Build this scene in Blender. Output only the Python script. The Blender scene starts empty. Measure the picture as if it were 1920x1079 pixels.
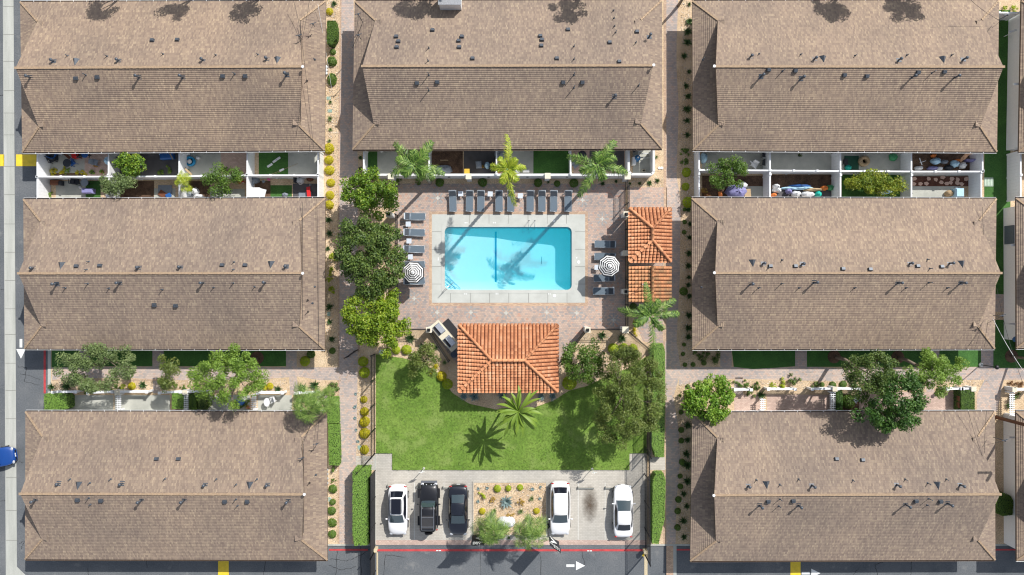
import bpy, bmesh, math, random
import numpy as np
from mathutils import Vector, Matrix
R = math.radians
scene = bpy.context.scene
# ------------------------------------------------------------------ camera, sky, sun, exposure
CAM_H = 64.0          # drone height in metres
S = 0.05              # metres of ground per photograph pixel (1920 px wide)
cam_d = bpy.data.cameras.new('camera'); cam = bpy.data.objects.new('camera', cam_d)
scene.collection.objects.link(cam); scene.camera = cam
cam.location = (0, 0, CAM_H); cam.rotation_euler = (0, 0, 0)
cam_d.sensor_width = 36.0; cam_d.lens = 36.0 * CAM_H / (1920 * S)
cam_d.clip_start = 0.5; cam_d.clip_end = 3000
SUNV = Vector((0.68, 0.78, 0.97)).normalized()
el = math.asin(SUNV.z); az = math.atan2(SUNV.x, SUNV.y)
w = bpy.data.worlds.new("World"); scene.world = w; w.use_nodes = True
wn = w.node_tree.nodes; bg = wn['Background']
sky = wn.new('ShaderNodeTexSky'); sky.sky_type = 'NISHITA'; sky.sun_disc = False
sky.sun_elevation = el; sky.sun_rotation = az
hs = wn.new('ShaderNodeHueSaturation'); hs.inputs['Saturation'].default_value = 0.5
w.node_tree.links.new(sky.outputs[0], hs.inputs['Color']); w.node_tree.links.new(hs.outputs[0], bg.inputs[0]); bg.inputs[1].default_value = 0.13
sl = bpy.data.lights.new('sun', 'SUN'); sl.energy = 4.4; sl.angle = R(0.5); sl.color = (1.0, 0.965, 0.915)
so = bpy.data.objects.new('sun', sl); scene.collection.objects.link(so)
so.rotation_euler = SUNV.to_track_quat('Z', 'Y').to_euler()
scene.view_settings.view_transform = 'Standard'; scene.view_settings.look = 'None'
scene.view_settings.exposure = 0.28; scene.view_settings.gamma = 1.0
scene.cycles.filter_width = 1.15; scene.cycles.max_bounces = 6; scene.cycles.transparent_max_bounces = 12

# ------------------------------------------------------------------ helpers
COL = scene.collection
def G(px, py, z=0.0):
    """photo pixel on the ground plane -> world"""
    return Vector(((px - 960) * S, -(py - 539.5) * S, z))
def P(px, py, h):
    """photo pixel of a point known to be h metres up -> world"""
    k = (CAM_H - h) / CAM_H * S
    return Vector(((px - 960) * k, -(py - 539.5) * k, h))
def tag(o, label=None, cat=None, group=None, kind=None):
    if label: o['label'] = label
    if cat: o['category'] = cat
    if group: o['group'] = group
    if kind: o['kind'] = kind
    return o
def thing(name, label, cat, loc=(0, 0, 0), rz=0.0, group=None):
    o = bpy.data.objects.new(name, None); COL.objects.link(o)
    o.location = loc; o.rotation_euler = (0, 0, rz); o.empty_display_size = 0.3
    return tag(o, label, cat, group)
def copy_tree(o, parent=None):
    c = o.copy(); COL.objects.link(c)
    if parent: c.parent = parent
    for ch in list(KIDS.get(o.name, [])): copy_tree(ch, c)
    return c
KIDS = {}
def link(name, me, parent=None, loc=None, rz=0.0):
    o = bpy.data.objects.new(name, me); COL.objects.link(o)
    if loc is not None: o.location = loc
    if rz: o.rotation_euler = (0, 0, rz)
    if parent:
        o.parent = parent; KIDS.setdefault(parent.name, []).append(o)
    return o
class MB:
    def __init__(s): s.v = []; s.f = []; s.mi = []; s.uv = {}; s.sm = []
    def add(s, vs, fs, mi=0, smooth=False, uvs=None):
        b = len(s.v); s.v += [tuple(v) for v in vs]
        for k, f in enumerate(fs):
            if uvs: s.uv[len(s.f)] = uvs[k]
            s.f.append(tuple(b + i for i in f)); s.mi.append(mi); s.sm.append(smooth)
        return s
    def box(s, x0, y0, z0, x1, y1, z1, mi=0):
        return s.add([(x0,y0,z0),(x1,y0,z0),(x1,y1,z0),(x0,y1,z0),(x0,y0,z1),(x1,y0,z1),(x1,y1,z1),(x0,y1,z1)],
            [(3,2,1,0),(4,5,6,7),(0,1,5,4),(1,2,6,5),(2,3,7,6),(3,0,4,7)], mi)
    def obox(s, c, sx, sy, sz, rz=0.0, rx=0.0, ry=0.0, mi=0, M=None):
        M = Matrix.Translation(c) @ (M if M is not None else (Matrix.Rotation(rz,4,'Z') @ Matrix.Rotation(rx,4,'X') @ Matrix.Rotation(ry,4,'Y')))
        vs = [M @ Vector((a*sx/2, b*sy/2, d*sz/2)) for d in (-1,1) for (a,b) in ((-1,-1),(1,-1),(1,1),(-1,1))]
        return s.add(vs, [(3,2,1,0),(4,5,6,7),(0,1,5,4),(1,2,6,5),(2,3,7,6),(3,0,4,7)], mi)
    def bar(s, a, b, wd, ht=None, mi=0):
        a = Vector(a); b = Vector(b); d = b - a; L = d.length
        if L < 1e-6: return s
        q = d.to_track_quat('X', 'Z').to_matrix().to_4x4()
        return s.obox((a+b)/2, L, wd, ht or wd, M=q, mi=mi)
    def tube(s, pts, rad, n=8, mi=0, smooth=True, cap=True):
        pts = [Vector(p) for p in pts]; m = len(pts)
        if not hasattr(rad, '__len__'): rad = [rad]*m
        vs = []
        for i, p in enumerate(pts):
            d = (pts[min(i+1,m-1)] - pts[max(i-1,0)])
            if d.length < 1e-7: d = Vector((0,0,1))
            d.normalize(); u = d.orthogonal().normalized() if i == 0 else (u - d*u.dot(d)).normalized()
            v = d.cross(u)
            for k in range(n):
                a = 2*math.pi*k/n; vs.append(p + (u*math.cos(a) + v*math.sin(a))*rad[i])
        fs = [(i*n+k, i*n+(k+1)%n, (i+1)*n+(k+1)%n, (i+1)*n+k) for i in range(m-1) for k in range(n)]
        s.add(vs, fs, mi, smooth)
        if cap:
            b = len(s.v) - m*n
            s.f.append(tuple(b+k for k in range(n))[::-1]); s.mi.append(mi); s.sm.append(False)
            s.f.append(tuple(b+(m-1)*n+k for k in range(n))); s.mi.append(mi); s.sm.append(False)
        return s
    def lathe(s, c, prof, n=16, mi=0, smooth=True):
        """prof = [(r,z)...] bottom to top"""
        c = Vector(c); vs = []
        for r, z in prof:
            for k in range(n):
                a = 2*math.pi*k/n; vs.append((c.x+r*math.cos(a), c.y+r*math.sin(a), c.z+z))
        m = len(prof)
        fs = [(i*n+k, i*n+(k+1)%n, (i+1)*n+(k+1)%n, (i+1)*n+k) for i in range(m-1) for k in range(n)]
        s.add(vs, fs, mi, smooth); b = len(s.v) - m*n
        if prof[-1][0] > 1e-4: s.f.append(tuple(b+(m-1)*n+k for k in range(n))); s.mi.append(mi); s.sm.append(False)
        if prof[0][0] > 1e-4: s.f.append(tuple(b+k for k in range(n))[::-1]); s.mi.append(mi); s.sm.append(False)
        return s
    def prism(s, poly, z0, z1, mi=0):
        n = len(poly); a = sum(poly[i][0]*poly[(i+1)%n][1]-poly[(i+1)%n][0]*poly[i][1] for i in range(n))
        if a < 0: poly = poly[::-1]
        vs = [(p[0],p[1],z0) for p in poly] + [(p[0],p[1],z1) for p in poly]
        return s.add(vs, [tuple(range(n))[::-1], tuple(range(n,2*n))] + [(i,(i+1)%n,n+(i+1)%n,n+i) for i in range(n)], mi)
    def ball(s, c, rx, ry, rz, n=10, m=7, mi=0, jit=0.0, rnd=None):
        vs = []; c = Vector(c)
        for i in range(m+1):
            t = math.pi*i/m
            for k in range(n):
                a = 2*math.pi*k/n; j = 1 + (rnd.uniform(-jit, jit) if rnd else 0)
                vs.append((c.x+rx*j*math.sin(t)*math.cos(a), c.y+ry*j*math.sin(t)*math.sin(a), c.z+rz*j*math.cos(t)))
        fs = [(i*n+k, (i+1)*n+k, (i+1)*n+(k+1)%n, i*n+(k+1)%n) for i in range(m) for k in range(n)]
        return s.add(vs, fs, mi, True)
    def mesh(s, name, mats):
        me = bpy.data.meshes.new(name); me.from_pydata(s.v, [], s.f)
        for m in (mats if isinstance(mats, (list, tuple)) else [mats]): me.materials.append(m)
        me.polygons.foreach_set('material_index', s.mi); me.polygons.foreach_set('use_smooth', s.sm)
        if s.uv:
            ul = me.uv_layers.new(name='UVMap')
            for p in me.polygons:
                if p.index in s.uv:
                    for li, uv in zip(p.loop_indices, s.uv[p.index]): ul.data[li].uv = uv
        me.update(); return me
    def build(s, name, mats, parent=None, loc=None, rz=0.0):
        return link(name, s.mesh(name, mats), parent, loc, rz)

# ------------------------------------------------------------------ materials
MATS = {}
def newmat(name):
    m = bpy.data.materials.new(name); m.use_nodes = True; nt = m.node_tree
    return m, nt, nt.nodes, nt.links, nt.nodes['Principled BSDF']
def srgb(r, g, b):
    f = lambda c: (c/255/12.92) if c/255 <= 0.04045 else ((c/255+0.055)/1.055)**2.4
    return (f(r), f(g), f(b), 1)
def noise_ramp(nt, scale, stops, coord='Object', detail=6, rough=0.6, stretch=None, dist=0.0):
    N = nt.nodes; L = nt.links
    tc = N.new('ShaderNodeTexCoord'); mp = N.new('ShaderNodeMapping')
    L.new(tc.outputs[coord], mp.inputs[0])
    if stretch: mp.inputs['Scale'].default_value = stretch
    nz = N.new('ShaderNodeTexNoise'); nz.inputs['Scale'].default_value = scale
    nz.inputs['Detail'].default_value = detail; nz.inputs['Roughness'].default_value = rough
    nz.inputs['Distortion'].default_value = dist
    L.new(mp.outputs[0], nz.inputs['Vector'])
    cr = N.new('ShaderNodeValToRGB'); L.new(nz.outputs[0], cr.inputs[0])
    el_ = cr.color_ramp.elements
    while len(el_) < len(stops): el_.new(0.5)
    for e, (p, c) in zip(el_, stops): e.position = p; e.color = c if len(c) == 4 else (*c, 1)
    return cr, nz, mp
def mixc(nt, mode, fac, a, b):
    n = nt.nodes.new('ShaderNodeMix'); n.data_type = 'RGBA'; n.blend_type = mode
    if isinstance(fac, (int, float)): n.inputs[0].default_value = fac
    else: nt.links.new(fac, n.inputs[0])
    for sock, v in ((n.inputs[6], a), (n.inputs[7], b)):
        if isinstance(v, tuple): sock.default_value = v if len(v) == 4 else (*v, 1)
        else: nt.links.new(v, sock)
    return n.outputs[2]
def mul(c, k): return (min(c[0]*k,1), min(c[1]*k,1), min(c[2]*k,1), 1)
def plain(name, col, rough=0.6, metal=0.0, var=0.12, scale=6.0, coat=0.0, spec=0.5):
    if name in MATS: return MATS[name]
    m, nt, N, L, b = newmat(name)
    cr, nz, mp = noise_ramp(nt, scale, [(0.3, mul(col, 1-var)), (0.7, mul(col, 1+var))])
    L.new(cr.outputs[0], b.inputs['Base Color'])
    b.inputs['Roughness'].default_value = rough; b.inputs['Metallic'].default_value = metal
    b.inputs['Coat Weight'].default_value = coat; b.inputs['Specular IOR Level'].default_value = spec
    MATS[name] = m; return m
def bump(nt, b, src, strength, dist=0.02):
    n = nt.nodes.new('ShaderNodeBump'); n.inputs['Strength'].default_value = strength; n.inputs['Distance'].default_value = dist
    nt.links.new(src, n.inputs['Height']); nt.links.new(n.outputs[0], b.inputs['Normal'])
def bricks(name, bw, bh, pal, mortar, msize, coord='World', rot=0.0, mott=0.25, rough=0.85, offset=0.5, big=0.35, streak=False, bmp=0.4):
    """pal: list of (pos,color) picked at random per brick"""
    m, nt, N, L, b = newmat(name)
    if coord == 'UV':
        tc = N.new('ShaderNodeTexCoord'); src = tc.outputs['UV']
    else:
        g = N.new('ShaderNodeNewGeometry'); src = g.outputs['Position']
    mp = N.new('ShaderNodeMapping'); mp.inputs['Rotation'].default_value = (0, 0, rot); L.new(src, mp.inputs[0])
    bt = N.new('ShaderNodeTexBrick'); bt.offset = offset
    bt.inputs['Color1'].default_value = (0,0,0,1); bt.inputs['Color2'].default_value = (1,1,1,1); bt.inputs['Mortar'].default_value = (0.5,0.5,0.5,1)
    bt.inputs['Scale'].default_value = 1.0; bt.inputs['Brick Width'].default_value = bw; bt.inputs['Row Height'].default_value = bh
    bt.inputs['Mortar Size'].default_value = msize; bt.inputs['Mortar Smooth'].default_value = 0.3; bt.inputs['Bias'].default_value = 0.0
    L.new(mp.outputs[0], bt.inputs['Vector'])
    # spread of brick greys shifted by a slow noise so colours gather in patches
    nz = N.new('ShaderNodeTexNoise'); nz.inputs['Scale'].default_value = 0.9; nz.inputs['Detail'].default_value = 3
    L.new(mp.outputs[0], nz.inputs['Vector'])
    ma = N.new('ShaderNodeMath'); ma.operation = 'MULTIPLY_ADD'; L.new(nz.outputs[0], ma.inputs[0]); ma.inputs[1].default_value = big*2; ma.inputs[2].default_value = -big
    ad = N.new('ShaderNodeMath'); ad.operation = 'ADD'; L.new(bt.outputs['Color'], ad.inputs[0]); L.new(ma.outputs[0], ad.inputs[1])
    cr = N.new('ShaderNodeValToRGB'); L.new(ad.outputs[0], cr.inputs[0]); e = cr.color_ramp.elements
    while len(e) < len(pal): e.new(0.5)
    for q, (p, c) in zip(e, pal): q.position = p; q.color = c
    col = mixc(nt, 'MIX', bt.outputs['Fac'], cr.outputs[0], mortar)
    # wear mottling
    n2 = N.new('ShaderNodeTexNoise'); n2.inputs['Scale'].default_value = 1.0; n2.inputs['Detail'].default_value = 8; n2.inputs['Roughness'].default_value = 0.65
    mp2 = N.new('ShaderNodeMapping'); L.new(src, mp2.inputs[0])
    mp2.inputs['Scale'].default_value = (2.2, 0.35, 1) if streak else (0.6, 0.6, 0.6)
    L.new(mp2.outputs[0], n2.inputs['Vector'])
    c2 = N.new('ShaderNodeValToRGB'); L.new(n2.outputs[0], c2.inputs[0])
    c2.color_ramp.elements[0].position = 0.3; c2.color_ramp.elements[0].color = (1-mott, 1-mott, 1-mott, 1)
    c2.color_ramp.elements[1].position = 0.7; c2.color_ramp.elements[1].color = (1+mott*0.35,)*3 + (1,)
    col = mixc(nt, 'MULTIPLY', 1.0, col, c2.outputs[0])
    # slow fading over whole areas
    n3 = N.new('ShaderNodeTexNoise'); n3.inputs['Scale'].default_value = 0.16; n3.inputs['Detail'].default_value = 5; L.new(src, n3.inputs['Vector'])
    c3 = N.new('ShaderNodeValToRGB'); L.new(n3.outputs[0], c3.inputs[0]); c3.color_ramp.elements[0].position = 0.35; c3.color_ramp.elements[0].color = (0.84,0.845,0.86,1)
    c3.color_ramp.elements[1].position = 0.65; c3.color_ramp.elements[1].color = (1.07,1.055,1.03,1)
    col = mixc(nt, 'MULTIPLY', 1.0, col, c3.outputs[0])
    if coord == 'UV':
        oi = N.new('ShaderNodeObjectInfo'); c4 = N.new('ShaderNodeValToRGB'); L.new(oi.outputs['Random'], c4.inputs[0])
        c4.color_ramp.elements[0].color = (0.93,0.94,0.96,1); c4.color_ramp.elements[1].color = (1.07,1.04,1.0,1); col = mixc(nt, 'MULTIPLY', 1.0, col, c4.outputs[0])
    L.new(col, b.inputs['Base Color']); b.inputs['Roughness'].default_value = rough
    inv = N.new('ShaderNodeMath'); inv.operation = 'SUBTRACT'; inv.inputs[0].default_value = 1; L.new(bt.outputs['Fac'], inv.inputs[1])
    if bmp: bump(nt, b, inv.outputs[0], bmp, 0.015)
    MATS[name] = m; return m
def ground(name, stops, scale, fine=30, fv=0.3, rough=0.95, bm=0.5, stretch=None, patch=None):
    m, nt, N, L, b = newmat(name)
    cr, nz, mp = noise_ramp(nt, scale, stops, detail=8, stretch=stretch)
    g = N.new('ShaderNodeNewGeometry'); L.new(g.outputs['Position'], mp.inputs[0])
    f = N.new('ShaderNodeTexNoise'); f.inputs['Scale'].default_value = fine; f.inputs['Detail'].default_value = 4; L.new(g.outputs['Position'], f.inputs['Vector'])
    c2 = N.new('ShaderNodeValToRGB'); L.new(f.outputs[0], c2.inputs[0])
    c2.color_ramp.elements[0].position = 0.35; c2.color_ramp.elements[0].color = (1-fv,)*3+(1,)
    c2.color_ramp.elements[1].position = 0.65; c2.color_ramp.elements[1].color = (1+fv*0.5,)*3+(1,)
    col = mixc(nt, 'MULTIPLY', 1.0, cr.outputs[0], c2.outputs[0])
    if patch:
        pc, pn, pm = noise_ramp(nt, patch[0], [(patch[1], (0,0,0,1)), (patch[1]+0.12, (1,1,1,1))], detail=5)
        L.new(g.outputs['Position'], pm.inputs[0])
        col = mixc(nt, 'MIX', pc.outputs[0], col, patch[2])
    L.new(col, b.inputs['Base Color']); b.inputs['Roughness'].default_value = rough
    if bm: bump(nt, b, f.outputs[0], bm, 0.03)
    MATS[name] = m; return m
def leafmat(name, cols, trans=0.3, rough=0.55, patch=0.5):
    """leaf colour differs from leaf to leaf and slowly across the crown"""
    if name in MATS: return MATS[name]
    m, nt, N, L, b = newmat(name)
    g = N.new('ShaderNodeNewGeometry')
    cr = N.new('ShaderNodeValToRGB'); e = cr.color_ramp.elements
    tc = N.new('ShaderNodeTexCoord'); nz = N.new('ShaderNodeTexNoise'); nz.inputs['Scale'].default_value = 1.1; nz.inputs['Detail'].default_value = 3
    L.new(tc.outputs['Object'], nz.inputs['Vector'])
    a = N.new('ShaderNodeMath'); a.operation = 'MULTIPLY_ADD'; L.new(nz.outputs[0], a.inputs[0]); a.inputs[1].default_value = 2.2*patch; a.inputs[2].default_value = -0.6*patch
    c = N.new('ShaderNodeMath'); c.operation = 'MULTIPLY_ADD'; L.new(g.outputs['Random Per Island'], c.inputs[0]); c.inputs[1].default_value = 1-patch; L.new(a.outputs[0], c.inputs[2])
    L.new(c.outputs[0], cr.inputs[0])
    while len(e) < len(cols): e.new(0.5)
    for i, (q, cc) in enumerate(zip(e, cols)): q.position = i/(len(cols)-1) if len(cols) > 1 else 0; q.color = (*cc, 1)
    L.new(cr.outputs[0], b.inputs['Base Color']); b.inputs['Roughness'].default_value = rough
    tr = N.new('ShaderNodeBsdfTranslucent'); L.new(cr.outputs[0], tr.inputs[0])
    mx = N.new('ShaderNodeMixShader'); mx.inputs[0].default_value = trans
    L.new(b.outputs[0], mx.inputs[1]); L.new(tr.outputs[0], mx.inputs[2]); L.new(mx.outputs[0], nt.nodes['Material Output'].inputs[0])
    MATS[name] = m; return m

# colours of the place
shingle_pal = [(0.0, srgb(130,114,103)), (0.35, srgb(141,125,111)), (0.65, srgb(148,131,116)), (0.9, srgb(155,138,120)), (1.0, srgb(165,148,128))]
M_SHIN = bricks('roof_shingle', 0.13, 0.165*1.5, shingle_pal, srgb(120,102,90), 0.004, 'UV', mott=0.10, streak=True, big=0.22, bmp=0)
M_RIDGE = plain('ridge_shingle', srgb(163,140,115), 0.9, var=0.18, scale=5)
M_WHITE = plain('white_vinyl', (0.80,0.81,0.82,1), 0.5, var=0.04)
M_STUCCO = plain('white_stucco', (0.66,0.66,0.65,1), 0.9, var=0.07, scale=3)
M_GUT = plain('gutter_white', (0.7,0.7,0.7,1), 0.5, var=0.05)
M_FASC = plain('fascia_brown', srgb(92,76,64), 0.7)
M_DARK = plain('vent_metal', srgb(78,84,92), 0.5, 0.3, var=0.2)
M_BLACK = plain('black_iron', (0.012,0.012,0.014,1), 0.5, 0.2)
pav = [(0.0, srgb(150,146,144)), (0.2, srgb(168,157,151)), (0.45, srgb(182,163,151)), (0.62, srgb(188,163,149)), (0.85, srgb(194,173,158)), (1.0, srgb(192,151,133))]
M_DECK = bricks('deck_pavers', 0.22, 0.16, pav, srgb(160,142,132), 0.012, mott=0.10, offset=0.5, big=0.2)
pav2 = [(0.0, srgb(166,160,157)), (0.3, srgb(179,168,162)), (0.55, srgb(190,173,163)), (0.8, srgb(198,180,167)), (1.0, srgb(194,168,153))]
M_PATH = bricks('path_pavers', 0.24, 0.16, pav2, srgb(168,152,142), 0.012, mott=0.10, big=0.25)
M_EDGE = bricks('edge_pavers', 0.22, 0.11, [(0.0, srgb(178,150,130)), (1.0, srgb(206,178,150))], srgb(150,130,110), 0.01, mott=0.08)
M_PARK = bricks('parking_pavers', 0.30, 0.15, [(0.0, srgb(184,179,169)), (1.0, srgb(195,190,180))], srgb(172,167,157), 0.012, mott=0.12, big=0.1)
M_PINK = bricks('pink_pavers', 0.24, 0.12, [(0.0, srgb(186,160,148)), (1.0, srgb(206,182,168))], srgb(160,140,128), 0.01, mott=0.1)
M_CONC = ground('pool_concrete', [(0.3, srgb(176,178,172)), (0.7, srgb(194,196,190))], 0.7, 25, 0.06, bm=0.1)
M_CONC2 = ground('patio_concrete', [(0.25, srgb(160,162,154)), (0.75, srgb(190,190,180))], 0.9, 25, 0.08, bm=0.1)
M_CONC3 = ground('gutter_concrete', [(0.3, srgb(160,162,155)), (0.7, srgb(186,187,180))], 1.2, 20, 0.1, bm=0.1, stretch=(1.5,0.15,1))
M_GRAV = ground('tan_gravel', [(0.3, srgb(186,161,130)), (0.5, srgb(203,178,146)), (0.7, srgb(218,196,165))], 0.8, 10, 0.30)
M_ASPH = ground('asphalt', [(0.2, srgb(80,85,90)), (0.45, srgb(97,101,105)), (0.6, srgb(104,107,110)), (0.8, srgb(124,126,127))], 0.35, 9, 0.18, bm=0.15, patch=(0.9, 0.60, srgb(120,121,121)))
M_SOIL = ground('soil', [(0.3, srgb(74,56,44)), (0.7, srgb(118,92,72))], 1.5, 14, 0.4)
M_MULCH = ground('red_mulch', [(0.3, srgb(80,48,38)), (0.7, srgb(112,72,58))], 2.0, 14, 0.35)
M_GRASS = ground('lawn_grass', [(0.25, (0.10,0.19,0.022,1)), (0.5, (0.145,0.245,0.034,1)), (0.75, (0.20,0.295,0.055,1))], 0.5, 6, 0.26, bm=0.6, patch=(0.45, 0.54, (0.20,0.28,0.065,1)))
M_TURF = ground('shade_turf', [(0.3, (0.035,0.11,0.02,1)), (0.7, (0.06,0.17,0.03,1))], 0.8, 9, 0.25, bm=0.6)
M_YEL = plain('yellow_paint', srgb(228,196,52), 0.7, var=0.12, scale=2.5)
M_RED = plain('red_paint', srgb(184,66,68), 0.8, var=0.28, scale=2.2)
M_WPAINT = plain('white_paint', srgb(226,228,226), 0.7, var=0.08, scale=4)
M_SOOT = plain('crack_filler', (0.028,0.03,0.033,1), 0.8)

# ------------------------------------------------------------------ ground sheets
def sheet(name, polys, z, mat, label=None, thick=0.0, kind='structure', pix=True):
    mb = MB()
    for kk, p in enumerate(polys):
        if len(p) == 4 and not hasattr(p[0], '__len__'):
            x0, y0, x1, y1 = p; p = [(x0,y0),(x1,y0),(x1,y1),(x0,y1)]
        q = [tuple(G(a, b))[:2] for a, b in p] if pix else p
        n = len(q); ar = sum(q[i][0]*q[(i+1)%n][1]-q[(i+1)%n][0]*q[i][1] for i in range(n))
        if ar < 0: q = q[::-1]
        if thick: mb.prism(q, z-thick, z)
        else: mb.add([(a,b,z+(kk%5)*0.0006) for a,b in q], [tuple(range(n))])
    o = mb.build(name, mat); o['kind'] = kind
    if label: o['label'] = label
    return o
BIG = 16000
POOL = (834, 426, 1072, 544)
def holed(x0, y0, x1, y1, hx0, hy0, hx1, hy1):
    return [(x0,y0,x1,hy0),(x0,hy1,x1,y1),(x0,hy0,hx0,hy1),(hx1,hy0,x1,hy1)]
sheet('ground', holed(-BIG,-BIG,BIG,BIG,*POOL), 0.0, M_ASPH)
K = 0.10
# raised beds of the block, kerbed
sheet('gravel_bed', [(97,-90,703,1020),(703,-90,1213,426),(703,426,834,544),(1072,426,1213,544),(703,544,1213,850),(1213,-90,1990,1020)], K, M_GRAV, thick=0.095)
sheet('kerb', [(91,640,97,1020),(97,1020,703,1023),(1213,1020,1262,1023),(1262,1020,1268,1079),(1268,1020,1990,1023),(703,850,704.5,1020)], K+0.012, M_CONC3, thick=0.11)
sheet('parking_court', [(704.5,850,736,881),(1180,850,1213,881),(704.5,881,1213,1013)], 0.008, M_PARK)
sheet('parking_border', [(704.5,1013,1213,1022)], 0.012, M_PINK)
z1 = K + 0.004; z2 = K + 0.008; z3 = K + 0.012; z4 = K + 0.016
sheet('lawn', [[(705,664),(757,672),(792,682),(815,694),(829,714),(850,738),(880,757),(930,768),(1000,765),(1040,750),(1066,733),(1100,724),(1150,700),(1180,690),(1212,668),(1212,850),(1180,850),(1180,881),(736,881),(736,850),(705,850)],
      ], z1, M_GRASS)
def deck_polys():
    return [(741,352,1172,426),(741,426,834,544),(1072,426,1172,544),(741,544,1172,618),[(808,618),(1098,618),(1046,686),(1046,712),(862,712),(862,690)]]
sheet('pool_deck', deck_polys(), z1, M_DECK)
sheet('deck_border', [(805,397,1102,402.5),(805,568,1102,574),(805,402.5,810,568),(1097,402.5,1102,568)], z2, M_EDGE)
sheet('pool_surround', [(810,402.5,1097,426),(810,544,1097,568),(810,426,834,544),(1072,426,1097,544)], z2, M_CONC)
jl = []
for x in (844,881,917,953,990,1026,1062): jl += [(x-0.35,402.5,x+0.35,422)] ; jl += [(x+1-0.35,548,x+1.65-0.3,568)]
for y in (435,468,500,533): jl += [(810,y-0.35,830,y+0.35),(1076,y-0.35,1097,y+0.35)]
sheet('concrete_joints', jl, z3, plain('joint_dark', srgb(120,120,114), 0.9))
sheet('north_walk', [(672,352,741,389),(741,345,1172,352)], z1, M_DECK)
sheet('side_court', [(1176,352,1250,392),[(1180,566),(1243,566),(1243,645),(1225,645),(1205,640),(1193,610)],(1180,391,1243,500)], z1, M_DECK)
# long vertical walks and the two cross walks
sheet('left_walk', [[(642,-90),(661,-90),(672,330),(671,700),(668,880),(660,1019),(637,1019),(637,712),(637,330)],
                    [(99,689),(300,687.5),(560,689),(637,689),(637,713),(600,713),(560,706),(480,712),(300,713),(240,708),(99,712)],
                    (287,655,308,687.5),(537,655,557,689),(150,655,170,689),(400,655,420,688),[(288,713),(300,713),(302,737),(288,737)],[(543,707),(557,706),(562,741),(545,741)]], z1, M_PATH)
sheet('walk_edging', [[(639,-90),(642,-90),(637,330),(637,689),(634,689),(634,330)],(634,713,637,1019),[(671,389),(675,389),(675,660),(671,660)],(99,712,240,714),(240,711,300,714)], z2, M_EDGE)
sheet('right_walk', [[(1249,-90),(1275,-90),(1268,80),(1268,130),(1272,200),(1268,330),(1276,380),(1274,520),(1268,640),(1275,688),(1275,700),(1262,745),(1270,790),(1275,860),(1268,940),(1266,1019),(1249,1019),(1247,640),(1249,330)],
                     [(1275,688),(1375,688),(1410,692),(1450,690),(1500,687),(1530,688),(1575,692),(1620,690),(1900,688),(1990,690),(1990,712),(1850,712),(1700,715),(1600,716),(1450,712),(1380,710),(1330,712),(1272,722)],
                     (1350,655,1371,688),(1490,655,1512,687),(1740,655,1760,689),(1838,655,1861,690),[(1378,708),(1392,708),(1392,740),(1374,740)],[(1735,714),(1750,714),(1750,737),(1735,737)],[(1845,712),(1880,712),(1868,772),(1830,772),(1830,740)]], z1, M_PATH)
sheet('walk_edging_right', [(1244,-90,1249,640),(1243,640,1247,1019),(1249,1019,1262,1100)], z2, M_EDGE)
sheet('lamp_pad', [(668,855,703,881),(1217,857,1247,881)], z3, M_PARK)
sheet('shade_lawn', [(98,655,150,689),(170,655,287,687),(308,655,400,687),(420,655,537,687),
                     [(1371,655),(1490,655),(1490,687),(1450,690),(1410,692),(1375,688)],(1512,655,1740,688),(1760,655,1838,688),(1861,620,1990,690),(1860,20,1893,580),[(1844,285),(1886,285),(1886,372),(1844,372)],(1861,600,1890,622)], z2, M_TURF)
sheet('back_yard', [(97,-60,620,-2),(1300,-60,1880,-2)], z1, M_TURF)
sheet('north_pavers', [(140,-60,163,-2),(282,-60,296,-2),(660,-60,760,-4)], z2, M_PATH)
# patio floors
sheet('patio_slab', [(130,741,214,776),(216,741,320,776),(344,741,470,776),(484,741,548,776),(540,284,600,337),(354,284,415,332),(92,288,160,325),(106,340,162,373),(290,354,330,373),(395,355,460,373),
      (1444,284,1576,325),(1576,284,1709,325),(1316,284,1440,325),(1709,350,1800,373),(1395,350,1440,373),(700,280,745,328),(955,280,1000,328)], z1, M_CONC2)
sheet('patio_pavers', [(1376,740,1431,776),(1437,740,1560,776),(1610,735,1790,776),(160,288,203,331),(1735,735,1790,776),(1075,280,1175,328),(415,284,463,332),(745,280,803,328)], z2, M_PINK)
sheet('patio_dark_floor', [(205,288,336,331),(870,280,930,330),(1105,280,1170,318),(550,345,597,373),(1440,355,1560,373)], z3, plain('dark_slate', srgb(84,82,84), 0.8, var=0.2, scale=1.2))
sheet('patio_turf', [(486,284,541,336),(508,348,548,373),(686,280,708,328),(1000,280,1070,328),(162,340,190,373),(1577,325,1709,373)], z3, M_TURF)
sheet('patio_soil', [(92,322,203,337),(205,340,290,373),(336,340,395,373),(463,340,508,373),(808,280,868,328),(1316,330,1440,373),(1444,328,1576,373),(330,740,344,776),(1709,284,1842,322),(1560,740,1612,776)], z1, M_SOIL)
sheet('mulch_strip', [(1709,331,1818,350)], z2, M_MULCH)
sheet('cool_pavers', [(1709,322,1842,331)], z1, M_CONC2)
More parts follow.
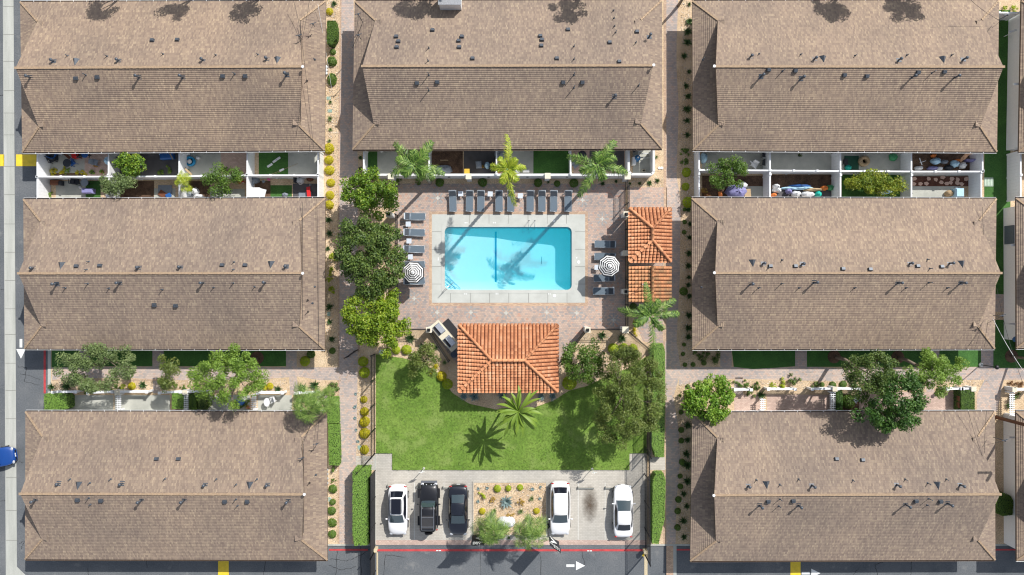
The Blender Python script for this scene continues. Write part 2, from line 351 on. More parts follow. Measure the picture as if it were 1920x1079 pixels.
# concrete swale down the street
sheet('street_gutter', [[(5,-90),(25,-90),(32,1079),(32,1400),(11,1400),(11,1079)],[(11,1062),(29,1062),(46,1082),(60,1400),(30,1400)]][:1] + [[(31,1062),(60,1090),(60,1200),(31,1200)]], 0.010, M_CONC3)
gj = [(6+y*0.006, y, 27+y*0.006, y+0.8) for y in (12,65,115,170,212,253,312,365,420,473,526,579,627,681,732,785,840,895,957,1013)]
sheet('gutter_joints', gj, 0.014, plain('joint_dark', srgb(120,120,114), 0.9))
sheet('yellow_stripe', [(-60,290,8,312),(30,290,70,312),(409,1030,429,1200),(1482,1030,1501,1200)], 0.010, M_YEL)
sheet('red_line', [(82,640,86,738),(617,1029.5,690,1033),(706,1030,1208,1034),(1266,1029.5,1300,1032.5),(1866,1029.5,1905,1032.5)], 0.014, M_RED)
def arrow(x, y, rot, sc=1.0):
    c, s_ = math.cos(rot), math.sin(rot)
    f = lambda a, b: (x + (a*c - b*s_)*sc, y + (a*s_ + b*c)*sc)
    return [[f(-18,-2.4),f(-3,-2.4),f(-3,2.4),f(-18,2.4)], [f(0,-8.5),f(17,0),f(0,8.5)]]
sheet('parking_bed', [(888,905,1024,1003)], 0.06, M_GRAV, thick=0.05)
sheet('parking_bed_kerb', [(886,903,1026,905),(886,905,888,1003),(1024,905,1026,1003),(886,1003,1026,1005)], 0.09, M_PARK, thick=0.08)
sheet('direction_arrow', arrow(1080,1061,0) + arrow(1521,1075,0) + arrow(39.5,655,math.pi/2,1.05), 0.014, M_WPAINT)
mw = []
for x, y in ((823,1033),(1106,1033.5)): mw += [(x-5,y-1.2,x-1,y+0.6),(x,y-1.2,x+4,y+0.6)]
sheet('white_marks', mw, 0.018, M_WPAINT)
sheet('bay_line', [(776.6,905,777.6,1012),(832,905,833,1012),(1083.5,905,1084.6,1012),(1134,905,1135,1012)], 0.012, plain('bay_white', srgb(204,204,198), 0.8))
# tar lines and cracks in the asphalt
def crack(pts, wd=0.035, seed=0):
    rnd = random.Random(seed); mb = MB(); out = []
    for (a, b) in zip(pts[:-1], pts[1:]):
        n = 6
        for i in range(n):
            t = i/n; out.append((a[0]+(b[0]-a[0])*t+rnd.uniform(-1.2,1.2), a[1]+(b[1]-a[1])*t+rnd.uniform(-1.2,1.2)))
    out.append(pts[-1]); ps = []
    for (a, b) in zip(out[:-1], out[1:]):
        A, B = G(*a), G(*b); d = (B-A); L_ = max(d.length, 1e-4); nrm = Vector((-d.y, d.x, 0))/L_*wd*rnd.uniform(0.5,1.2)/2
        ps.append([tuple((A+nrm).xy), tuple((B+nrm).xy), tuple((B-nrm).xy), tuple((A-nrm).xy)])
    return ps
ck = []
for i, c in enumerate([[(618,1048),(650,1052),(670,1044),(694,1030)],[(630,1079),(632,1030)],[(494,1079),(498,1050)],[(677,1024),(677,1079)],[(1013,1022),(1014,1079)],[(1090,1030),(1096,1060)],
        [(166,1079),(165,1066)],[(276,1066),(275,1052)],[(38,700),(75,712)],[(34,688),(50,690),(46,716),(74,722)],[(0,180),(10,178)],[(0,940),(12,939)],[(36,865),(44,868)],[(1610,1066),(1600,1079)],[(1708,1079),(1709,1052)],[(0,545),(12,541)],
        [(36,1020),(45,1015),(40,1030)],[(1645,1079),(1640,1058),(1655,1055)],[(720,1079),(722,1040),(760,1045)],[(900,1079),(902,1024)],[(33,132),(40,134)],[(618,1060),(640,1070),(668,1063)]]):
    ck += crack(c, 0.05, i)
sheet('tar_seams', ck, 0.006, M_SOOT, pix=False)

# ------------------------------------------------------------------ buildings
HE = 2.6; PITCH = 0.375
def bilin(c, u, v):
    TL, TR, BR, BL = c
    return TL*(1-u)*(1-v) + TR*u*(1-v) + BR*u*v + BL*(1-u)*v
def make_building(label, px, items, gut=(True, True), name='apartment_building', xlim=None, ox=0.95):
    """px = eave corners TL,TR,BR,BL in photo pixels (eave is HE up)"""
    c4 = [P(x, y, HE) for x, y in px]
    org = (c4[0]+c4[1]+c4[2]+c4[3])/4; org.z = 0
    c = [p - org for p in c4]
    L = ((c[1]-c[0]).length + (c[2]-c[3]).length)/2; D = ((c[3]-c[0]).length + (c[2]-c[1]).length)/2
    root = thing(name, label, 'apartment building', org, 0, 'apartment buildings with brown shingle roofs')
    def pt(a, d, dz=None):     # a metres from the left eave, d metres from the north eave
        q = bilin(c, a/L, d/D)
        z = HE + (PITCH*min(d, D-d) if dz is None else dz)
        return Vector((q.x, q.y, z))
    t = 2.05; pr = 0.72; h = D/2
    mb = MB()
    sl_ = math.sqrt(1+PITCH**2)
    def face(pts, uv): mb.add(pts, [tuple(range(len(pts)))], 0, uvs=[[(u_+UO[0], v_+UO[1]*0.165*1.5) for u_, v_ in uv]])
    a0, a1 = 0.0, L
    N_ = [(0,0),(L,0),(L-t,t),(L-t+pr,h),(t-pr,h),(t,t)]
    S_ = [(0,D),(L,D),(L-t,D-t),(L-t+pr,h),(t-pr,h),(t,D-t)]
    g = 0.55; EX = 0.165; BT = 0.030; UO = (int(px[0][0]*7+px[0][1]*13) % 97, int(px[0][0]*3+px[0][1]*5) % 83)
    def ept(a, d): q = bilin(c, a/L, d/D); z = HE + PITCH*min(a, L-a); return Vector((q.x, q.y, z))
    def lo(d): return d if d < t else t - pr*(d-t)/(h-t)
    # overlapping shingle courses: each strip is proud at its lower edge
    def courses(fn, lo_f, hi_f, dmax, brk, flip):
        ds = [0.0]; e = EX/sl_
        while ds[-1]+e < dmax: ds.append(ds[-1]+e)
        ds.append(dmax)
        for q, (d0, d1) in enumerate(zip(ds[:-1], ds[1:])):
            seg = [d0, d1] if not (d0 < brk < d1) else [d0, brk, d1]
            for u0, u1 in zip(seg[:-1], seg[1:]):
                up0 = BT*(1-(u0-d0)/e) + 0.002; up1 = BT*max(0, 1-(u1-d0)/e) + 0.002
                A0, A1, B0, B1 = lo_f(u0), lo_f(u1-1e-5), hi_f(u0), hi_f(u1-1e-5)
                z = Vector((0,0,1)); ps = [fn(A0,u0)+z*up0, fn(B0,u0)+z*up0, fn(B1,u1)+z*up1, fn(A1,u1)+z*up1]
                uv = [(A0,u0*sl_),(B0,u0*sl_),(B1,u1*sl_),(A1,u1*sl_)]
                if flip: ps, uv = ps[::-1], uv[::-1]
                face(ps, uv)
            A0, B0 = lo_f(d0), hi_f(d0); z = Vector((0,0,1))
            ps = [fn(A0,d0)+z*0.001, fn(B0,d0)+z*0.001, fn(B0,d0)+z*(BT+.002), fn(A0,d0)+z*(BT+.002)]; uv = [(A0,d0*sl_),(B0,d0*sl_),(B0,d0*sl_+.02),(A0,d0*sl_+.02)]
            if flip: ps, uv = ps[::-1], uv[::-1]
            face(ps, uv)
    courses(lambda a, d: pt(a, d), lambda d: lo(d), lambda d: L-lo(d), h, t, True)
    courses(lambda a, d: pt(a, D-d), lambda d: lo(d), lambda d: L-lo(d), h, t, False)
    courses(lambda a, d: ept(d, a), lambda d: min(d, t), lambda d: D-min(d, t), t+g, t, False)
    courses(lambda a, d: ept(L-d, a), lambda d: min(d, t), lambda d: D-min(d, t), t+g, t, True)
    # underside, a little lower
    th = 0.14
    vs = [pt(a,d)-Vector((0,0,th)) for a,d in N_] + [pt(a,d)-Vector((0,0,th)) for a,d in S_]
    mb.add(vs, [tuple(range(6)), tuple(range(6,12))[::-1]], 1)
    # fascia: eaves and raking edges
    def fas(p, q, mi=1):
        mb.add([p, q, q-Vector((0,0,th)), p-Vector((0,0,th))], [(0,1,2,3)], mi)
    for ring in (N_, S_):
        for i in range(6):
            if i != 3: fas(pt(*ring[i]), pt(*ring[(i+1)%6]))
    fas(ept(0,0), ept(0,D)); fas(ept(L,0), ept(L,D))
    roof = mb.build('roof', [M_SHIN, M_FASC], root)
    # gable walls set back under the raking ends
    gm = MB()
    for a in (t+g-0.02, L-t-g+0.02):
        tri = [Vector((*bilin(c, a/L, d/D).xy, z)) for d, z in ((t+0.3, HE+PITCH*t-0.05),(D-t-0.3, HE+PITCH*t-0.05),(h, HE+PITCH*h-0.2))]
        gm.add(tri, [(0,1,2)])
    gm.build('gable_wall', M_STUCCO, root)
    # ridge and hip caps as overlapping shingles
    rnd = random.Random(len(label)+int(px[0][0]))
    def caps(nm, p, q, wd=0.26):
        cp = MB()
        d = q-p; n = max(2, int(d.length/0.28)); 
        for i in range(n):
            a = p + d*(i/n); b = p + d*(min(1.0, (i+1.15)/n))
            cp.bar(a+Vector((0,0,0.035)), b+Vector((0,0,0.06)), wd*rnd.uniform(0.92,1.08), 0.03)
        cp.build(nm, M_RIDGE, roof)
    caps('ridge_cap', pt(t-pr-0.1,h), pt(L-t+pr+0.1,h), 0.20)
    for s_, (a, b) in enumerate((((0,0),(t,t)),((0,D),(t,D-t)),((L,0),(L-t,t)),((L,D),(L-t,D-t)))):
        caps('hip_cap', pt(*a), pt(*b), 0.16)
    # walls
    wl = MB(); oy = 0.62
    ring = [(ox,oy),(L-ox,oy),(L-ox,D-oy),(ox,D-oy)]
    for i in range(4):
        p, q = ring[i], ring[(i+1)%4]
        A = bilin(c, p[0]/L, p[1]/D); B = bilin(c, q[0]/L, q[1]/D)
        za = HE + 0.2
        wl.add([(A.x,A.y,0),(B.x,B.y,0),(B.x,B.y,za),(A.x,A.y,za)], [(3,2,1,0)])
    wl.build('wall', M_WHITE, root)
    # doors and sliding windows on the long sides (seen only from a step aside)
    for k in range(4):
        for side in (0, 1):
            for kk, (u, ww, z0, zt) in enumerate(((0.08, 1.8, 0.1, 2.1), (0.17, 1.2, 0.9, 2.0))):
                a = L*(k/4+u); d = oy-0.02 if side == 0 else D-oy+0.02
                q = bilin(c, a/L, d/D); m_ = MB(); m_.obox((q.x, q.y, (z0+zt)/2), ww, 0.06, zt-z0)
                f = m_.build('window', M_GUT, root)
                m2 = MB(); m2.obox((q.x, q.y+(0.035 if side == 0 else -0.035), (z0+zt)/2), ww-0.14, 0.02, zt-z0-0.14); m2.build('pane', M_GLASS, f)
    # gutters
    for side, on in enumerate(gut):
        gb = MB(); d = -0.06 if side == 0 else D+0.06
        A = pt(0, 0, 0); B = pt(L, 0, 0)
        if side: A = pt(0, D, 0); B = pt(L, D, 0)
        dd = (B-A).normalized(); nn = Vector((-dd.y, dd.x, 0))*(1 if side == 0 else -1)
        A = A + nn*0.07 - Vector((0,0,0.07)); B = B + nn*0.07 - Vector((0,0,0.07))
        gb.bar(A+nn*0.055, B+nn*0.055, 0.025, 0.11, 0); gb.bar(A-Vector((0,0,0.045)), B-Vector((0,0,0.045)), 0.11, 0.02, 1)
        n = int((B-A).length/1.15)
        for i in range(1, n):
            p = A + (B-A)*(i/n); gb.obox((p.x, p.y, p.z+0.05), 0.035, 0.15, 0.02, mi=0)
        gb.build('gutter', [M_GUT if on else M_FASC, M_FASC], root)
    # roof furniture, placed where the photo has it
    def onroof(x, y):
        # iterate height so that the pixel lands on the slope
        z = HE + 1.5
        for _ in range(6):
            q = P(x, y, z) - org
            # distance from north eave
            d = (c[0].y + (c[1].y-c[0].y)*((q.x-c[0].x)/max(L,1))) - q.y
            z = HE + PITCH*max(0, min(d, D-d))
        return Vector((q.x, q.y, z)), (1 if d < h else -1)
    for it in items:
        kind, x, y = it[:3]; p, sgn = onroof(x, y)
        if kind == 'pipe':       # thin plumbing pipe
            hh = 0.75*it[3] if len(it) > 3 else 0.36; m_ = MB()
            m_.lathe((p.x,p.y,p.z-0.05), [(0.10,0),(0.09,0.08),(0.035,0.14)], 10); m_.tube([(p.x,p.y,p.z), (p.x,p.y,p.z+hh)], 0.035, 8)
            m_.build('vent_pipe', M_DARK, roof)
        elif kind == 'stack':    # fat flue with a cap
            hh = 0.7*it[3] if len(it) > 3 else 0.38; m_ = MB()
            m_.tube([(p.x,p.y,p.z-0.05), (p.x,p.y,p.z+hh)], 0.075, 10); m_.lathe((p.x,p.y,p.z+hh), [(0.13,0),(0.14,0.05),(0.12,0.09),(0.03,0.14)], 12)
            m_.obox((p.x,p.y,p.z+0.01), 0.42, 0.42, 0.02, rx=PITCH*-sgn)
            m_.build('flue', M_DARK, roof)
        elif kind == 'box':      # slant-back box vent
            m_ = MB(); q = Matrix.Translation(p) @ Matrix.Rotation(-math.atan(PITCH)*sgn*-1 if False else math.atan(PITCH)*-sgn, 4, 'X')
            vs = [q @ Vector(v) for v in ((-.19,-.16*1,0),(.19,-.16,0),(.19,.16,0),(-.19,.16,0),(-.15,-.12,.2),(.15,-.12,.2),(.15,.12,.2),(-.15,.12,.2))]
            m_.add(vs, [(4,5,6,7),(0,1,5,4),(1,2,6,5),(2,3,7,6),(3,0,4,7)]); m_.build('box_vent', M_DARK, roof)
        elif kind == 'tri':      # triangular dormer vent, apex towards the ridge
            m_ = MB(); w2 = 0.32
            A = Vector((p.x-w2, p.y+0.28, 0)); B = Vector((p.x+w2, p.y+0.28, 0)); C_ = Vector((p.x, p.y-0.38, 0)); T = Vector((p.x, p.y+0.28, 0))
            for q in (A, B, C_): q.z = HE + PITCH*(p.z-HE)/PITCH*1 - PITCH*(q.y-p.y)*sgn + 0.02
            T.z = C_.z + 0.03
            m_.add([A,B,C_,T], [(0,2,3),(1,3,2),(0,3,1)]); m_.build('dormer_vent', M_DARK, roof)
        elif kind == 'dish':
            m_ = MB(); m_.tube([(p.x,p.y,p.z),(p.x,p.y,p.z+0.35)], 0.03, 8)
            m_.lathe((p.x,p.y,p.z+0.3), [(0.02,0),(0.09,0.03),(0.13,0.1),(0.12,0.11)], 12); m_.build('roof_light', M_GUT, roof)
        elif kind == 'mast':     # service mast with a cross arm, guyed
            hh = it[3] if len(it) > 3 else 1.2; m_ = MB()
            m_.tube([(p.x,p.y,p.z),(p.x,p.y,p.z+hh)], 0.03, 8); m_.bar((p.x-0.3,p.y,p.z+hh), (p.x+0.25,p.y+0.15,p.z+hh), 0.05)
            m_.tube([(p.x,p.y,p.z+hh*0.9),(p.x-0.55,p.y-0.7,p.z)], 0.012, 6); m_.lathe((p.x,p.y,p.z+hh-0.05), [(0.06,0),(0.07,0.08),(0.02,0.14)], 8)
            m_.build('service_mast', M_DARK, roof)
        elif kind == 'chim':
            m_ = MB(); ww, dd_, hh = it[3], it[4], it[5]
            m_.box(p.x-ww/2, p.y-dd_/2, p.z-0.8, p.x+ww/2, p.y+dd_/2, p.z+hh, 0); m_.box(p.x-ww/2-0.06, p.y-dd_/2-0.06, p.z+hh+0.0, p.x+ww/2+0.06, p.y+dd_/2+0.06, p.z+hh+0.08, 1)
            m_.build('chimney', [M_STUCCO, plain('grey_felt', srgb(150,152,156), 0.9, var=0.25, scale=14)], roof)
    return root
M_GLASS, _nt, _N, _L, _b = newmat('window_glass'); _b.inputs['Base Color'].default_value = (0.012,0.016,0.018,1); _b.inputs['Roughness'].default_value = 0.06
p_, s_, b_, t_ = 'pipe', 'stack', 'box', 'tri'
def sh(lst, dx, dy): return [(k, x+dx, y+dy, *r) for (k, x, y, *r) in lst]
B1 = make_building('long brown shingle roof at the upper left corner beside the street', [(38,4),(611,2),(609,282),(42,286)],
  [(s_,101,115),(p_,127,105),(t_,142,116),(p_,201,106),(s_,223,114),(b_,286,77),(b_,333,76),(p_,306,102),(s_,381,113),(p_,405,104),(p_,484,103),(s_,501,111),(t_,520,113),
   (s_,57,146,.8),(b_,143,147),(p_,161,141,.6),(b_,183,145),(s_,261,146,.9),(s_,343,146,.9),(b_,418,143),(p_,440,139,.6),(b_,460,143),(s_,538,141,.9),('dish',570,128),('mast',566,74,.8),(p_,590,112),('mast',590,50,.5)], gut=(True,True))
B2 = make_building('long brown shingle roof at middle left between the cluttered patios and the leafy walk', [(44,374),(610,372),(609,655),(46,654)],
  [(s_,63,503),(t_,115,498),(b_,144,500),(p_,167,491),(p_,163,506),(b_,188,499),(s_,261,502),(s_,339,501),(b_,417,498),(p_,439,492),(p_,438,506),(b_,460,498),(t_,508,496),(s_,537,500),
   (s_,107,533,.9),(p_,123,540,.5),(p_,165,532,.6),(p_,205,541),(s_,225,531,.8),(p_,305,543,.6),(s_,381,531,.8),(p_,401,539),(p_,438,531,.6),(p_,478,538),(b_,290,572),(b_,330,573),(s_,498,530,.8),('dish',570,513),(p_,590,538,.3),(p_,586,569,.6)])
B3 = make_building('long brown shingle roof at the lower left corner above the asphalt lane', [(48,772),(613,773),(614,1050),(47,1049)],
  [(s_,110,907,.4),(p_,132,899),(t_,147,910),(p_,169,906),(p_,208,899),(s_,229,907),(b_,294,861),(b_,335,861),(p_,310,898),(s_,385,909),(p_,406,899),(p_,443,909),(t_,468,910),(p_,482,899),(s_,502,909),
   (s_,67,938,.8),(b_,146,937),(p_,167,934,.6),(b_,190,938),(p_,170,946,.4),(s_,266,938,1.0),(s_,346,938,1.0),(b_,422,940),(p_,443,936,.6),(p_,446,948),(b_,464,940),(s_,541,939,.9),('dish',573,925),('mast',569,858,.5),('mast',597,831,.6),(p_,592,891)], gut=(True,False))
B4 = make_building('long brown shingle roof at top centre above the pool with a grey chimney box', [(665,2),(1241,1),(1242,279),(661,281)],
  [('chim',846,8,1.9,1.3,1.5),(b_,811,58),(b_,743,70),(b_,747,79),(b_,744,90),(b_,866,70),(b_,860,78),(b_,861,90),(p_,804,91,.7),(p_,803,115,.7),(b_,886,111),
   (b_,1013,69),(b_,1016,76),(b_,1015,87),(b_,1065,57),(p_,1076,88,.7),(b_,1044,111),(p_,1076,112,.7),(b_,1143,81),(p_,1150,21),(p_,1151,35),(p_,1152,50,.5),(p_,1154,62,.8),(b_,1194,61),(p_,1192,81,.6),(s_,1217,70,1.0),(b_,1161,117),
   (b_,782,156),(p_,804,141,1.),(b_,820,154),(p_,804,170,1.1),(b_,1056,155),(p_,1076,141,1.),(b_,1092,155),(p_,1076,165,1.),(s_,1152,182,.8),(p_,1197,161,.8),('mast',680,42,1.7),('mast',677,74,.9),('dish',1224,125)], gut=(False,False))
B5 = make_building('long brown shingle roof at the upper right corner beside the shaded alley', [(1298,2),(1873,1),(1869,285),(1299,282)],
  [(s_,1407,107,.6),(p_,1423,102,.4),(s_,1527,111,.6),(t_,1543,111),(p_,1501,103),(p_,1603,105),(s_,1685,113,.6),(p_,1700,104,.5),(p_,1784,104,.5),(t_,1768,112),(s_,1806,112,.7),
   (s_,1427,144,.9),(b_,1441,131),(b_,1491,133),(p_,1467,134,.7),(s_,1502,148,.9),(b_,1583,141),(b_,1625,143),(s_,1709,146,.9),(b_,1721,136),(p_,1747,137,.8),(b_,1770,135),(s_,1788,147,1.1),('dish',1337,127),('mast',1872,38,1.1),(p_,1318,112,.7)])
B6 = make_building('long brown shingle roof at middle right below the walled patios', [(1297,372),(1868,373),(1865,654),(1298,655)],
  [(t_,1411,493),(s_,1431,494),(p_,1440,503),(b_,1444,500),(p_,1466,488),(b_,1491,500),(s_,1504,495),(b_,1580,505),(b_,1631,506),(s_,1706,494),(b_,1720,500),(p_,1739,487),(p_,1743,504,.6),(b_,1765,501),(s_,1780,494,.8),(t_,1803,495),
   (s_,1407,533,.9),(p_,1422,540,.7),(p_,1465,532,.7),(p_,1498,540),(s_,1526,530,1.0),(p_,1602,540,.5),(s_,1683,531,1.0),(p_,1698,540),(p_,1741,530,.8),(p_,1776,540),(s_,1801,531,1.0),('dish',1337,512),('mast',1862,592,1.2),(p_,1315,539,.6)])
B7 = make_building('long brown shingle roof at the lower right corner with tree shade on its upper slope', [(1298,774),(1865,772),(1866,1050),(1294,1052)],
  [(t_,1437,909),(p_,1418,900),(s_,1403,911,.6),(p_,1462,909,.5),(p_,1497,899),(s_,1522,910,.9),(b_,1568,861),(b_,1617,863),(p_,1599,901),(s_,1681,909,.8),(p_,1697,899),(p_,1739,906,.7),(t_,1758,910),(p_,1774,899),(s_,1800,909,.8),
   (s_,1424,948,1.0),(b_,1440,940),(b_,1487,939),(p_,1462,936,.7),(p_,1460,949,.7),(s_,1497,948,.9),(s_,1697,946,1.1),(b_,1717,939),(p_,1741,935,.8),(p_,1738,947),(b_,1763,940),(s_,1776,944,1.0),('dish',1336,927),('mast',1862,820,1.5)], gut=(True,False))
B8 = make_building('cropped roof edge at the upper right side of the picture', [(1915,2),(2485,1),(2480,284),(1910,285)], [], ox=0.66)
B9 = make_building('cropped roof edge at the right side of the picture beside the folded blue parasol', [(1905,372),(2475,373),(2476,655),(1906,653)], [], ox=0.66)
B10 = make_building('cropped roof edge at the lower right side of the picture', [(1905,772),(2475,772),(2476,1050),(1906,1051)], [], ox=0.66)

# ------------------------------------------------------------------ clay barrel tile roofs
def tilemat(name, cols):
    m, nt, N, L, b = newmat(name)
    g = N.new('ShaderNodeNewGeometry'); cr = N.new('ShaderNodeValToRGB'); e = cr.color_ramp.elements
    tc = N.new('ShaderNodeTexCoord'); nz = N.new('ShaderNodeTexNoise'); nz.inputs['Scale'].default_value = 0.5; nz.inputs['Detail'].default_value = 6; L.new(tc.outputs['Object'], nz.inputs['Vector'])
    a = N.new('ShaderNodeMath'); a.operation = 'MULTIPLY_ADD'; L.new(nz.outputs[0], a.inputs[0]); a.inputs[1].default_value = 1.4; a.inputs[2].default_value = -0.5
    c = N.new('ShaderNodeMath'); c.operation = 'MULTIPLY_ADD'; L.new(g.outputs['Random Per Island'], c.inputs[0]); c.inputs[1].default_value = 0.6; L.new(a.outputs[0], c.inputs[2]); L.new(c.outputs[0], cr.inputs[0])
    while len(e) < len(cols): e.new(0.5)
    for i, (q, cc) in enumerate(zip(e, cols)): q.position = i/(len(cols)-1); q.color = cc
    L.new(cr.outputs[0], b.inputs['Base Color']); b.inputs['Roughness'].default_value = 0.75
    return m
M_TILE = tilemat('clay_tile', [srgb(160,102,70), srgb(192,128,88), srgb(203,141,100), srgb(216,163,126)])
M_TILEOLD = tilemat('mossy_tile', [srgb(132,108,80), srgb(168,124,86), srgb(200,138,94), srgb(218,160,118)])
M_TILEBASE = plain('tile_shadow_base', srgb(110,58,40), 0.9)
def tile_slopes(mb, polys):
    """each entry: (eave start, eave end, inward unit, pitch, list of (fraction-along, depth) polygon in metres, h0)"""
    for (A, B, inw, pitch, poly, h0) in polys:
        L = (B-A).length; ax = (B-A)/L; ang = math.atan(pitch); ux = ax
        up = Vector((inw.x, inw.y, pitch)).normalized(); nrm = ux.cross(up)
        if nrm.z < 0: nrm = -nrm
        tw = 0.325; n = max(1, round(L/tw)); tw = L/n; tl = 0.305
        dmax = max(d for _, d in poly)
        def inside(a, d):
            k = False; m = len(poly)
            for i in range(m):
                (x1,y1),(x2,y2) = poly[i], poly[(i+1)%m]
                if (y1 > d) != (y2 > d) and a < (x2-x1)*(d-y1)/(y2-y1)+x1: k = not k
            return k
        rows = int(dmax*math.sqrt(1+pitch*pitch)/tl)+1
        mb.add([A+ax*a+inw*d+Vector((0,0,h0+pitch*d+0.0)) for a, d in poly], [tuple(range(len(poly)))], 1)
        for i in range(n):
            for j in range(rows):
                s0 = j*tl-0.06; s1 = (j+1)*tl+0.06
                dm = (s0+s1)/2/math.sqrt(1+pitch*pitch)
                if not inside((i+0.5)*tw, max(0.02, dm)): continue
                p0 = A + ax*((i+0.5)*tw) + Vector((0,0,h0)) + up*s0; p1 = A + ax*((i+0.5)*tw) + Vector((0,0,h0)) + up*s1
                r0, r1 = tw*0.44, tw*0.36; l0, l1 = 0.06, 0.0
                vs = []
                for p, r, l in ((p0,r0,l0),(p1,r1,l1)):
                    for q in range(7):
                        t = math.pi*q/6; vs.append(p + ux*(-math.cos(t)*r) + nrm*(math.sin(t)*r*0.62+l))
                mb.add(vs, [(q,q+1,8+q,7+q) for q in range(6)] + [(0,1,2,3,4,5,6)], 0, True)
def ridge_tiles(mb, p, q, r=0.115):
    d = q-p; n = max(1, int(d.length/0.42)); u = d.normalized(); sd = u.cross(Vector((0,0,1))).normalized(); nr = sd.cross(u)
    if nr.z < 0: nr = -nr
    for i in range(n):
        a = p + d*(i/n); b = p + d*((i+1.12)/n); vs = []
        for c_, rr, l in ((a, r*1.08, 0.05),(b, r*0.92, 0.02)):
            for k in range(7):
                t = math.pi*k/6; vs.append(c_ + sd*(math.cos(t)*rr) + nr*(math.sin(t)*rr*0.8+l))
        mb.add(vs, [(k,k+1,8+k,7+k) for k in range(6)] + [(0,1,2,3,4,5,6)], 0, True)
def pavilion(name, label, cat, px, he, pitch, style, posts=True, mat=None):
    x0, y0, x1, y1 = px
    a, b = P(x0, y0, he), P(x1, y1, he); org = Vector(((a.x+b.x)/2, (a.y+b.y)/2, 0))
    W, D = abs(b.x-a.x), abs(a.y-b.y); hw, hd = W/2, D/2
    root = thing(name, label, cat, org)
    tl, tr, br, bl = Vector((-hw,hd,0)), Vector((hw,hd,0)), Vector((hw,-hd,0)), Vector((-hw,-hd,0))
    X, Y = Vector((1,0,0)), Vector((0,1,0)); rm = MB(); rd = MB()
    if style == 'hipx':
        r0, r1 = Vector((-hw+hd,0,he+pitch*hd)), Vector((hw-hd,0,he+pitch*hd))
        tile_slopes(rm, [(tl,tr,-Y,pitch,[(0,0),(W,0),(W-hd,hd),(hd,hd)],he),(br,bl,Y,pitch,[(0,0),(W,0),(W-hd,hd),(hd,hd)],he),
                         (bl,tl,X,pitch,[(0,0),(D,0),(hd,hd)],he),(tr,br,-X,pitch,[(0,0),(D,0),(hd,hd)],he)])
        ends = [(tl,r0),(bl,r0),(tr,r1),(br,r1)]
    elif style == 'hipy':
        r0, r1 = Vector((0,hd-hw,he+pitch*hw)), Vector((0,-hd+hw,he+pitch*hw))
        tile_slopes(rm, [(bl,tl,X,pitch,[(0,0),(D,0),(D-hw,hw),(hw,hw)],he),(tr,br,-X,pitch,[(0,0),(D,0),(D-hw,hw),(hw,hw)],he),
                         (tl,tr,-Y,pitch,[(0,0),(W,0),(hw,hw)],he),(br,bl,Y,pitch,[(0,0),(W,0),(hw,hw)],he)])
        ends = [(tl,r0),(tr,r0),(bl,r1),(br,r1)]
    else:
        r0, r1 = Vector((0,hd,he+pitch*hw)), Vector((0,-hd,he+pitch*hw))
        tile_slopes(rm, [(bl,tl,X,pitch,[(0,0),(D,0),(D,hw),(0,hw)],he),(tr,br,-X,pitch,[(0,0),(D,0),(D,hw),(0,hw)],he)])
        ends = []
    for p, q in ends: ridge_tiles(rd, Vector((p.x,p.y,he+0.08)), q+Vector((0,0,0.08)))
    ridge_tiles(rd, r0+Vector((0,0,0.1)), r1+Vector((0,0,0.1)), 0.13)
    roof = rm.build('roof', [mat or M_TILE, M_TILEBASE], root); rd.build('ridge_tiles', mat or M_TILE, roof)
    if posts:
        for sx in (-1, 1):
            for sy in (-1, 1):
                m_ = MB(); x, y = sx*(hw-0.55), sy*(hd-0.55)
                m_.box(x-0.22,y-0.22,0,x+0.22,y+0.22,he+0.1); m_.box(x-0.3,y-0.3,0,x+0.3,y+0.3,0.25); m_.build('column', M_STUCCO, root)
        m_ = MB()
        for sy in (-1,1): m_.box(-hw+0.4, sy*(hd-0.55)-0.1, he-0.25, hw-0.4, sy*(hd-0.55)+0.1, he-0.01)
        for sx in (-1,1): m_.box(sx*(hw-0.55)-0.1, -hd+0.7, he-0.24, sx*(hw-0.55)+0.1, hd-0.7, he-0.02)
        m_.build('beam', M_FASC, root)
    else:
        m_ = MB(); m_.box(-hw+0.4,-hd+0.4,0,hw-0.4,hd-0.4,he-0.02)
        if style == 'gabley':
            for sy in (-1,1):
                y = sy*(hd-0.4); m_.add([(-hw+0.4,y,he-0.02),(hw-0.4,y,he-0.02),(0,y,he+pitch*(hw)-0.1)], [(0,1,2)])
        m_.build('wall', M_STUCCO, root)
        for yy in (-hd*0.4, hd*0.4):
            m_ = MB(); m_.box(hw-0.41, yy-0.45, 0.1, hw-0.36, yy+0.45, 2.1); dr = m_.build('door', M_FASC, root)
            m_ = MB(); m_.ball((hw-0.32, yy+0.35, 1.05), .04,.04,.04,8,5); m_.build('handle', M_GUT, dr)
    return root
GAZ = pavilion('gazebo', 'big open gazebo with an orange clay tile hip roof between the pool and the lawn', 'gazebo', (860.5,609,1045.5,734.5), 2.7, 0.60, 'hipx')
REST = pavilion('pool_house', 'small pool house under a hipped orange tile roof, upper of the two beside the deck', 'pool house', (1180,391,1257.5,491), 2.9, 0.60, 'hipy', False)
GAB = pavilion('pool_house', 'small pool house under a gabled tile roof with brown moss on its left slope', 'pool house', (1181,499.5,1257,567.5), 2.9, 0.55, 'gabley', False, M_TILEOLD)
# bits on the gable roof
m_ = MB(); q = P(1205,533,3.6); m_.tube([(q.x,q.y,3.3),(q.x,q.y,4.2)], 0.03, 8); m_.bar((q.x-.15,q.y,4.15),(q.x+.2,q.y-.1,4.15),0.05)
tag(m_.build('antenna', M_GUT), 'thin white antenna on the mossy slope of the gabled pool house', 'antenna')

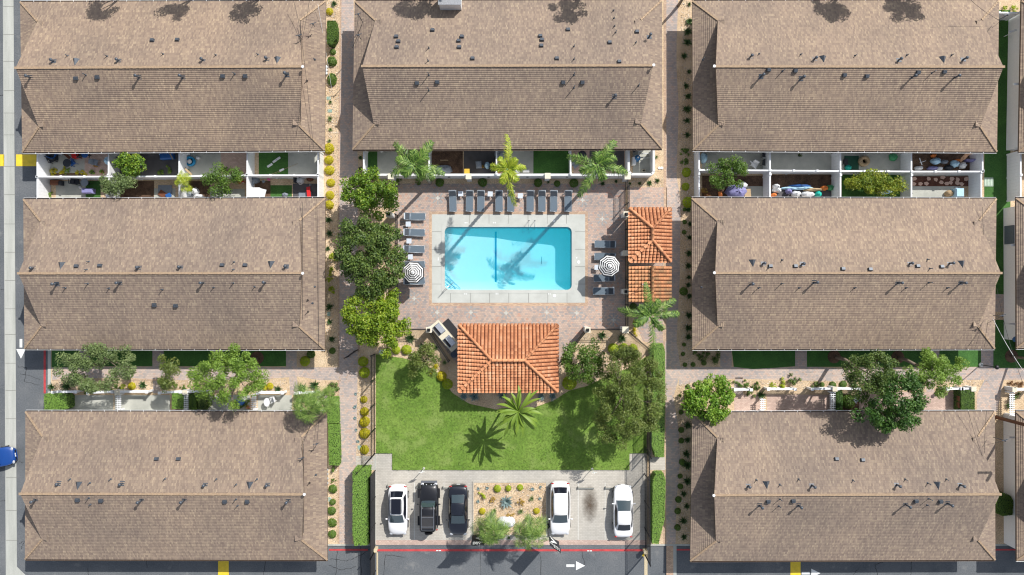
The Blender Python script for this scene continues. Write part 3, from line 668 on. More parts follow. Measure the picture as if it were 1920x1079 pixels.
# ------------------------------------------------------------------ vegetation
M_BARK = plain('bark', srgb(126,112,98), 0.9, var=0.25, scale=8)
M_PBARK = plain('palm_bark', srgb(150,142,132), 0.9, var=0.25, scale=10)
LM = {
 'bright': leafmat('leaf_bright', [(0.04,0.10,0.008),(0.10,0.20,0.015),(0.18,0.30,0.02),(0.36,0.40,0.03)], patch=0.35),
 'dark': leafmat('leaf_dark', [(0.03,0.065,0.012),(0.065,0.12,0.02),(0.13,0.20,0.032),(0.26,0.32,0.09)], patch=0.35),
 'yellowgreen': leafmat('leaf_yellowgreen', [(0.09,0.17,0.01),(0.16,0.27,0.012),(0.25,0.35,0.018),(0.42,0.44,0.04)], patch=0.35),
 'olive': leafmat('leaf_olive', [(0.06,0.10,0.015),(0.12,0.17,0.028),(0.18,0.23,0.045),(0.26,0.27,0.09)]),
 'grey': leafmat('leaf_grey', [(0.07,0.11,0.035),(0.13,0.19,0.06),(0.20,0.27,0.09),(0.29,0.35,0.15)]),
 'lime': leafmat('leaf_lime', [(0.07,0.16,0.012),(0.13,0.27,0.018),(0.22,0.36,0.03),(0.34,0.44,0.07)]),
 'fresh': leafmat('leaf_fresh', [(0.08,0.16,0.02),(0.15,0.26,0.03),(0.23,0.36,0.05),(0.33,0.45,0.09)]),
 'deep': leafmat('leaf_deep', [(0.016,0.055,0.010),(0.04,0.11,0.015),(0.075,0.17,0.022),(0.15,0.26,0.035)]),
 'yellow': leafmat('leaf_yellow', [(0.42,0.38,0.01),(0.56,0.50,0.012),(0.68,0.60,0.03)], 0.35, patch=0.3),
 'gold': leafmat('leaf_gold', [(0.28,0.17,0.03),(0.42,0.27,0.05),(0.5,0.36,0.09)], 0.2),
 'chart': leafmat('leaf_chartreuse', [(0.24,0.34,0.01),(0.38,0.48,0.015),(0.52,0.58,0.03)], 0.35, patch=0.3),
 'shrub': leafmat('leaf_shrub', [(0.05,0.11,0.015),(0.10,0.19,0.02),(0.17,0.26,0.03)]),
 'agave': leafmat('leaf_agave', [(0.13,0.20,0.20),(0.20,0.28,0.28),(0.28,0.36,0.34)], 0.05, patch=0.2),
 'aloe': leafmat('leaf_aloe', [(0.09,0.15,0.05),(0.17,0.25,0.08),(0.28,0.36,0.14)], 0.1, patch=0.2),
 'spiky': leafmat('leaf_spiky', [(0.02,0.055,0.015),(0.04,0.09,0.02),(0.08,0.15,0.03)], 0.1, patch=0.2),
 'palm': leafmat('leaf_palm', [(0.03,0.08,0.012),(0.08,0.17,0.02),(0.16,0.28,0.035),(0.34,0.44,0.12)], 0.22, patch=0.15),
 'palmy': leafmat('leaf_palm_yellow', [(0.16,0.24,0.012),(0.28,0.38,0.015),(0.42,0.48,0.03),(0.55,0.55,0.10)], 0.3, patch=0.2),
 'straps': leafmat('leaf_straps', [(0.03,0.08,0.012),(0.08,0.17,0.02),(0.20,0.30,0.03),(0.44,0.48,0.10)], 0.2, patch=0.1),
 'fan': leafmat('leaf_fan', [(0.05,0.11,0.02),(0.11,0.20,0.03),(0.19,0.30,0.05),(0.30,0.38,0.11)], 0.25, patch=0.2),
 'hedge': leafmat('leaf_hedge', [(0.15,0.28,0.04),(0.18,0.32,0.05),(0.22,0.36,0.065)], 0.1),
 'citrus': leafmat('leaf_citrus', [(0.06,0.12,0.012),(0.14,0.22,0.015),(0.30,0.34,0.02),(0.42,0.42,0.05)], 0.25),
 'brown': leafmat('leaf_brown', [(0.16,0.07,0.02),(0.24,0.12,0.04)], 0.1),
}
def leaves_mesh(name, cents, nrm, size, mat, rs, asp=0.55):
    """one rhombus per leaf: cents (n,3), nrm (n,3), size (n,)"""
    n = len(cents)
    nrm = nrm/np.maximum(1e-6, np.linalg.norm(nrm, axis=1))[:,None]
    r = rs.normal(size=(n,3)); u = np.cross(nrm, r); u /= np.maximum(1e-6, np.linalg.norm(u, axis=1))[:,None]
    v = np.cross(nrm, u); s = size[:,None]
    V = np.stack([cents-u*s*0.5, cents-v*s*0.5*asp+u*s*0.05-nrm*s*0.06, cents+u*s*0.5, cents+v*s*0.5*asp+u*s*0.05-nrm*s*0.06], 1).reshape(-1,3)
    me = bpy.data.meshes.new(name); me.vertices.add(4*n); me.vertices.foreach_set('co', V.ravel().astype(np.float32))
    me.loops.add(4*n); me.loops.foreach_set('vertex_index', np.arange(4*n, dtype=np.int32))
    me.polygons.add(n); me.polygons.foreach_set('loop_start', np.arange(0,4*n,4,dtype=np.int32)); me.polygons.foreach_set('loop_total', np.full(n,4,dtype=np.int32))
    me.materials.append(mat); me.update(calc_edges=True); return me
def tree(label, cx, cy, rx, ry, h, kind, seed, base=None, dens=1.0, leaf=0.17, group=None, name='broadleaf_tree', cat='tree', gap=0.0, clr=0.55, rz=None, lobes=None):
    """cx,cy,rx,ry: crown outline in photo pixels; h: crown top height"""
    rs = np.random.RandomState(seed); rnd = random.Random(seed)
    rz = rz or min(h*0.36, (rx+ry)*S*0.42); hc = h-rz
    c = P(cx, cy, hc); k = S*(CAM_H-hc)/CAM_H; RX, RY = rx*k, ry*k
    b = G(*base) if base else Vector((c.x, c.y, 0))
    root = thing(name, label, cat, (b.x, b.y, 0), 0, group)
    oc = Vector((c.x-b.x, c.y-b.y, hc))
    # clump centres
    area = RX*RY; nc = max(9, int(area*8.8*dens/ (clr/0.55)**2))
    ang0 = rs.rand(5)*6.28; cl = []
    tries = 0
    while len(cl) < nc and tries < 4000:
        tries += 1
        th = rs.rand()*6.2832; rr = math.sqrt(rs.rand()); edge = 0.97 + 0.08*math.sin(2*th+ang0[0]) + 0.07*math.sin(3*th+ang0[1]) + 0.06*math.sin(5*th+ang0[2])
        p = np.array([rr*edge*math.cos(th), rr*edge*math.sin(th), 0.0]); p[2] = math.sqrt(max(0, 1-0.85*rr*rr))*(0.9-1.1*rs.rand()**1.6)
        if gap and math.sin(3.1*p[0]*2+ang0[3])+math.sin(3.7*p[1]*2+ang0[4]) > 2-2.4*gap: continue
        if lobes and min(((p[0]-lx)**2+(p[1]-ly)**2)/lr**2 for lx, ly, lr in lobes) > 1: continue
        q = np.array([p[0]*(RX-clr*0.45), p[1]*(RY-clr*0.45), p[2]*rz])
        cl.append(q)
    cl = np.array(cl)
    per = int(125*(clr/0.55)**2*(0.17/leaf)**1.5)
    C = np.repeat(cl, per, 0); n = len(C); d = rs.normal(size=(n,3)); d /= np.linalg.norm(d,axis=1)[:,None]
    rcl = np.repeat(clr*(0.65+0.6*rs.rand(len(cl))), per)
    rr = (0.25+0.75*rs.rand(n)**0.5)*rcl
    pos = C + d*rr[:,None]*np.array([1,1,0.72])
    nr = d*0.75 + np.array([0,0,0.55]) + rs.normal(size=(n,3))*0.62
    size = leaf*(0.7+0.6*rs.rand(n))*1.25
    me = leaves_mesh('crown', pos, nr, size, LM[kind], rs)
    cr = link('crown', me, root, oc)
    # trunk and limbs
    t = MB(); r0 = 0.05+0.017*h; fork = Vector((oc.x*0.55, oc.y*0.55, max(0.7, (hc-rz*0.6)*0.75)))
    t.tube([(0,0,-0.05),(oc.x*0.12+0.04,oc.y*0.12,fork.z*0.5),fork], [r0*1.25, r0, r0*0.85], 8)
    idx = rs.choice(len(cl), min(len(cl), 16), replace=False)
    mains = [idx[i] for i in range(min(5, len(idx)))]
    mp = []
    for i in mains:
        e = Vector(cl[i])*0.6 + oc; m1 = fork.lerp(e, 0.5) + Vector((rnd.uniform(-.15,.15), rnd.uniform(-.15,.15), 0.15))
        t.tube([fork, m1, e], [r0*0.6, r0*0.42, r0*0.25], 6); mp += [m1, e]
    for i in idx:
        e = Vector(cl[i]) + oc; s_ = min(mp, key=lambda m: (m-e).length)
        m1 = s_.lerp(e, 0.5) + Vector((rnd.uniform(-.1,.1), rnd.uniform(-.1,.1), 0.05))
        t.tube([s_, m1, e], [r0*0.27, r0*0.18, r0*0.08], 5)
    t.build('trunk', M_BARK, root)
    return root
# trees inside the picture (crown outline in photo pixels)
tree('bright green round tree at the upper left corner of the pool deck', 697,364,54,48,5.0,'bright',1, base=(700,380), dens=1.35)
tree('dark green wide tree left of the pool, middle of the three along the deck', 697,482,66,80,5.8,'dark',2, base=(700,480), dens=1.5)
tree('yellow green tree left of the pool, lowest of the three along the deck', 707,598,67,64,5.0,'yellowgreen',3, base=(708,588), gap=0.06, dens=1.35)
tree('small olive tree with thin crown at the top of the lawn left of the gazebo', 797,680,36,34,3.4,'olive',4, base=(790,690), dens=0.85, leaf=0.12, gap=0.1)
tree('dappled grey green tree right of the gazebo beside the angled fence', 1096,678,42,45,4.2,'shrub',5, base=(1090,680), leaf=0.13)
tree('largest olive brown tree standing over the right end of the lawn', 1177,743,72,92,6.6,'olive',6, base=(1160,735), dens=1.05, leaf=0.12, clr=0.6)
tree('lime green dense tree at the fork of the right walk', 1330,747,49,44,4.4,'lime',7, base=(1325,745), dens=1.4, leaf=0.2)
tree('olive tree whose pale trunk leans out of the shaded lawn on the right', 1626,698,48,50,7.2,'dark',8, base=(1567,669), leaf=0.13, dens=0.9)
tree('large dark green tree overhanging the lower right roof', 1666,752,70,60,7.2,'deep',9, base=(1655,740), dens=1.15)
tree('light olive spreading tree above the right walk near the white picket fence', 1748,696,60,44,6.4,'fresh',10, base=(1684,671), leaf=0.12, dens=0.85, gap=0.12)
tree('grey green wispy tree over the left walk beside the red kerb line', 182,686,72,50,5.0,'grey',11, base=(195,680), leaf=0.12, dens=0.8, gap=0.12)
tree('light green sprawling tree over the left walk above the patios', 430,706,70,60,6.2,'fresh',12, base=(482,672), leaf=0.13, dens=0.95, gap=0.1)
tree('sparse yellowish tree between the wispy grey tree and the light green tree', 328,690,36,38,4.0,'olive',13, base=(316,682), leaf=0.12, dens=0.5, gap=0.25)
tree('round bright green tree inside the upper left walled patio', 252,312,34,25,3.2,'bright',14, base=(246,325), dens=1.1)
tree('dusty olive tree leaning over the white patio wall at upper left', 222,347,40,24,3.6,'grey',15, base=(210,350), leaf=0.12)
tree('open branched tree over the white patio wall left of the yellow shrubs', 418,342,42,32,3.8,'shrub',16, base=(425,340), leaf=0.13, dens=0.7, gap=0.2)
tree('olive tree over the white wall of the first right patio', 1357,326,44,36,3.6,'shrub',17, base=(1350,335), leaf=0.13, dens=0.8, gap=0.15)
tree('flowering citrus thicket filling the patio with green matting', 1639,345,60,23,2.3,'citrus',18, base=(1640,348), leaf=0.13, dens=1.3, name='citrus_thicket', cat='shrub')
for i, (x, y, r) in enumerate(((206,-48,34),(345,-46,30),(482,-46,34),(812,-42,44),(1104,-40,40),(1608,-42,42),(1756,-44,44),(1290,-20,26))):
    tree('tree beyond the top edge of the picture whose shade falls on the roof', x, y, r, r*0.8, 6.6 if i < 7 else 4.6, 'dark', 30+i, dens=0.9, leaf=0.16, group='trees just beyond the top edge')

# ------------------------------------------------------------------ palms
def frond_mesh(L, droop, el, seed, mat, width=0.72, n=36, blade=0.036):
    rs = random.Random(seed); mb = MB(); pts = []
    a = el; p = Vector((0,0,0)); ds = L/12
    for i in range(13):
        pts.append(p.copy()); p = p + Vector((math.cos(a)*ds, 0, math.sin(a)*ds)); a -= droop/12*(0.5+i/12)
    mb.tube(pts, [0.035*(1-i/13)+0.006 for i in range(13)], 5)
    for i in range(n):
        t = 0.10+0.90*i/n; f = t*12; j = min(11, int(f)); q = pts[j].lerp(pts[j+1], f-j); d = (pts[j+1]-pts[j]).normalized()
        ll = width*(math.sin(math.pi*min(1,(t*0.84+0.13)))**0.6)*rs.uniform(0.7,1.15)
        for sd in (-1, 1):
            o = (d*0.75 + Vector((0,sd,0))*1.0 + Vector((0,0,rs.uniform(-0.6,0.35)))).normalized()
            e = q + o*ll + Vector((0,0,-ll*0.38)); m = q + o*ll*0.5; sd2 = d*blade*rs.uniform(0.8,1.3)
            mb.add([q-sd2*0.5, m-sd2, e, m+sd2, q+sd2*0.5], [(0,1,2,3,4)])
    return mb.mesh('frond', mat)
def fan_mesh(L, r, seed, mat, n=22, droop=0.5, el=0.3):
    """fan palm leaf: stalk and a pleated round fan with drooping tips"""
    rs = random.Random(seed); mb = MB(); c = Vector((L*math.cos(el),0,L*math.sin(el))); mb.tube([(0,0,0),(c.x*0.5,0,c.z*0.55),tuple(c)], [0.02,0.016,0.012], 5); tl = rs.uniform(-0.45,-0.05); tw = rs.uniform(-0.4,0.4)
    for i in range(n):
        a = (i/(n-1)-0.5)*R(290); w2 = R(290)/n*0.5; rr = r*rs.uniform(0.85,1.08)*(1-0.12*abs(a)/2.5)
        d = Vector((math.cos(a), math.sin(a), math.cos(a)*tl+math.sin(a)*tw)).normalized(); s_ = Vector((-math.sin(a), math.cos(a), 0))
        m = c + d*rr*0.55 + Vector((0,0,0.03)); e = c + d*rr - Vector((0,0,droop*r*0.4*rs.uniform(0.6,1.4)))
        hw = rr*0.55*math.tan(w2)*0.6
        mb.add([c, m-s_*hw, e, m+s_*hw], [(0,1,2,3)])
    return mb.mesh('frond', mat)
def palm(name, label, base, top, h, fr, mat, trunk_r=0.16, L=2.7, group=None, kind='feather', width=0.7, bark=None, seed=0):
    """base/top photo pixels of the foot and the crown; fr = [(azimuth deg, elevation deg, length factor, droop)]"""
    rnd = random.Random(seed)
    b = G(*base); t = P(top[0], top[1], h); root = thing(name, label, 'palm tree', (b.x,b.y,0), 0, group)
    d = t - b; m = MB(); n = 10; pts = []; rad = []
    for i in range(n+1):
        u = i/n; pts.append((d.x*u**1.2, d.y*u**1.2, d.z*u)); rad.append(trunk_r*(1.35 if i == 0 else 1.0-0.25*u))
    m.tube(pts, rad, 10)
    for i in range(1, int(h/0.35)):
        u = i*0.35/h; m.lathe((d.x*u**1.2, d.y*u**1.2, d.z*u), [(trunk_r*1.04,0),(trunk_r*1.07,0.03),(trunk_r*1.0,0.06)], 10)
    m.build('trunk', bark or M_PBARK, root)
    if kind == 'feather':
        cs = MB(); cs.tube([(d.x,d.y,d.z-0.7),(d.x,d.y,d.z+0.1)], [trunk_r*0.9, trunk_r*0.5], 10); cs.build('crownshaft', plain('crownshaft', (0.14,0.24,0.05,1), 0.5), root)
    for i, (azd, eld, lf, dr) in enumerate(fr):
        if kind == 'feather': me = frond_mesh(L*lf, R(dr), R(eld), seed*50+i, mat, width)
        elif kind == 'broad': me = broad_mesh(L*lf, R(dr), R(eld), seed*50+i, mat)
        else: me = fan_mesh(L*0.5*lf*(1-0.2*(eld/90)), L*0.31*(0.6+0.5*rnd.random()), seed*50+i, mat, droop=dr/100, el=R(eld))
        o = link('frond', me, root, (d.x, d.y, d.z + (0 if kind == 'feather' else rnd.uniform(-0.1,0.1))))
        o.rotation_euler = (rnd.uniform(-.5,.5) if kind != 'broad' else rnd.uniform(-1,1), 0, R(azd))
    return root
def broad_mesh(L, droop, el, seed, mat):
    """wide strap leaf with a crease"""
    mb = MB(); a = el; p = Vector((0,0,0)); n = 10; rs = random.Random(seed)
    for i in range(n+1):
        t = i/n; w_ = (0.05 if t < 0.12 else 0.16*math.sin(math.pi*min(1, (t-0.08)/0.95))**0.7)*1.0
        mb.v += [tuple(p+Vector((0,-w_,w_*0.35))), tuple(p), tuple(p+Vector((0,w_,w_*0.35)))]
        p = p + Vector((math.cos(a)*L/n, 0, math.sin(a)*L/n)); a -= droop/n*(0.5+t)
    for i in range(n):
        b = i*3
        for k in (0,1): mb.f.append((b+k,b+k+1,b+k+4,b+k+3)); mb.mi.append(0); mb.sm.append(True)
    return mb.mesh('frond', mat)
# azimuth is counter-clockwise from the right of the picture
palm('feather_palm','green feather palm whose crown crosses the roof edge, leftmost of three along the pool wall',(807,343),(777,309),8.0,
     [(135,18,1.0,70),(52,22,.95,70),(198,12,.85,65),(-14,12,1.0,60),(-60,15,.55,70),(95,35,.45,50),(165,30,.6,60),(-35,28,.8,60),(225,25,.5,60),(25,30,.5,50)],LM['palm'],seed=1,group='feather palms along the pool wall')
palm('feather_palm','yellow green feather palm standing between the two green ones along the pool wall',(957,338),(951,318),8.0,
     [(88,15,1.15,60),(-82,10,1.2,60),(172,22,.55,70),(10,18,.6,65),(130,35,.45,60),(50,35,.45,60),(-110,30,.5,60),(-50,30,.5,60)],LM['palmy'],seed=2,group='feather palms along the pool wall',width=0.55)
palm('feather_palm','green feather palm nearest the pool gate, rightmost of three along the pool wall',(1106,343),(1121,310),9.2,
     [(165,12,1.0,60),(55,20,.95,65),(-12,10,1.0,60),(238,12,1.15,60),(95,35,.4,50),(200,28,.6,60),(20,30,.6,60),(-70,25,.5,60)],LM['palm'],seed=3,group='feather palms along the pool wall',width=0.68)
palm('feather_palm','tall feather palm below the gabled pool house',(1205,585),(1219,593),7.6,
     [(98,22,1.1,55),(172,12,1.05,60),(5,12,1.0,60),(35,15,1.0,60),(-82,8,1.45,60),(140,30,.5,60),(-45,28,.6,60),(210,26,.6,60),(68,32,.6,50)],LM['palm'],seed=4,width=0.6)
palm('strap_leaf_palm','broad leaved palm with curved trunk at the lawn edge under the gazebo',(948,757),(972,772),4.6,
     [(172,8,.75,60),(160,18,.8,60),(140,30,.8,80),(215,10,.95,50),(238,6,1.0,40),(262,10,.95,40),(285,5,.95,50),(310,8,.9,50),(335,10,.8,60),(20,25,.75,60),(48,12,1.0,40),(78,28,.8,60),(100,38,.6,60),(118,30,.7,60),(5,35,.6,70),(190,32,.7,60),(300,35,.6,60),(250,35,.6,60),(225,45,.7,90),(270,30,.9,80),(320,28,.85,80),(350,30,.85,70),(30,20,.9,60),(62,30,.85,60),(90,20,.9,60),(130,20,.8,60),(180,45,.6,90),(15,55,.5,80)],LM['straps'],trunk_r=0.09,L=2.6,kind='broad',seed=5,bark=M_BARK)
def fans(n, seed, lo=0.75): 
    r = random.Random(seed); return [(i*137.5+r.uniform(-15,15), r.choice((-10,8,20,40,60,78)), r.uniform(lo-0.15,1.1), r.uniform(40,90)) for i in range(n)]
palm('fan_palm','fan palm with shaggy green crown left of the white rock sign',(925,962),(922,989),4.0,fans(34,1),LM['fan'],trunk_r=0.18,L=2.75,kind='fan',seed=6)
palm('fan_palm','fan palm with shaggy green crown right of the white rock sign',(992,968),(995,996),3.8,fans(34,2),LM['fan'],trunk_r=0.18,L=2.7,kind='fan',seed=7)
palm('fan_palm','fan palm overhanging the lower left roof corner',(608,737),(577,756),4.6,fans(30,3),LM['fan'],trunk_r=0.17,L=2.7,kind='fan',seed=8)
palm('fan_palm','thin crowned fan palm between the lower left roof and the green hedge strip',(614,742),(604,752),4.4,fans(24,4),LM['fan'],trunk_r=0.12,L=2.2,kind='fan',seed=9)
palm('fan_palm','pale lime fan palm poking over the white patio wall at upper left',(352,338),(343,341),3.0,fans(20,5),LM['palmy'],trunk_r=0.12,L=1.5,kind='fan',seed=10)

# ------------------------------------------------------------------ shrubs and small plants: build one of each, then copy
def ball_mesh(name, mat, seed, n=620, leaf=0.11, flat=0.8, rough=0.16):
    rs = np.random.RandomState(seed); d = rs.normal(size=(n,3)); d /= np.linalg.norm(d,axis=1)[:,None]
    d[:,2] = np.abs(d[:,2])*1.0-0.15; r = 0.5*(1-rough*rs.rand(n)); p = d*r[:,None]*np.array([1,1,flat*1.3]); p[:,2] += 0.12
    return leaves_mesh(name, p, d+rs.normal(size=(n,3))*0.35+np.array([0,0,0.4]), leaf*(0.8+0.5*rs.rand(n)), mat, rs, 0.7)
def loose_mesh(name, mat, seed, n=420, leaf=0.13):
    rs = np.random.RandomState(seed); k = rs.normal(size=(9,3))*np.array([.26,.26,.1])+np.array([0,0,.3]); c = k[rs.randint(9,size=n)]; d = rs.normal(size=(n,3)); d /= np.linalg.norm(d,axis=1)[:,None]
    p = c + d*0.2*(0.3+0.7*rs.rand(n))[:,None]; p[:,2] = np.abs(p[:,2]); q = p[:,:2]; 
    return leaves_mesh(name, p, d+np.array([0,0,0.6]), leaf*(0.7+0.6*rs.rand(n)), mat, rs, 0.5)
def spike_mesh(name, mat, seed, n=26, L=0.5, wd=0.05, el=(15,75), thick=False):
    r = random.Random(seed); mb = MB()
    for i in range(n):
        a = i*2.39996+r.uniform(-.2,.2); e = R(el[0]+(el[1]-el[0])*(i/n)**0.8+r.uniform(-6,6)); l = L*r.uniform(0.8,1.1)*(1-0.25*i/n)
        d = Vector((math.cos(a)*math.cos(e), math.sin(a)*math.cos(e), math.sin(e))); s_ = Vector((-math.sin(a), math.cos(a), 0)); up = d.cross(s_)*-1
        b = Vector((0,0,0.04)); m = b+d*l*0.45; t = b+d*l-Vector((0,0,l*0.1))
        mb.add([b-s_*wd*0.6, m-s_*wd+up*wd*0.3, t, m+s_*wd+up*wd*0.3, b+s_*wd*0.6, m-up*wd*0.15], [(0,1,5,4),(1,2,5),(5,2,3),(4,5,3)][0:1]+[(1,2,5),(5,2,3),(4,5,3)])
    return mb.mesh(name, mat)
PROTO = {}
def proto(key):
    if key in PROTO: return PROTO[key]
    k, v = key
    f = {'yball': lambda: ball_mesh('yellow_ball_shrub', LM['yellow'], v), 'cball': lambda: ball_mesh('ball_shrub', LM['chart'], v), 'gball': lambda: ball_mesh('ball_shrub', LM['shrub'], v),
         'dball': lambda: ball_mesh('ball_shrub', LM['dark'], v), 'hball': lambda: ball_mesh('ball_shrub', LM['lime'], v),
         'loose': lambda: loose_mesh('bush', LM['shrub'], v), 'lchart': lambda: loose_mesh('bush', LM['chart'], v), 'ldark': lambda: loose_mesh('bush', LM['dark'], v), 'lgold': lambda: loose_mesh('bush', LM['gold'], v), 'lyel': lambda: loose_mesh('bush', LM['yellow'], v),
         'lbrown': lambda: loose_mesh('bush', LM['brown'], v), 'lfresh': lambda: loose_mesh('bush', LM['fresh'], v),
         'agave': lambda: spike_mesh('agave', LM['agave'], v, 46, 0.55, 0.045), 'aloe': lambda: spike_mesh('aloe', LM['aloe'], v, 34, 0.52, 0.03), 'spiky': lambda: spike_mesh('spiky_plant', LM['spiky'], v, 30, 0.55, 0.045, (5,70)),
         'rosette': lambda: spike_mesh('rosette', LM['agave'], v, 22, 0.5, 0.07, (10,60))}[k]
    PROTO[key] = f(); return PROTO[key]
NAMES = {'yball':('ball_shrub','shrub'),'cball':('ball_shrub','shrub'),'gball':('ball_shrub','shrub'),'dball':('ball_shrub','shrub'),'hball':('ball_shrub','shrub'),'loose':('bush','bush'),'lchart':('bush','bush'),'ldark':('bush','bush'),
         'lgold':('bush','bush'),'lyel':('bush','bush'),'lbrown':('bush','bush'),'lfresh':('bush','bush'),'agave':('agave','agave'),'aloe':('aloe','succulent'),'spiky':('spiky_plant','plant'),'rosette':('rosette_plant','succulent')}
SK = K+0.0
def plant(kind, x, y, dpx, label, group=None, sq=1.0, hz=None, i=[0]):
    i[0] += 1; v = i[0] % 3; me = proto((kind, v)); nm, cat = NAMES[kind]
    q = random.Random(i[0]*13+5); g = G(x+q.uniform(-1.4,1.4), y+q.uniform(-1.4,1.4), SK); o = link(nm, me, None, g, q.uniform(0,6.28) if sq == 1.0 else 0); s_ = dpx*S*q.uniform(0.82,1.18)
    o.scale = (s_*q.uniform(.93,1.07), s_*sq, s_*(hz or 0.9)*q.uniform(.85,1.15)); o.rotation_euler[0] = q.uniform(-.12,.12)
    return tag(o, label, cat, group)
ORD = ['first','second','third','fourth','fifth','sixth','seventh','eighth','ninth','tenth','eleventh','twelfth','thirteenth','fourteenth','fifteenth','sixteenth','seventeenth','eighteenth','nineteenth','twentieth']
def row(kind, pts, fmt, group, **kw):
    n = len(pts)
    for i, p in enumerate(pts):
        o = 'topmost' if (i == 0) else ('lowest' if i == n-1 else ORD[i]+' from the top')
        plant(kind, p[0], p[1], p[2], fmt.format(o), group, **kw)
def rowx(kind, pts, fmt, group, **kw):
    n = len(pts)
    for i, p in enumerate(pts):
        o = 'leftmost' if (i == 0) else ('rightmost' if i == n-1 else ORD[i]+' from the left')
        plant(kind, p[0], p[1], p[2], fmt.format(o), group, **kw)
G1 = 'yellow ball shrubs beside the left walk'
plant('yball',620,23,16,'single yellow ball shrub near the top of the left walk',G1)
row('yball',[(619,281,20),(618,301,20),(620,320,18),(620,344,18),(620,366,18),(619,384,19)],'vivid yellow ball shrub in the line by the white patio wall, {}',G1)
row('aloe',[(621,193,15),(620,224,15),(620,244,14),(619,265,15)],'pale striped aloe on the gravel above the yellow ball shrubs, {}','striped aloes in the left bed')
plant('spiky',627,9,14,'dark spiky bush at the very top of the left bed')
def hedge(label, x0, y0, x1, y1, h, group=None, rz=0.0, seed=0, name='hedge', kind='hedge', poly=None, pr=0.06):
    """clipped hedge: leafy block, px at its top"""
    rs = np.random.RandomState(seed+7); pts = poly or [(x0,y0),(x1,y0),(x1,y1),(x0,y1)]
    w_ = [P(a, b, h) for a, b in pts]; cx = sum(p.x for p in w_)/len(w_); cy = sum(p.y for p in w_)/len(w_)
    q = [(p.x-cx, p.y-cy) for p in w_]
    root = thing(name, label, 'hedge', (cx, cy, 0), 0, group)
    mb = MB(); mb.prism([(a*0.97, b*0.985) for a, b in q], 0.05, h-0.05); mb.build('branches', plain('hedge_core', (0.02,0.04,0.012,1), 0.9), root)
    xs = [a for a,_ in q]; ys = [b for _,b in q]; W, D = max(xs)-min(xs), max(ys)-min(ys)
    n = int(W*D*520); cand = np.stack([rs.uniform(min(xs),max(xs),n), rs.uniform(min(ys),max(ys),n)],1)
    def ins(a, b):
        k = False; m = len(q)
        for i in range(m):
            (x1_,y1_),(x2_,y2_) = q[i], q[(i+1)%m]
            if (y1_ > b) != (y2_ > b) and a < (x2_-x1_)*(b-y1_)/(y2_-y1_)+x1_: k = not k
        return k
    top = np.array([(a, b, h+rs.uniform(-0.05,0.03)) for a, b in cand if ins(a, b)])
    nt_ = np.tile([0,0,1.0], (len(top),1)) + rs.normal(size=(len(top),3))*0.16
    sp, sn = [], []
    for i in range(len(q)):
        a = np.array(q[i]); b = np.array(q[(i+1)%len(q)]); L_ = np.linalg.norm(b-a); k = int(L_*h*320)
        t = rs.rand(k)[:,None]; p2 = a+(b-a)*t; nn = np.array([(b-a)[1], -(b-a)[0]])/max(L_,1e-6)
        if np.dot(nn, (a+b)/2) < 0: nn = -nn
        z = rs.rand(k)**0.7*h; sp.append(np.column_stack([p2+nn*rs.uniform(-0.06,0.04,(k,1)), z])); sn.append(np.column_stack([np.tile(nn,(k,1)), np.full(k,0.3)])+rs.normal(size=(k,3))*0.35)
    pos = np.vstack([top]+sp); nr = np.vstack([nt_]+sn)
    link('foliage', leaves_mesh('foliage', pos, nr, 0.085*(0.7+0.6*rs.rand(len(pos))), LM[kind], rs, 0.7), root)
    return root
hedge('clipped oblong hedge beside the left walk below the single yellow shrub',613,39,631,84,1.1,kind='shrub',seed=1,poly=[(613,39),(629,39),(631,55),(630,72),(622,84),(613,82)])
plant('gball',624,99,13,'small round clipped shrub right above the bigger clipped one by the left walk')
plant('gball',624,117,19,'larger round clipped shrub between the small round one and the oval one')
plant('gball',625,152,18,'oval clipped shrub by the left walk, lowest of the clipped group',sq=1.3)
row('spiky',[(618,414,19),(619,438,19),(617,466,17),(618,577,20),(618,604,16),(622,636,17)],'dark spiky bush in the gravel bed left of the pool trees, {}','dark spiky bushes in the left bed')
row('lchart',[(624,483,15),(625,507,16),(622,525,15),(621,544,15)],'yellow green bush in the gravel bed left of the pool trees, {}','bright bushes in the left bed')
plant('gball',625,657,13,'small dark round shrub below the middle left roof corner')
plant('gball',584,664,17,'round dark shrub against the middle left building corner')
plant('cball',572,676,17,'round shrub half in sun beside the short crossing path at left')
row('cball',[(683,679,18),(685,700,18)],'yellow green shrub at the top of the lawn fence, {}','shrubs by the lawn fence')
row('yball',[(682,749,15),(684,771,17),(685,790,19),(685,812,21),(685,842,18)],'yellow round shrub along the lawn fence beside the left walk, {}','yellow shrubs along the lawn fence')
row('rosette',[(668,740,10),(667,763,10),(667,783,9),(670,806,9),(671,826,9)],'small blue grey rosette between the left walk and the yellow shrubs, {}','blue grey rosettes beside the left walk')
row('loose',[(625,880,16),(624,897,11)],'loose green bush below the green hedge strip at left, {}','bushes at the lower left walk')
row('gball',[(624,917,18),(625,940,13),(624,958,17),(625,979,17),(625,1001,18)],'green round bush along the lower left building, {}','round bushes along the lower left building')
hedge('long clipped box hedge casting a wide shadow beside the parking court',661,881,691,1023,1.7,seed=2,poly=[(664,880),(690,880),(691,1022),(664,1024),(661,1000),(661,886)])
hedge('tall narrow clipped hedge right of the black parking fence',1223,888,1248,1020,1.3,seed=3,poly=[(1224,900),(1230,889),(1244,888),(1248,902),(1246,975),(1235,1020),(1223,1020)])
hedge('long clipped hedge strip between the lawn fence and the right walk',1222,646,1247,858,1.0,seed=4,poly=[(1226,646),(1243,645),(1247,660),(1247,760),(1245,858),(1229,857),(1222,835)])
hedge('short green hedge block at the corner of the lower left roof, topmost of two',614,745,634,794,0.8,seed=5,poly=[(612,745),(633,745),(635,794),(613,794)])
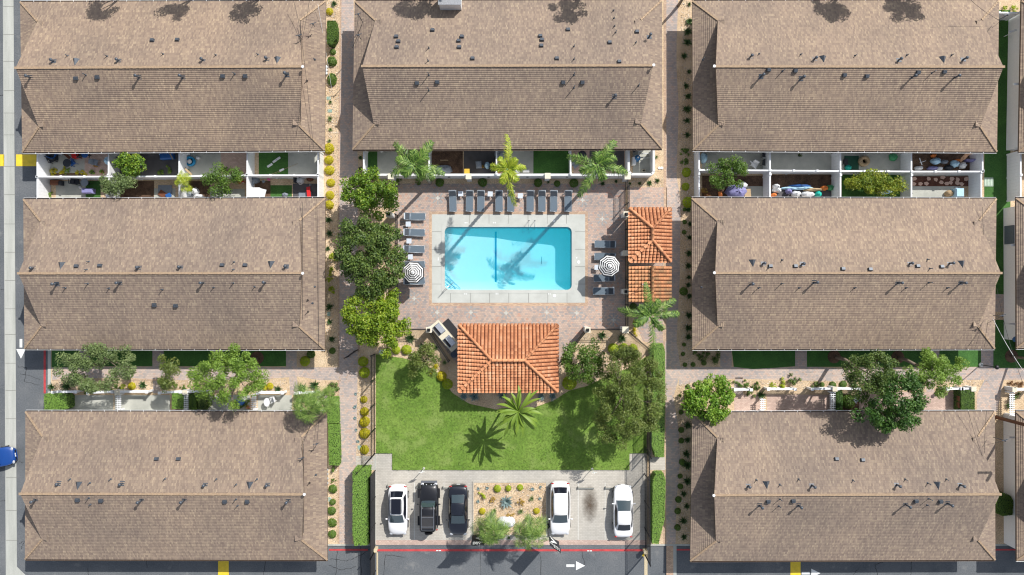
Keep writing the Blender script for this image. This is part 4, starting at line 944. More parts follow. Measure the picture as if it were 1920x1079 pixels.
hedge('green hedge block beside the lower left roof, lowest of two',615,796,636,873,0.8,seed=6,poly=[(615,796),(635,796),(637,860),(636,873),(617,873)])
hedge('big clipped hedge at the left end of the lower left patios',82,739,124,769,1.3,seed=7,poly=[(82,740),(115,738),(125,745),(125,766),(120,769),(83,769)])
hedge('bright square hedge in the middle of the lower left patios',322,738,343,767,1.1,seed=8)
hedge('dappled hedge right of the white rail in the lower left patios',354,740,368,769,0.9,seed=9,kind='shrub')
hedge('darker hedge second right of the white rail in the lower left patios',371,740,385,768,0.9,seed=10,kind='dark')
hedge('dark clipped hedge in the shaded alley at lower right',1867,929,1899,967,1.4,seed=11,kind='shrub',poly=[(1868,935),(1872,928),(1895,930),(1900,940),(1899,966),(1880,968),(1868,960)])
hedge('clipped green hedge at the right end of the lower right patios',1802,733,1828,771,1.2,seed=12,kind='shrub')
hedge('shaded dark hedge beside the white rail in the lower right patios',1568,733,1580,771,0.9,seed=13,kind='deep')
# pool wall bed
rowx('loose',[(745,340,14),(785,343,10)],'dark bush in the shaded bed under the pool wall, left group, {}','bushes at the left end of the pool wall bed')
rowx('gball',[(824,344,15),(905,344,15),(1009,344,15),(1044,344,14),(1077,344,16)],'dark round shrub in the shaded strip above the loungers, {}','round shrubs above the loungers')
rowx('spiky',[(1027,343,8),(1130,345,12),(1155,342,9),(1182,345,9),(1200,344,10)],'small spiky plant in the strip under the pool wall, {}','small spiky plants by the pool wall')
rowx('spiky',[(1217,343,13),(1232,340,12)],'green spiky plant on sunny gravel below the pump enclosure, {}','spiky plants below the pump enclosure')
plant('aloe',1231,294,12,'pale spiky plant right of the white pump enclosure')
row('spiky',[(676,296,13),(676,318,14)],'dark bush in the gap left of the first pool wall patio, {}','dark bushes left of the pool wall patios')
# gazebo beds
plant('spiky',769,634,27,'large dark spiky cycad in the gravel left of the barbecue counter',hz=0.8)
plant('spiky',793,650,20,'spiky plant between the cycad and the barbecue counter')
plant('spiky',817,652,16,'spiky plant in the barbecue counter shadow')
plant('aloe',834,679,18,'pale leaved plant left of the gazebo roof')
rowx('cball',[(742,656,19),(764,655,17)],'chartreuse round shrub at the top left edge of the lawn, {}','chartreuse shrubs at the lawn corner')
plant('lyel',818,690,17,'loose yellow bush at the edge of the small olive tree')
plant('yball',829,705,18,'yellow round shrub at the lawn edge left of the gazebo')
plant('cball',840,721,19,'round chartreuse shrub by the lower left corner of the gazebo')
plant('cball',1066,719,25,'chartreuse round shrub right of the gazebo under the tree')
rowx('agave',[(870,741,24),(891,744,26),(942,741,22),(1016,744,20),(1036,742,24)],'blue agave in the shade under the lower gazebo roof edge, {}','blue agaves below the gazebo')
rowx('cball',[(1148,653,18),(1169,654,19),(1187,653,22)],'chartreuse round shrub above the large olive tree, {}','chartreuse shrubs above the large olive tree')
rowx('spiky',[(1128,628,20),(1165,636,22)],'dark spiky plant on the striped gravel inside the angled fence, {}','spiky plants inside the angled fence')
row('lyel',[(1193,607,14),(1191,619,15)],'yellow bush beside the pool gate pillar, {}','yellow bushes beside the gate pillar')
plant('gball',1188,576,16,'dark green shrub against the bottom wall of the gabled pool house')
# parking bed
rowx('rosette',[(897,915,9),(914,916,9)],'small grey rosette at the top left of the parking bed, {}','grey rosettes at the top left of the parking bed')
rowx('cball',[(933,915,14),(953,914,12),(976,914,14)],'yellow green round bush along the top of the parking bed, {}','yellow green bushes along the top of the parking bed')
rowx('rosette',[(997,916,10),(1013,914,9)],'small grey rosette at the top right of the parking bed, {}','grey rosettes at the top right of the parking bed')
plant('lchart',905,930,14,'bright green spiky bush at the left side of the parking bed')
plant('rosette',896,939,9,'lone grey rosette near the left border of the parking bed')
plant('lgold',922,936,12,'golden brown bush left of the big blue agave in the parking bed')
plant('agave',949,939,40,'largest blue agave in the centre of the parking bed',hz=0.7)
plant('lgold',979,936,13,'golden brown bush right of the big blue agave in the parking bed')
plant('aloe',998,934,17,'green aloe in the right half of the parking bed')
plant('rosette',1011,935,8,'lone grey rosette near the right border of the parking bed')
plant('yball',904,958,12,'yellow round bush at the lower left of the parking bed')
plant('aloe',927,957,16,'pale aloe above the left fan palm')
plant('lgold',953,964,12,'golden bush just above the white rock sign')
plant('aloe',976,959,16,'pale aloe above the right fan palm')
plant('yball',1007,958,13,'yellow round bush at the lower right of the parking bed')
plant('spiky',955,1007,10,'dark tuft in the gap between the two fan palms')
plant('lbrown',1017,971,8,'dark red brown tuft beside the white hatchback')
# right bed, top to bottom
row('spiky',[(1292,10,14),(1290,42,20),(1289,63,20),(1289,83,20),(1283,106,20),(1290,136,16),(1286,162,18),(1289,183,20),(1287,207,20),(1289,228,18),(1289,256,18)],'dark spiky plant in the shaded bed beside the upper right building, {}','spiky plants beside the upper right building')
row('loose',[(1281,280,17),(1283,302,16)],'dull green bush above the bright ones at the right walk, {}','dull bushes at the right walk')
row('cball',[(1286,325,18),(1286,350,17),(1288,380,20)],'chartreuse round bush in the bed right of the walk, {}','chartreuse bushes right of the walk')
row('spiky',[(1291,395,14),(1292,420,15),(1291,445,15),(1290,475,16),(1290,498,17),(1292,520,16),(1290,535,18),(1291,556,16),(1292,592,18),(1290,615,20),(1290,632,18)],'dark spiky plant in the shaded bed beside the middle right building, {}','spiky plants beside the middle right building')
row('gball',[(1283,393,9),(1283,418,9),(1283,437,10),(1281,547,16)],'small dark tuft by the right walk opposite the pool houses, {}','tufts by the right walk opposite the pool houses')
row('gball',[(1281,646,9),(1281,665,9)],'small dark round tuft right of the walk near the lower hipped corner, {}','tufts near the lower corner')
rowx('gball',[(1284,683,10),(1300,684,10),(1320,680,11)],'small dark round tuft above the cross walk, {}','tufts above the cross walk')
plant('ldark',1318,668,24,'large dark bush in the corner shade of the middle right building')
plant('ldark',1337,672,22,'dark bush right of the corner shade bush by the cross walk')
plant('loose',1300,660,14,'green bush tucked against the corner of the middle right building')
rowx('gball',[(1288,724,9),(1301,720,8)],'tiny dark tuft above the lime tree, {}','tiny tufts above the lime tree')
row('loose',[(1288,739,20),(1286,760,18)],'pale bush at the left side of the lime tree, {}','pale bushes by the lime tree')
row('spiky',[(1289,797,19),(1288,824,19),(1287,850,18),(1287,872,22),(1288,900,22),(1281,925,20),(1287,948,18),(1281,975,20),(1283,1005,22)],'dark spiky plant in the shaded bed beside the lower right building, {}','spiky plants beside the lower right building')
row('gball',[(1277,772,11),(1277,806,11),(1278,825,12),(1278,865,11),(1275,892,12),(1275,912,12),(1272,935,12),(1271,957,11),(1271,987,11)],'small dark round tuft along the lower right walk, {}','tufts along the lower right walk')
# left patio front beds
rowx('spiky',[(100,725,17),(128,724,26)],'spiky green plant at the left end of the lower left bed, {}','spiky plants at the left end')
plant('ldark',170,724,22,'dark bush in the tree shade before the first lower left patio')
rowx('loose',[(203,723,22),(218,725,14)],'dull green bush before the first lower left patio, {}','dull bushes before the first patio')
plant('lchart',231,725,12,'small yellow green bush before the lower left patios')
plant('yball',249,724,13,'small yellow round bush before the lower left patios')
plant('spiky',270,723,19,'green spiky plant before the wide concrete patio')
plant('spiky',309,725,17,'dark spiky plant left of the bright square hedge')
plant('loose',331,722,14,'low green plant above the bright square hedge')
plant('loose',348,723,14,'low green plant right above the white corner post')
plant('aloe',372,723,20,'aloe at the shady side of the sprawling tree')
rowx('yball',[(497,727,9),(508,725,13)],'small yellow bush before the patio with the round table, {}','yellow bushes before the round table patio')
plant('spiky',524,729,20,'thin spiky plant at the right end of the round table patio bed')
plant('spiky',568,727,22,'spiky plant left of the leaning fan palm')
plant('spiky',590,723,24,'spiky plant above the leaning fan palm')
plant('ldark',621,728,26,'dark bush at the corner of the left cross walk')
# right patio front beds
rowx('loose',[(1384,721,17),(1402,723,15),(1420,725,18)],'green bush before the first lower right patio, {}','bushes before the first lower right patio')
plant('spiky',1424,739,26,'large green spiky plant at the corner of the white rails')
plant('ldark',1400,737,24,'leafy bush with pale flowers inside the white fence corner')
rowx('lchart',[(1448,723,14),(1463,722,16)],'yellow green bush on the sunny strip before the second patio, {}','yellow bushes before the second patio')
plant('ldark',1482,719,19,'dark green bush on the sunny strip before the second patio')
plant('ldark',1525,722,20,'dark bush at the foot of the long diagonal tree shadow')
rowx('gball',[(1541,722,10),(1559,721,12),(1578,721,13)],'small round bush before the shaded right patio, {}','small bushes before the shaded right patio')
plant('ldark',1594,722,20,'dark bush under the leaning olive tree')
rowx('lbrown',[(1889,716,14),(1909,719,15)],'red brown bush near the right edge of the picture, {}','red brown bushes at the right edge')
row('spiky',[(1888,760,24),(1890,800,22),(1890,828,22),(1892,850,24),(1892,872,24),(1893,885,16)],'big spiky plant in the narrow alley at lower right, {}','spiky plants in the lower right alley')
plant('ldark',1895,742,24,'palm like bush beside the picket fence at the right edge')
rowx('lchart',[(1878,20,12),(1896,19,17)],'bright bush at the top right corner behind the alley gate, {}','bright bushes at the top right corner')
plant('loose',1905,648,14,'small green bush below the blue parasol')
plant('gball',1889,1002,6,'tiny round bush against the alley wall at the lower right')
# patio plants
rowx('lyel',[(102,322,14),(119,321,15),(145,324,13),(162,326,12)],'yellow flowering bush along the upper left patio wall, {}','yellow bushes in the first upper left patio')
rowx('lfresh',[(90,320,12),(134,319,12)],'green bush between the yellow ones in the first upper left patio, {}','green bushes in the first upper left patio')
rowx('lfresh',[(303,325,14),(320,322,14),(352,324,16)],'fresh green bush along the wall of the blue pool patio, {}','fresh green bushes along the patio wall')
rowx('loose',[(425,322,16),(448,322,14)],'low green bush at the foot of the wall left of the turf patio, {}','low bushes left of the turf patio')
plant('lfresh',99,364,14,'leafy climber at the left wall of the lower patio with the round grey table')
plant('ldark',388,762,22,'dark bush beside the blue ball in the lower left patio')
plant('ldark',455,758,22,'leafy bush right of the blue ball in the lower left patio')
plant('gball',1587,752,26,'dark leafy bush deep in the shaded right patio')

# grass blades standing out of the lawn, and fallen leaves under the trees
def scatter(name, polys, dens, size, mat, z, seed, tilt, kind='stuff', label=None, asp=0.35, edge=0.0):
    rs = np.random.RandomState(seed); out = []
    for p in polys:
        p = np.array(p, float); x0, y0 = p.min(0); x1, y1 = p.max(0); n = int((x1-x0)*(y1-y0)*S*S*dens); c = np.column_stack([rs.uniform(x0-edge,x1+edge,n), rs.uniform(y0-edge,y1+edge,n)]); ok = np.zeros(n, bool); m = len(p)
        for i in range(m):
            (ax,ay),(bx,by) = p[i], p[(i+1)%m]
            cr = ((ay > c[:,1]) != (by > c[:,1])) & (c[:,0] < (bx-ax)*(c[:,1]-ay)/((by-ay) if abs(by-ay) > 1e-9 else 1e-9)+ax); ok ^= cr
        out.append(c[ok])
    c = np.vstack(out); n = len(c); pos = np.column_stack([(c[:,0]-960)*S, -(c[:,1]-539.5)*S, np.full(n, z)+rs.rand(n)*0.03])
    nr = rs.normal(size=(n,3))*tilt + np.array([0,0,1.0]); o = link(name, leaves_mesh(name, pos, nr, size*(0.6+0.8*rs.rand(n)), mat, rs, asp))
    o['kind'] = kind; return tag(o, label)
lawn_poly = [(704.5,663),(757,671),(792,681),(815,693),(829,713),(850,737),(880,756.5),(930,767.5),(1000,764.5),(1040,749.5),(1066,732.5),(1100,723.5),(1150,699.5),(1180,689.5),(1212,667),(1212,850),(1181,850),(1180,881.6),(736,881.6),(735.5,850),(704.5,850)]
LM['blade'] = leafmat('grass_blade', [(0.11,0.19,0.025),(0.145,0.24,0.034),(0.18,0.275,0.045),(0.24,0.30,0.075)], 0.2, patch=0.55)
scatter('grass', [lawn_poly], 80, 0.11, LM['blade'], K+0.03, 3, 0.8, label='short green grass of the lawn')
LM['litter'] = leafmat('leaf_litter', [(0.16,0.10,0.05),(0.30,0.20,0.10),(0.42,0.33,0.16)], 0.1, patch=0.2)
scatter('fallen_leaves', [[(640,560),(740,560),(740,690),(600,730),(600,690)],[(110,690),(250,690),(250,730),(110,730)],[(360,690),(500,690),(500,735),(360,735)],[(1500,690),(1830,690),(1830,735),(1500,735)]], 5, 0.09, LM['litter'], K+0.02, 5, 0.3, label='fallen leaves under the trees', asp=0.6)
scatter('gravel_stones', [[(98,712),(560,712),(540,735),(98,735)],[(671,660),(700,660),(700,870),(671,870)],[(612,-5),(636,-5),(636,660),(612,660)],[(613,875),(636,875),(636,1018),(613,1018)],[(1276,-5),(1298,-5),(1298,690),(1276,690)],[(1272,715),(1850,714),(1830,729),(1272,729)],[(1270,760),(1297,760),(1297,1015),(1270,1015)],[(1183,335),(1243,335),(1243,350),(1183,350)],[(889,906),(1023,906),(1023,1002),(889,1002)],[(745,622),(850,650),(850,700),(800,680),(745,668)],[(1050,690),(1100,625),(1165,625),(1205,665),(1100,720)]], 45, 0.085, (lambda: leafmat('stone_chip', [(0.22,0.16,0.11),(0.46,0.36,0.25),(0.60,0.52,0.42),(0.72,0.66,0.58)], 0.0, patch=0.1))(), K+0.02, 8, 0.25, label='loose tan stones of the gravel beds', asp=0.9)

# ------------------------------------------------------------------ swimming pool
px0, py0, px1, py1 = POOL
X0, Y1 = G(px0, py0).xy; X1, Y0 = G(px1, py1).xy      # Y1 north, Y0 south
pool = thing('swimming_pool', 'rectangular swimming pool with pale blue plaster and a shaded deep end', 'swimming pool', ((X0+X1)/2, (Y0+Y1)/2, 0))
pcx, pcy = (X0+X1)/2, (Y0+Y1)/2
def depth(x):
    t = (x-X0)/(X1-X0); ks = [(0,.62),(.15,.85),(.4,1.1),(.52,1.38),(.88,1.95),(1,1.98)]
    for (a,b),(c,d) in zip(ks[:-1], ks[1:]):
        if t <= c: return b+(d-b)*(t-a)/(c-a)
    return ks[-1][1]
mb = MB(); NX, NY = 72, 36
def bp(i, j):
    x = X0+(X1-X0)*i/NX; y = Y0+(Y1-Y0)*j/NY; e = min(x-X0, X1-x, y-Y0, Y1-y); d = depth(x)
    es = min(x-X0, y-Y0)       # shallow shelf side: smooth cove
    f = 1.0
    if X1-x < 99: ey = y-Y0; f = min(1, 0.35+0.65*math.sin(min(1, ey/0.9)*math.pi/2))
    return (x-pcx, y-pcy, -d*f + 0.05)
vs = [bp(i,j) for j in range(NY+1) for i in range(NX+1)]
mb.add(vs, [(j*(NX+1)+i, j*(NX+1)+i+1, (j+1)*(NX+1)+i+1, (j+1)*(NX+1)+i) for j in range(NY) for i in range(NX)], 0, True)
def rim(i, j): v = vs[j*(NX+1)+i]; return v, (v[0], v[1], K-0.004)
for path in ([(i,0) for i in range(NX+1)], [(NX,j) for j in range(NY+1)], [(i,NY) for i in range(NX,-1,-1)], [(0,j) for j in range(NY,-1,-1)]):
    for a, b in zip(path[:-1], path[1:]):
        (p, P2), (q, Q2) = rim(*a), rim(*b); mb.add([p,q,Q2,P2], [(0,1,2,3)])
mb.build('basin', plain('pool_plaster', (0.86,0.88,0.87,1), 0.7, var=0.02, scale=1.5), pool)
# coping, with rounded inner corners
cpg = MB(); rr = 0.45; hw, hd = (X1-X0)/2, (Y1-Y0)/2
def rrect(w2, d2, r, n=7):
    out = []
    for cx, cy, a0 in ((w2-r,d2-r,0),(-w2+r,d2-r,90),(-w2+r,-d2+r,180),(w2-r,-d2+r,270)):
        for k in range(n+1): a = R(a0+90*k/n); out.append((cx+r*math.cos(a), cy+r*math.sin(a)))
    return out
inn = rrect(hw-0.01, hd-0.01, rr); out_ = rrect(hw+0.3, hd+0.3, 0.02); n = len(inn); zt = K+0.028
vs2 = [(a,b,zt) for a,b in inn]+[(a,b,zt) for a,b in out_]+[(a,b,-0.12) for a,b in inn]+[(a,b,K) for a,b in out_]
cpg.add(vs2, [f for i in range(n) for j in [(i+1)%n] for f in ((i,n+i,n+j,j),(i,j,2*n+j,2*n+i),(n+i,3*n+i,3*n+j,n+j))])
cpg.build('coping', M_CONC, pool)
st = MB(); tx = G(929,0).x-pcx
st.box(tx-0.09, Y0-pcy+0.35, -depth(tx+pcx)+0.06, tx+0.09, Y1-pcy-0.35, -depth(tx+pcx)+0.085)
st.build('tile_line', plain('blue_tile', (0.01,0.12,0.36,1), 0.4), pool)
st = MB(); x_ = G(1017,0).x-pcx; y_ = G(0,487).y-pcy; st.box(x_-0.02,y_-.35,-depth(x_+pcx)+0.06,x_+0.02,y_+.35,-depth(x_+pcx)+0.08); st.build('drain_slot', plain('slate', (0.12,0.2,0.28,1), 0.5), pool)
st = MB()
for k in range(3):
    a, b = [(836,521),(856,542)] if k == 0 else ([(835,528),(848,542)] if k == 1 else [(835,535),(841,541)])
    for u, v in (((a),(b)),): pass
    a, b = [((836.5,516),(863,542)),((836,524),(854,542)),((836,533),(846,542))][k]
    A, B = G(*a)-Vector((pcx,pcy,0)), G(*b)-Vector((pcx,pcy,0)); z = -0.2
    st.bar((A.x,A.y,z-0.05*k), (B.x,B.y,z-0.05*k), 0.05)
st.build('step_edge', plain('blue_tile', (0.01,0.12,0.36,1), 0.4), pool)
M_WATER, nt, N, L, b_ = newmat('pool_water')
N.remove(b_)
tr = N.new('ShaderNodeBsdfTransparent'); tr.inputs[0].default_value = (0.90,0.97,0.99,1)
gl = N.new('ShaderNodeBsdfGlossy'); gl.inputs['Roughness'].default_value = 0.03
fr = N.new('ShaderNodeFresnel'); fr.inputs[0].default_value = 1.33
nz = N.new('ShaderNodeTexNoise'); nz.inputs['Scale'].default_value = 1.6; nz.inputs['Detail'].default_value = 3; g = N.new('ShaderNodeNewGeometry'); L.new(g.outputs['Position'], nz.inputs['Vector'])
bn = N.new('ShaderNodeBump'); bn.inputs['Strength'].default_value = 0.15; bn.inputs['Distance'].default_value = 0.05; L.new(nz.outputs[0], bn.inputs['Height']); L.new(bn.outputs[0], gl.inputs['Normal'])
df = N.new('ShaderNodeBsdfDiffuse'); df.inputs[0].default_value = (0.0,0.80,1.0,1)
m0 = N.new('ShaderNodeMixShader'); m0.inputs[0].default_value = 0.23; L.new(tr.outputs[0], m0.inputs[1]); L.new(df.outputs[0], m0.inputs[2])
mx = N.new('ShaderNodeMixShader'); L.new(fr.outputs[0], mx.inputs[0]); L.new(m0.outputs[0], mx.inputs[1]); L.new(gl.outputs[0], mx.inputs[2]); L.new(mx.outputs[0], nt.nodes['Material Output'].inputs[0])
va = N.new('ShaderNodeVolumeAbsorption'); va.inputs['Color'].default_value = (0.0,0.82,0.94,1); va.inputs['Density'].default_value = 0.19; L.new(va.outputs[0], nt.nodes['Material Output'].inputs['Volume'])
wt = MB(); wr_ = rrect(hw-0.015, hd-0.015, rr-0.02); wt.prism([(a+pcx,b+pcy) for a,b in wr_], -2.3, -0.03); o = wt.build('pool_water', M_WATER); o['kind'] = 'structure'
M_STEEL = plain('steel', (0.5,0.51,0.53,1), 0.25, 0.9)
def rail(label, pts, rad=0.022, name='pool_rail', mat=None):
    b = G(*pts[0][:2]); root = thing(name, label, 'handrail', (b.x,b.y,0)); m = MB()
    m.tube([G(x,y,z)-Vector((b.x,b.y,0)) for x,y,z in pts], rad, 7); m.build('rail', mat or M_STEEL, root)
    m = MB(); m.lathe((0,0,K), [(0.06,0),(0.05,0.04)], 10); m.build('base_flange', mat or M_STEEL, root)
    return root
rail('left arched steel grab rail of the pool ladder at the upper edge', [(992,414,K),(992,415,.7),(991.5,419,.85),(991,425,.75),(991,428,.1),(991,430,-.9)])
rail('right arched steel grab rail of the pool ladder at the upper edge', [(1003,414,K),(1003,415,.7),(1002.5,419,.85),(1002,425,.75),(1002,428,.1),(1002,430,-.9)])
rail('slanted steel handrail over the corner steps of the pool', [(831,548,K),(831,548,.8),(838,541,.85),(850,530,.3),(851,529,-.4)])
def disc(x, y, r, label, nm='skimmer_lid', cat='skimmer lid', grp=None, mat=None):
    m = MB(); m.lathe((0,0,0), [(r*0.92,-0.005),(r,0.0),(r,0.012),(r*0.94,0.018)], 18); c = G(x,y,z2+0.003)
    return tag(m.build(nm, mat or M_WPAINT, None, c), label, cat, grp)
disc(1038.5,415,.13,'white round skimmer lid above the deep end of the pool'); disc(1084.5,492,.15,'white round skimmer lid right of the deep end')
disc(1039.5,555,.15,'white round skimmer lid below the deep end'); disc(1081,484,.06,'tiny white depth marker disc right of the pool','depth_marker','marker')
for x, y in ((874,418.5),(927,418.5),(873,551.5),(932,551.5),(1030,551.5),(822,486)):
    m = MB(); m.box(-.14,-.05,0,-.02,.05,.006); m.box(.03,-.05,0,.13,.05,.006); 
    side = 'above' if y < 430 else ('left of' if x < 830 else 'below')
    tag(m.build('depth_marker', M_WPAINT, None, G(x,y,z3+0.004), math.pi/2 if x < 830 else 0), 'small white depth mark %s the pool at %s' % (side, {874:'its upper left',927:'the blue line end',873:'its lower left',932:'the lower end of the blue line',1030:'its lower right',822:'mid height'}[x]), 'marker')
# star motifs laid in the deck
for (x, y) in ((821,372),(1092,376),(1129,411),(883,586),(949,587),(1025,586),(1081,587),(820,586),(777,560),(1150,600)):
    m = MB(); a = 0.5
    for i in range(8):
        t = i*math.pi/4; m.add([(0.28*math.cos(t-0.25),0.28*math.sin(t-0.25),0),(0.62*math.cos(t-0.12),0.62*math.sin(t-0.12),0),(0.62*math.cos(t+0.12),0.62*math.sin(t+0.12),0),(0.28*math.cos(t+0.25),0.28*math.sin(t+0.25),0)], [(0,1,2,3)])
    m.add([(-.2,-.07,.0006),(.2,-.07,.0006),(.2,.07,.0006),(-.2,.07,.0006)], [(0,1,2,3)], 1); m.add([(-.07,-.2,.0012),(.07,-.2,.0012),(.07,.2,.0012),(-.07,.2,.0012)], [(0,1,2,3)], 1)
    o = m.build('star_paving', [plain('star_grey', srgb(150,150,148), 0.9, var=0.15, scale=9), plain('star_pale', srgb(186,184,176), 0.9)], None, G(x,y,z2)); o['kind'] = 'structure'

# ------------------------------------------------------------------ loungers, tables, parasols
M_SLING = plain('sling_grey', srgb(92,106,118), 0.75, var=0.08, scale=20)
M_SLINGD = plain('sling_dark', srgb(60,66,74), 0.8, var=0.1)
M_FRAME = plain('lounger_frame', srgb(176,182,188), 0.4, 0.4, var=0.04)
M_TTOP = plain('table_top', srgb(196,204,214), 0.5, var=0.04)
def make_lounger():
    r = thing('sun_lounger', 'x', 'sun lounger', (0,0,0), 0, 'grey sling sun loungers round the pool')
    f = MB(); hw_ = 0.33; L2 = 0.98
    for s in (-1,1): f.tube([(s*hw_,-L2,0.33),(s*hw_,0.35,0.33),(s*hw_,L2-.05,0.33)], 0.024, 6)
    f.tube([(-hw_,-L2,.33),(hw_,-L2,.33)], 0.02, 6); f.tube([(-hw_,.95,.33),(hw_,.95,.33)], .02, 6); f.build('frame', M_FRAME, r)
    for s in (-1,1):
        for y in (-0.8,0.75): m = MB(); m.tube([(s*hw_,y,0),(s*hw_,y,.33)], .022, 6); m.build('leg', M_FRAME, r)
    m = MB(); m.obox((0,-0.30,.345), 0.60, 1.32, .02); m.build('seat', M_SLING, r)
    m = MB(); a = R(24); m.obox((0,0.36+0.33*math.cos(a),.35+.33*math.sin(a)), .60, .66, .022, rx=a)
    m.obox((0,0.36+0.33*math.cos(a),.365+.33*math.sin(a)), .60, .36, .03, rx=a, mi=1); bk = m.build('backrest', [M_SLING, M_SLINGD], r)  # darker panel across the middle of the backrest
    m = MB(); m.obox((0,0.36+0.62*math.cos(a),.42+.60*math.sin(a)), .56, .10, .06, rx=a); m.build('headrest', M_FRAME, bk)
    m = MB(); m.tube([(-hw_,.38,.36),(hw_,.38,.36)], .016, 6)
    for s in (-1,1): m.tube([(s*hw_,.38,.35),(s*hw_,.36+.66*math.cos(a),.35+.66*math.sin(a))], .018, 6)
    m.build('back_frame', M_FRAME, r)
    for s in (-1,1): m = MB(); m.ball((s*hw_*0.9,-L2+0.05,.37),.04,.03,.03,6,4); m.build('end_cap', M_TTOP, r)
    return r
def make_side():
    r = thing('side_table', 'x', 'side table', (0,0,0), 0, 'small square side tables between the loungers')
    m = MB(); m.obox((0,0,.42), .46,.46,.025); m.build('table_top', M_TTOP, r)
    for a in (-1,1):
        for b in (-1,1): m = MB(); m.tube([(a*.19,b*.19,0),(a*.19,b*.19,.41)], .015, 6); m.build('leg', M_FRAME, r)
    return r
lp = make_lounger(); sp_ = make_side(); first = [True, True]
def place(pr, k, x, y, rz, label):
    o = pr if first[k] else copy_tree(pr); first[k] = False; o.location = G(x, y, z2); o.rotation_euler = (0,0,rz+R(math.sin(x*12.9+y*7.7)*1.8)); o['label'] = label; return o
for i, x in enumerate((849.7,881,902,936,958,994,1015.6,1037.5,1064.6)):
    place(lp, 0, x, 378.5, R(0.0), 'grey sun lounger in the row above the pool, %s' % ('leftmost' if i == 0 else 'rightmost' if i == 8 else ORD[i]+' from the left'))
for i, (x, y) in enumerate(((779,407.3),(778,437),(777.5,468),(778,497),(778,527))):
    place(lp, 0, x, y, R(90), ['topmost lounger in the column left of the pool','second lounger from the top in the column left of the pool','third lounger from the top in the column left of the pool','lounger half hidden by the top of the left striped parasol','lounger half hidden by the bottom of the left striped parasol'][i])
for i, (x, y) in enumerate(((1133.5,459),(1133,482),(1132,521.5),(1130.5,546))):
    place(lp, 0, x, y, R(-90), ['topmost lounger in the column right of the pool','lounger peeping out above the right striped parasol','lounger just below the right striped parasol','lowest lounger in the column right of the pool'][i])
for x, y, l in ((864.5,365,'first small side table from the left in the row above the pool'),(919.5,365.5,'middle small side table in the row above the pool'),(975.5,369,'rightmost small side table in the row above the pool'),
                (767,421.5,'topmost small side table in the column left of the pool'),(768.5,453,'middle small side table in the column left of the pool'),(771,482.5,'small side table just above the left striped parasol'),(1118,502,'small side table peeking out left of the right striped parasol')):
    place(sp_, 1, x, y, 0, l)
def parasol(x, y, rz, label):
    h = 2.35; c = P(x, y, h+0.2); r = thing('striped_parasol', label, 'parasol', (c.x,c.y,z2), rz, 'black and white striped parasols')
    Rr = 1.05; n = 8; rings = 11
    for colr in (0,1): pass
    m = MB(); vs = [(0,0,h+.48)]
    for k in range(1, rings+1):
        for i in range(n):
            for q in (0, 0.5):
                a = 2*math.pi*(i+q)/n; rad = Rr*k/rings*(1.0 if q == 0 else math.cos(math.pi/n)*0.985); sag = 0 if q == 0 else -0.015*k/rings*2
                vs.append((rad*math.cos(a), rad*math.sin(a), h+.48-0.48*(k/rings)**1.1+sag))
    m.v = vs; N2 = 2*n
    for i in range(N2): m.f.append((0,1+i,1+(i+1)%N2)); m.mi.append(1); m.sm.append(False)
    for k in range(1, rings):
        for i in range(N2):
            a = 1+(k-1)*N2+i; b = 1+(k-1)*N2+(i+1)%N2; m.f.append((a,a+N2,b+N2,b)); m.mi.append(k % 2 if k else 1); m.sm.append(False)
    m.mi = [1-v for v in m.mi]
    can = m.build('canopy', [plain('parasol_white', (0.78,0.78,0.77,1), 0.8, var=0.03), plain('parasol_black', (0.018,0.018,0.02,1), 0.8)], r)
    m = MB(); m.lathe((0,0,h+.47), [(0.05,0),(0.04,.05),(0.0,.08)], 10); m.build('finial', M_TTOP, can)
    m = MB(); m.tube([(0,0,0),(0,0,h+.48)], .025, 8); m.build('pole', M_FRAME, r)
    m = MB(); m.lathe((0,0,0), [(.28,0),(.28,.05),(.1,.1),(.04,.2)], 16); m.build('base', M_SLINGD, r)
    for i in range(8):
        a = 2*math.pi*i/8; m = MB(); m.tube([(0,0,h+.42),(Rr*.96*math.cos(a),Rr*.96*math.sin(a),h+.0)], .01, 5); m.build('rib', M_FRAME, r)
    return r
parasol(774.5,511.3,R(20),'left striped parasol over the lounger column beside the dark green tree')
parasol(1142.5,498.9,R(14),'right striped parasol over the lounger column facing the pool houses')

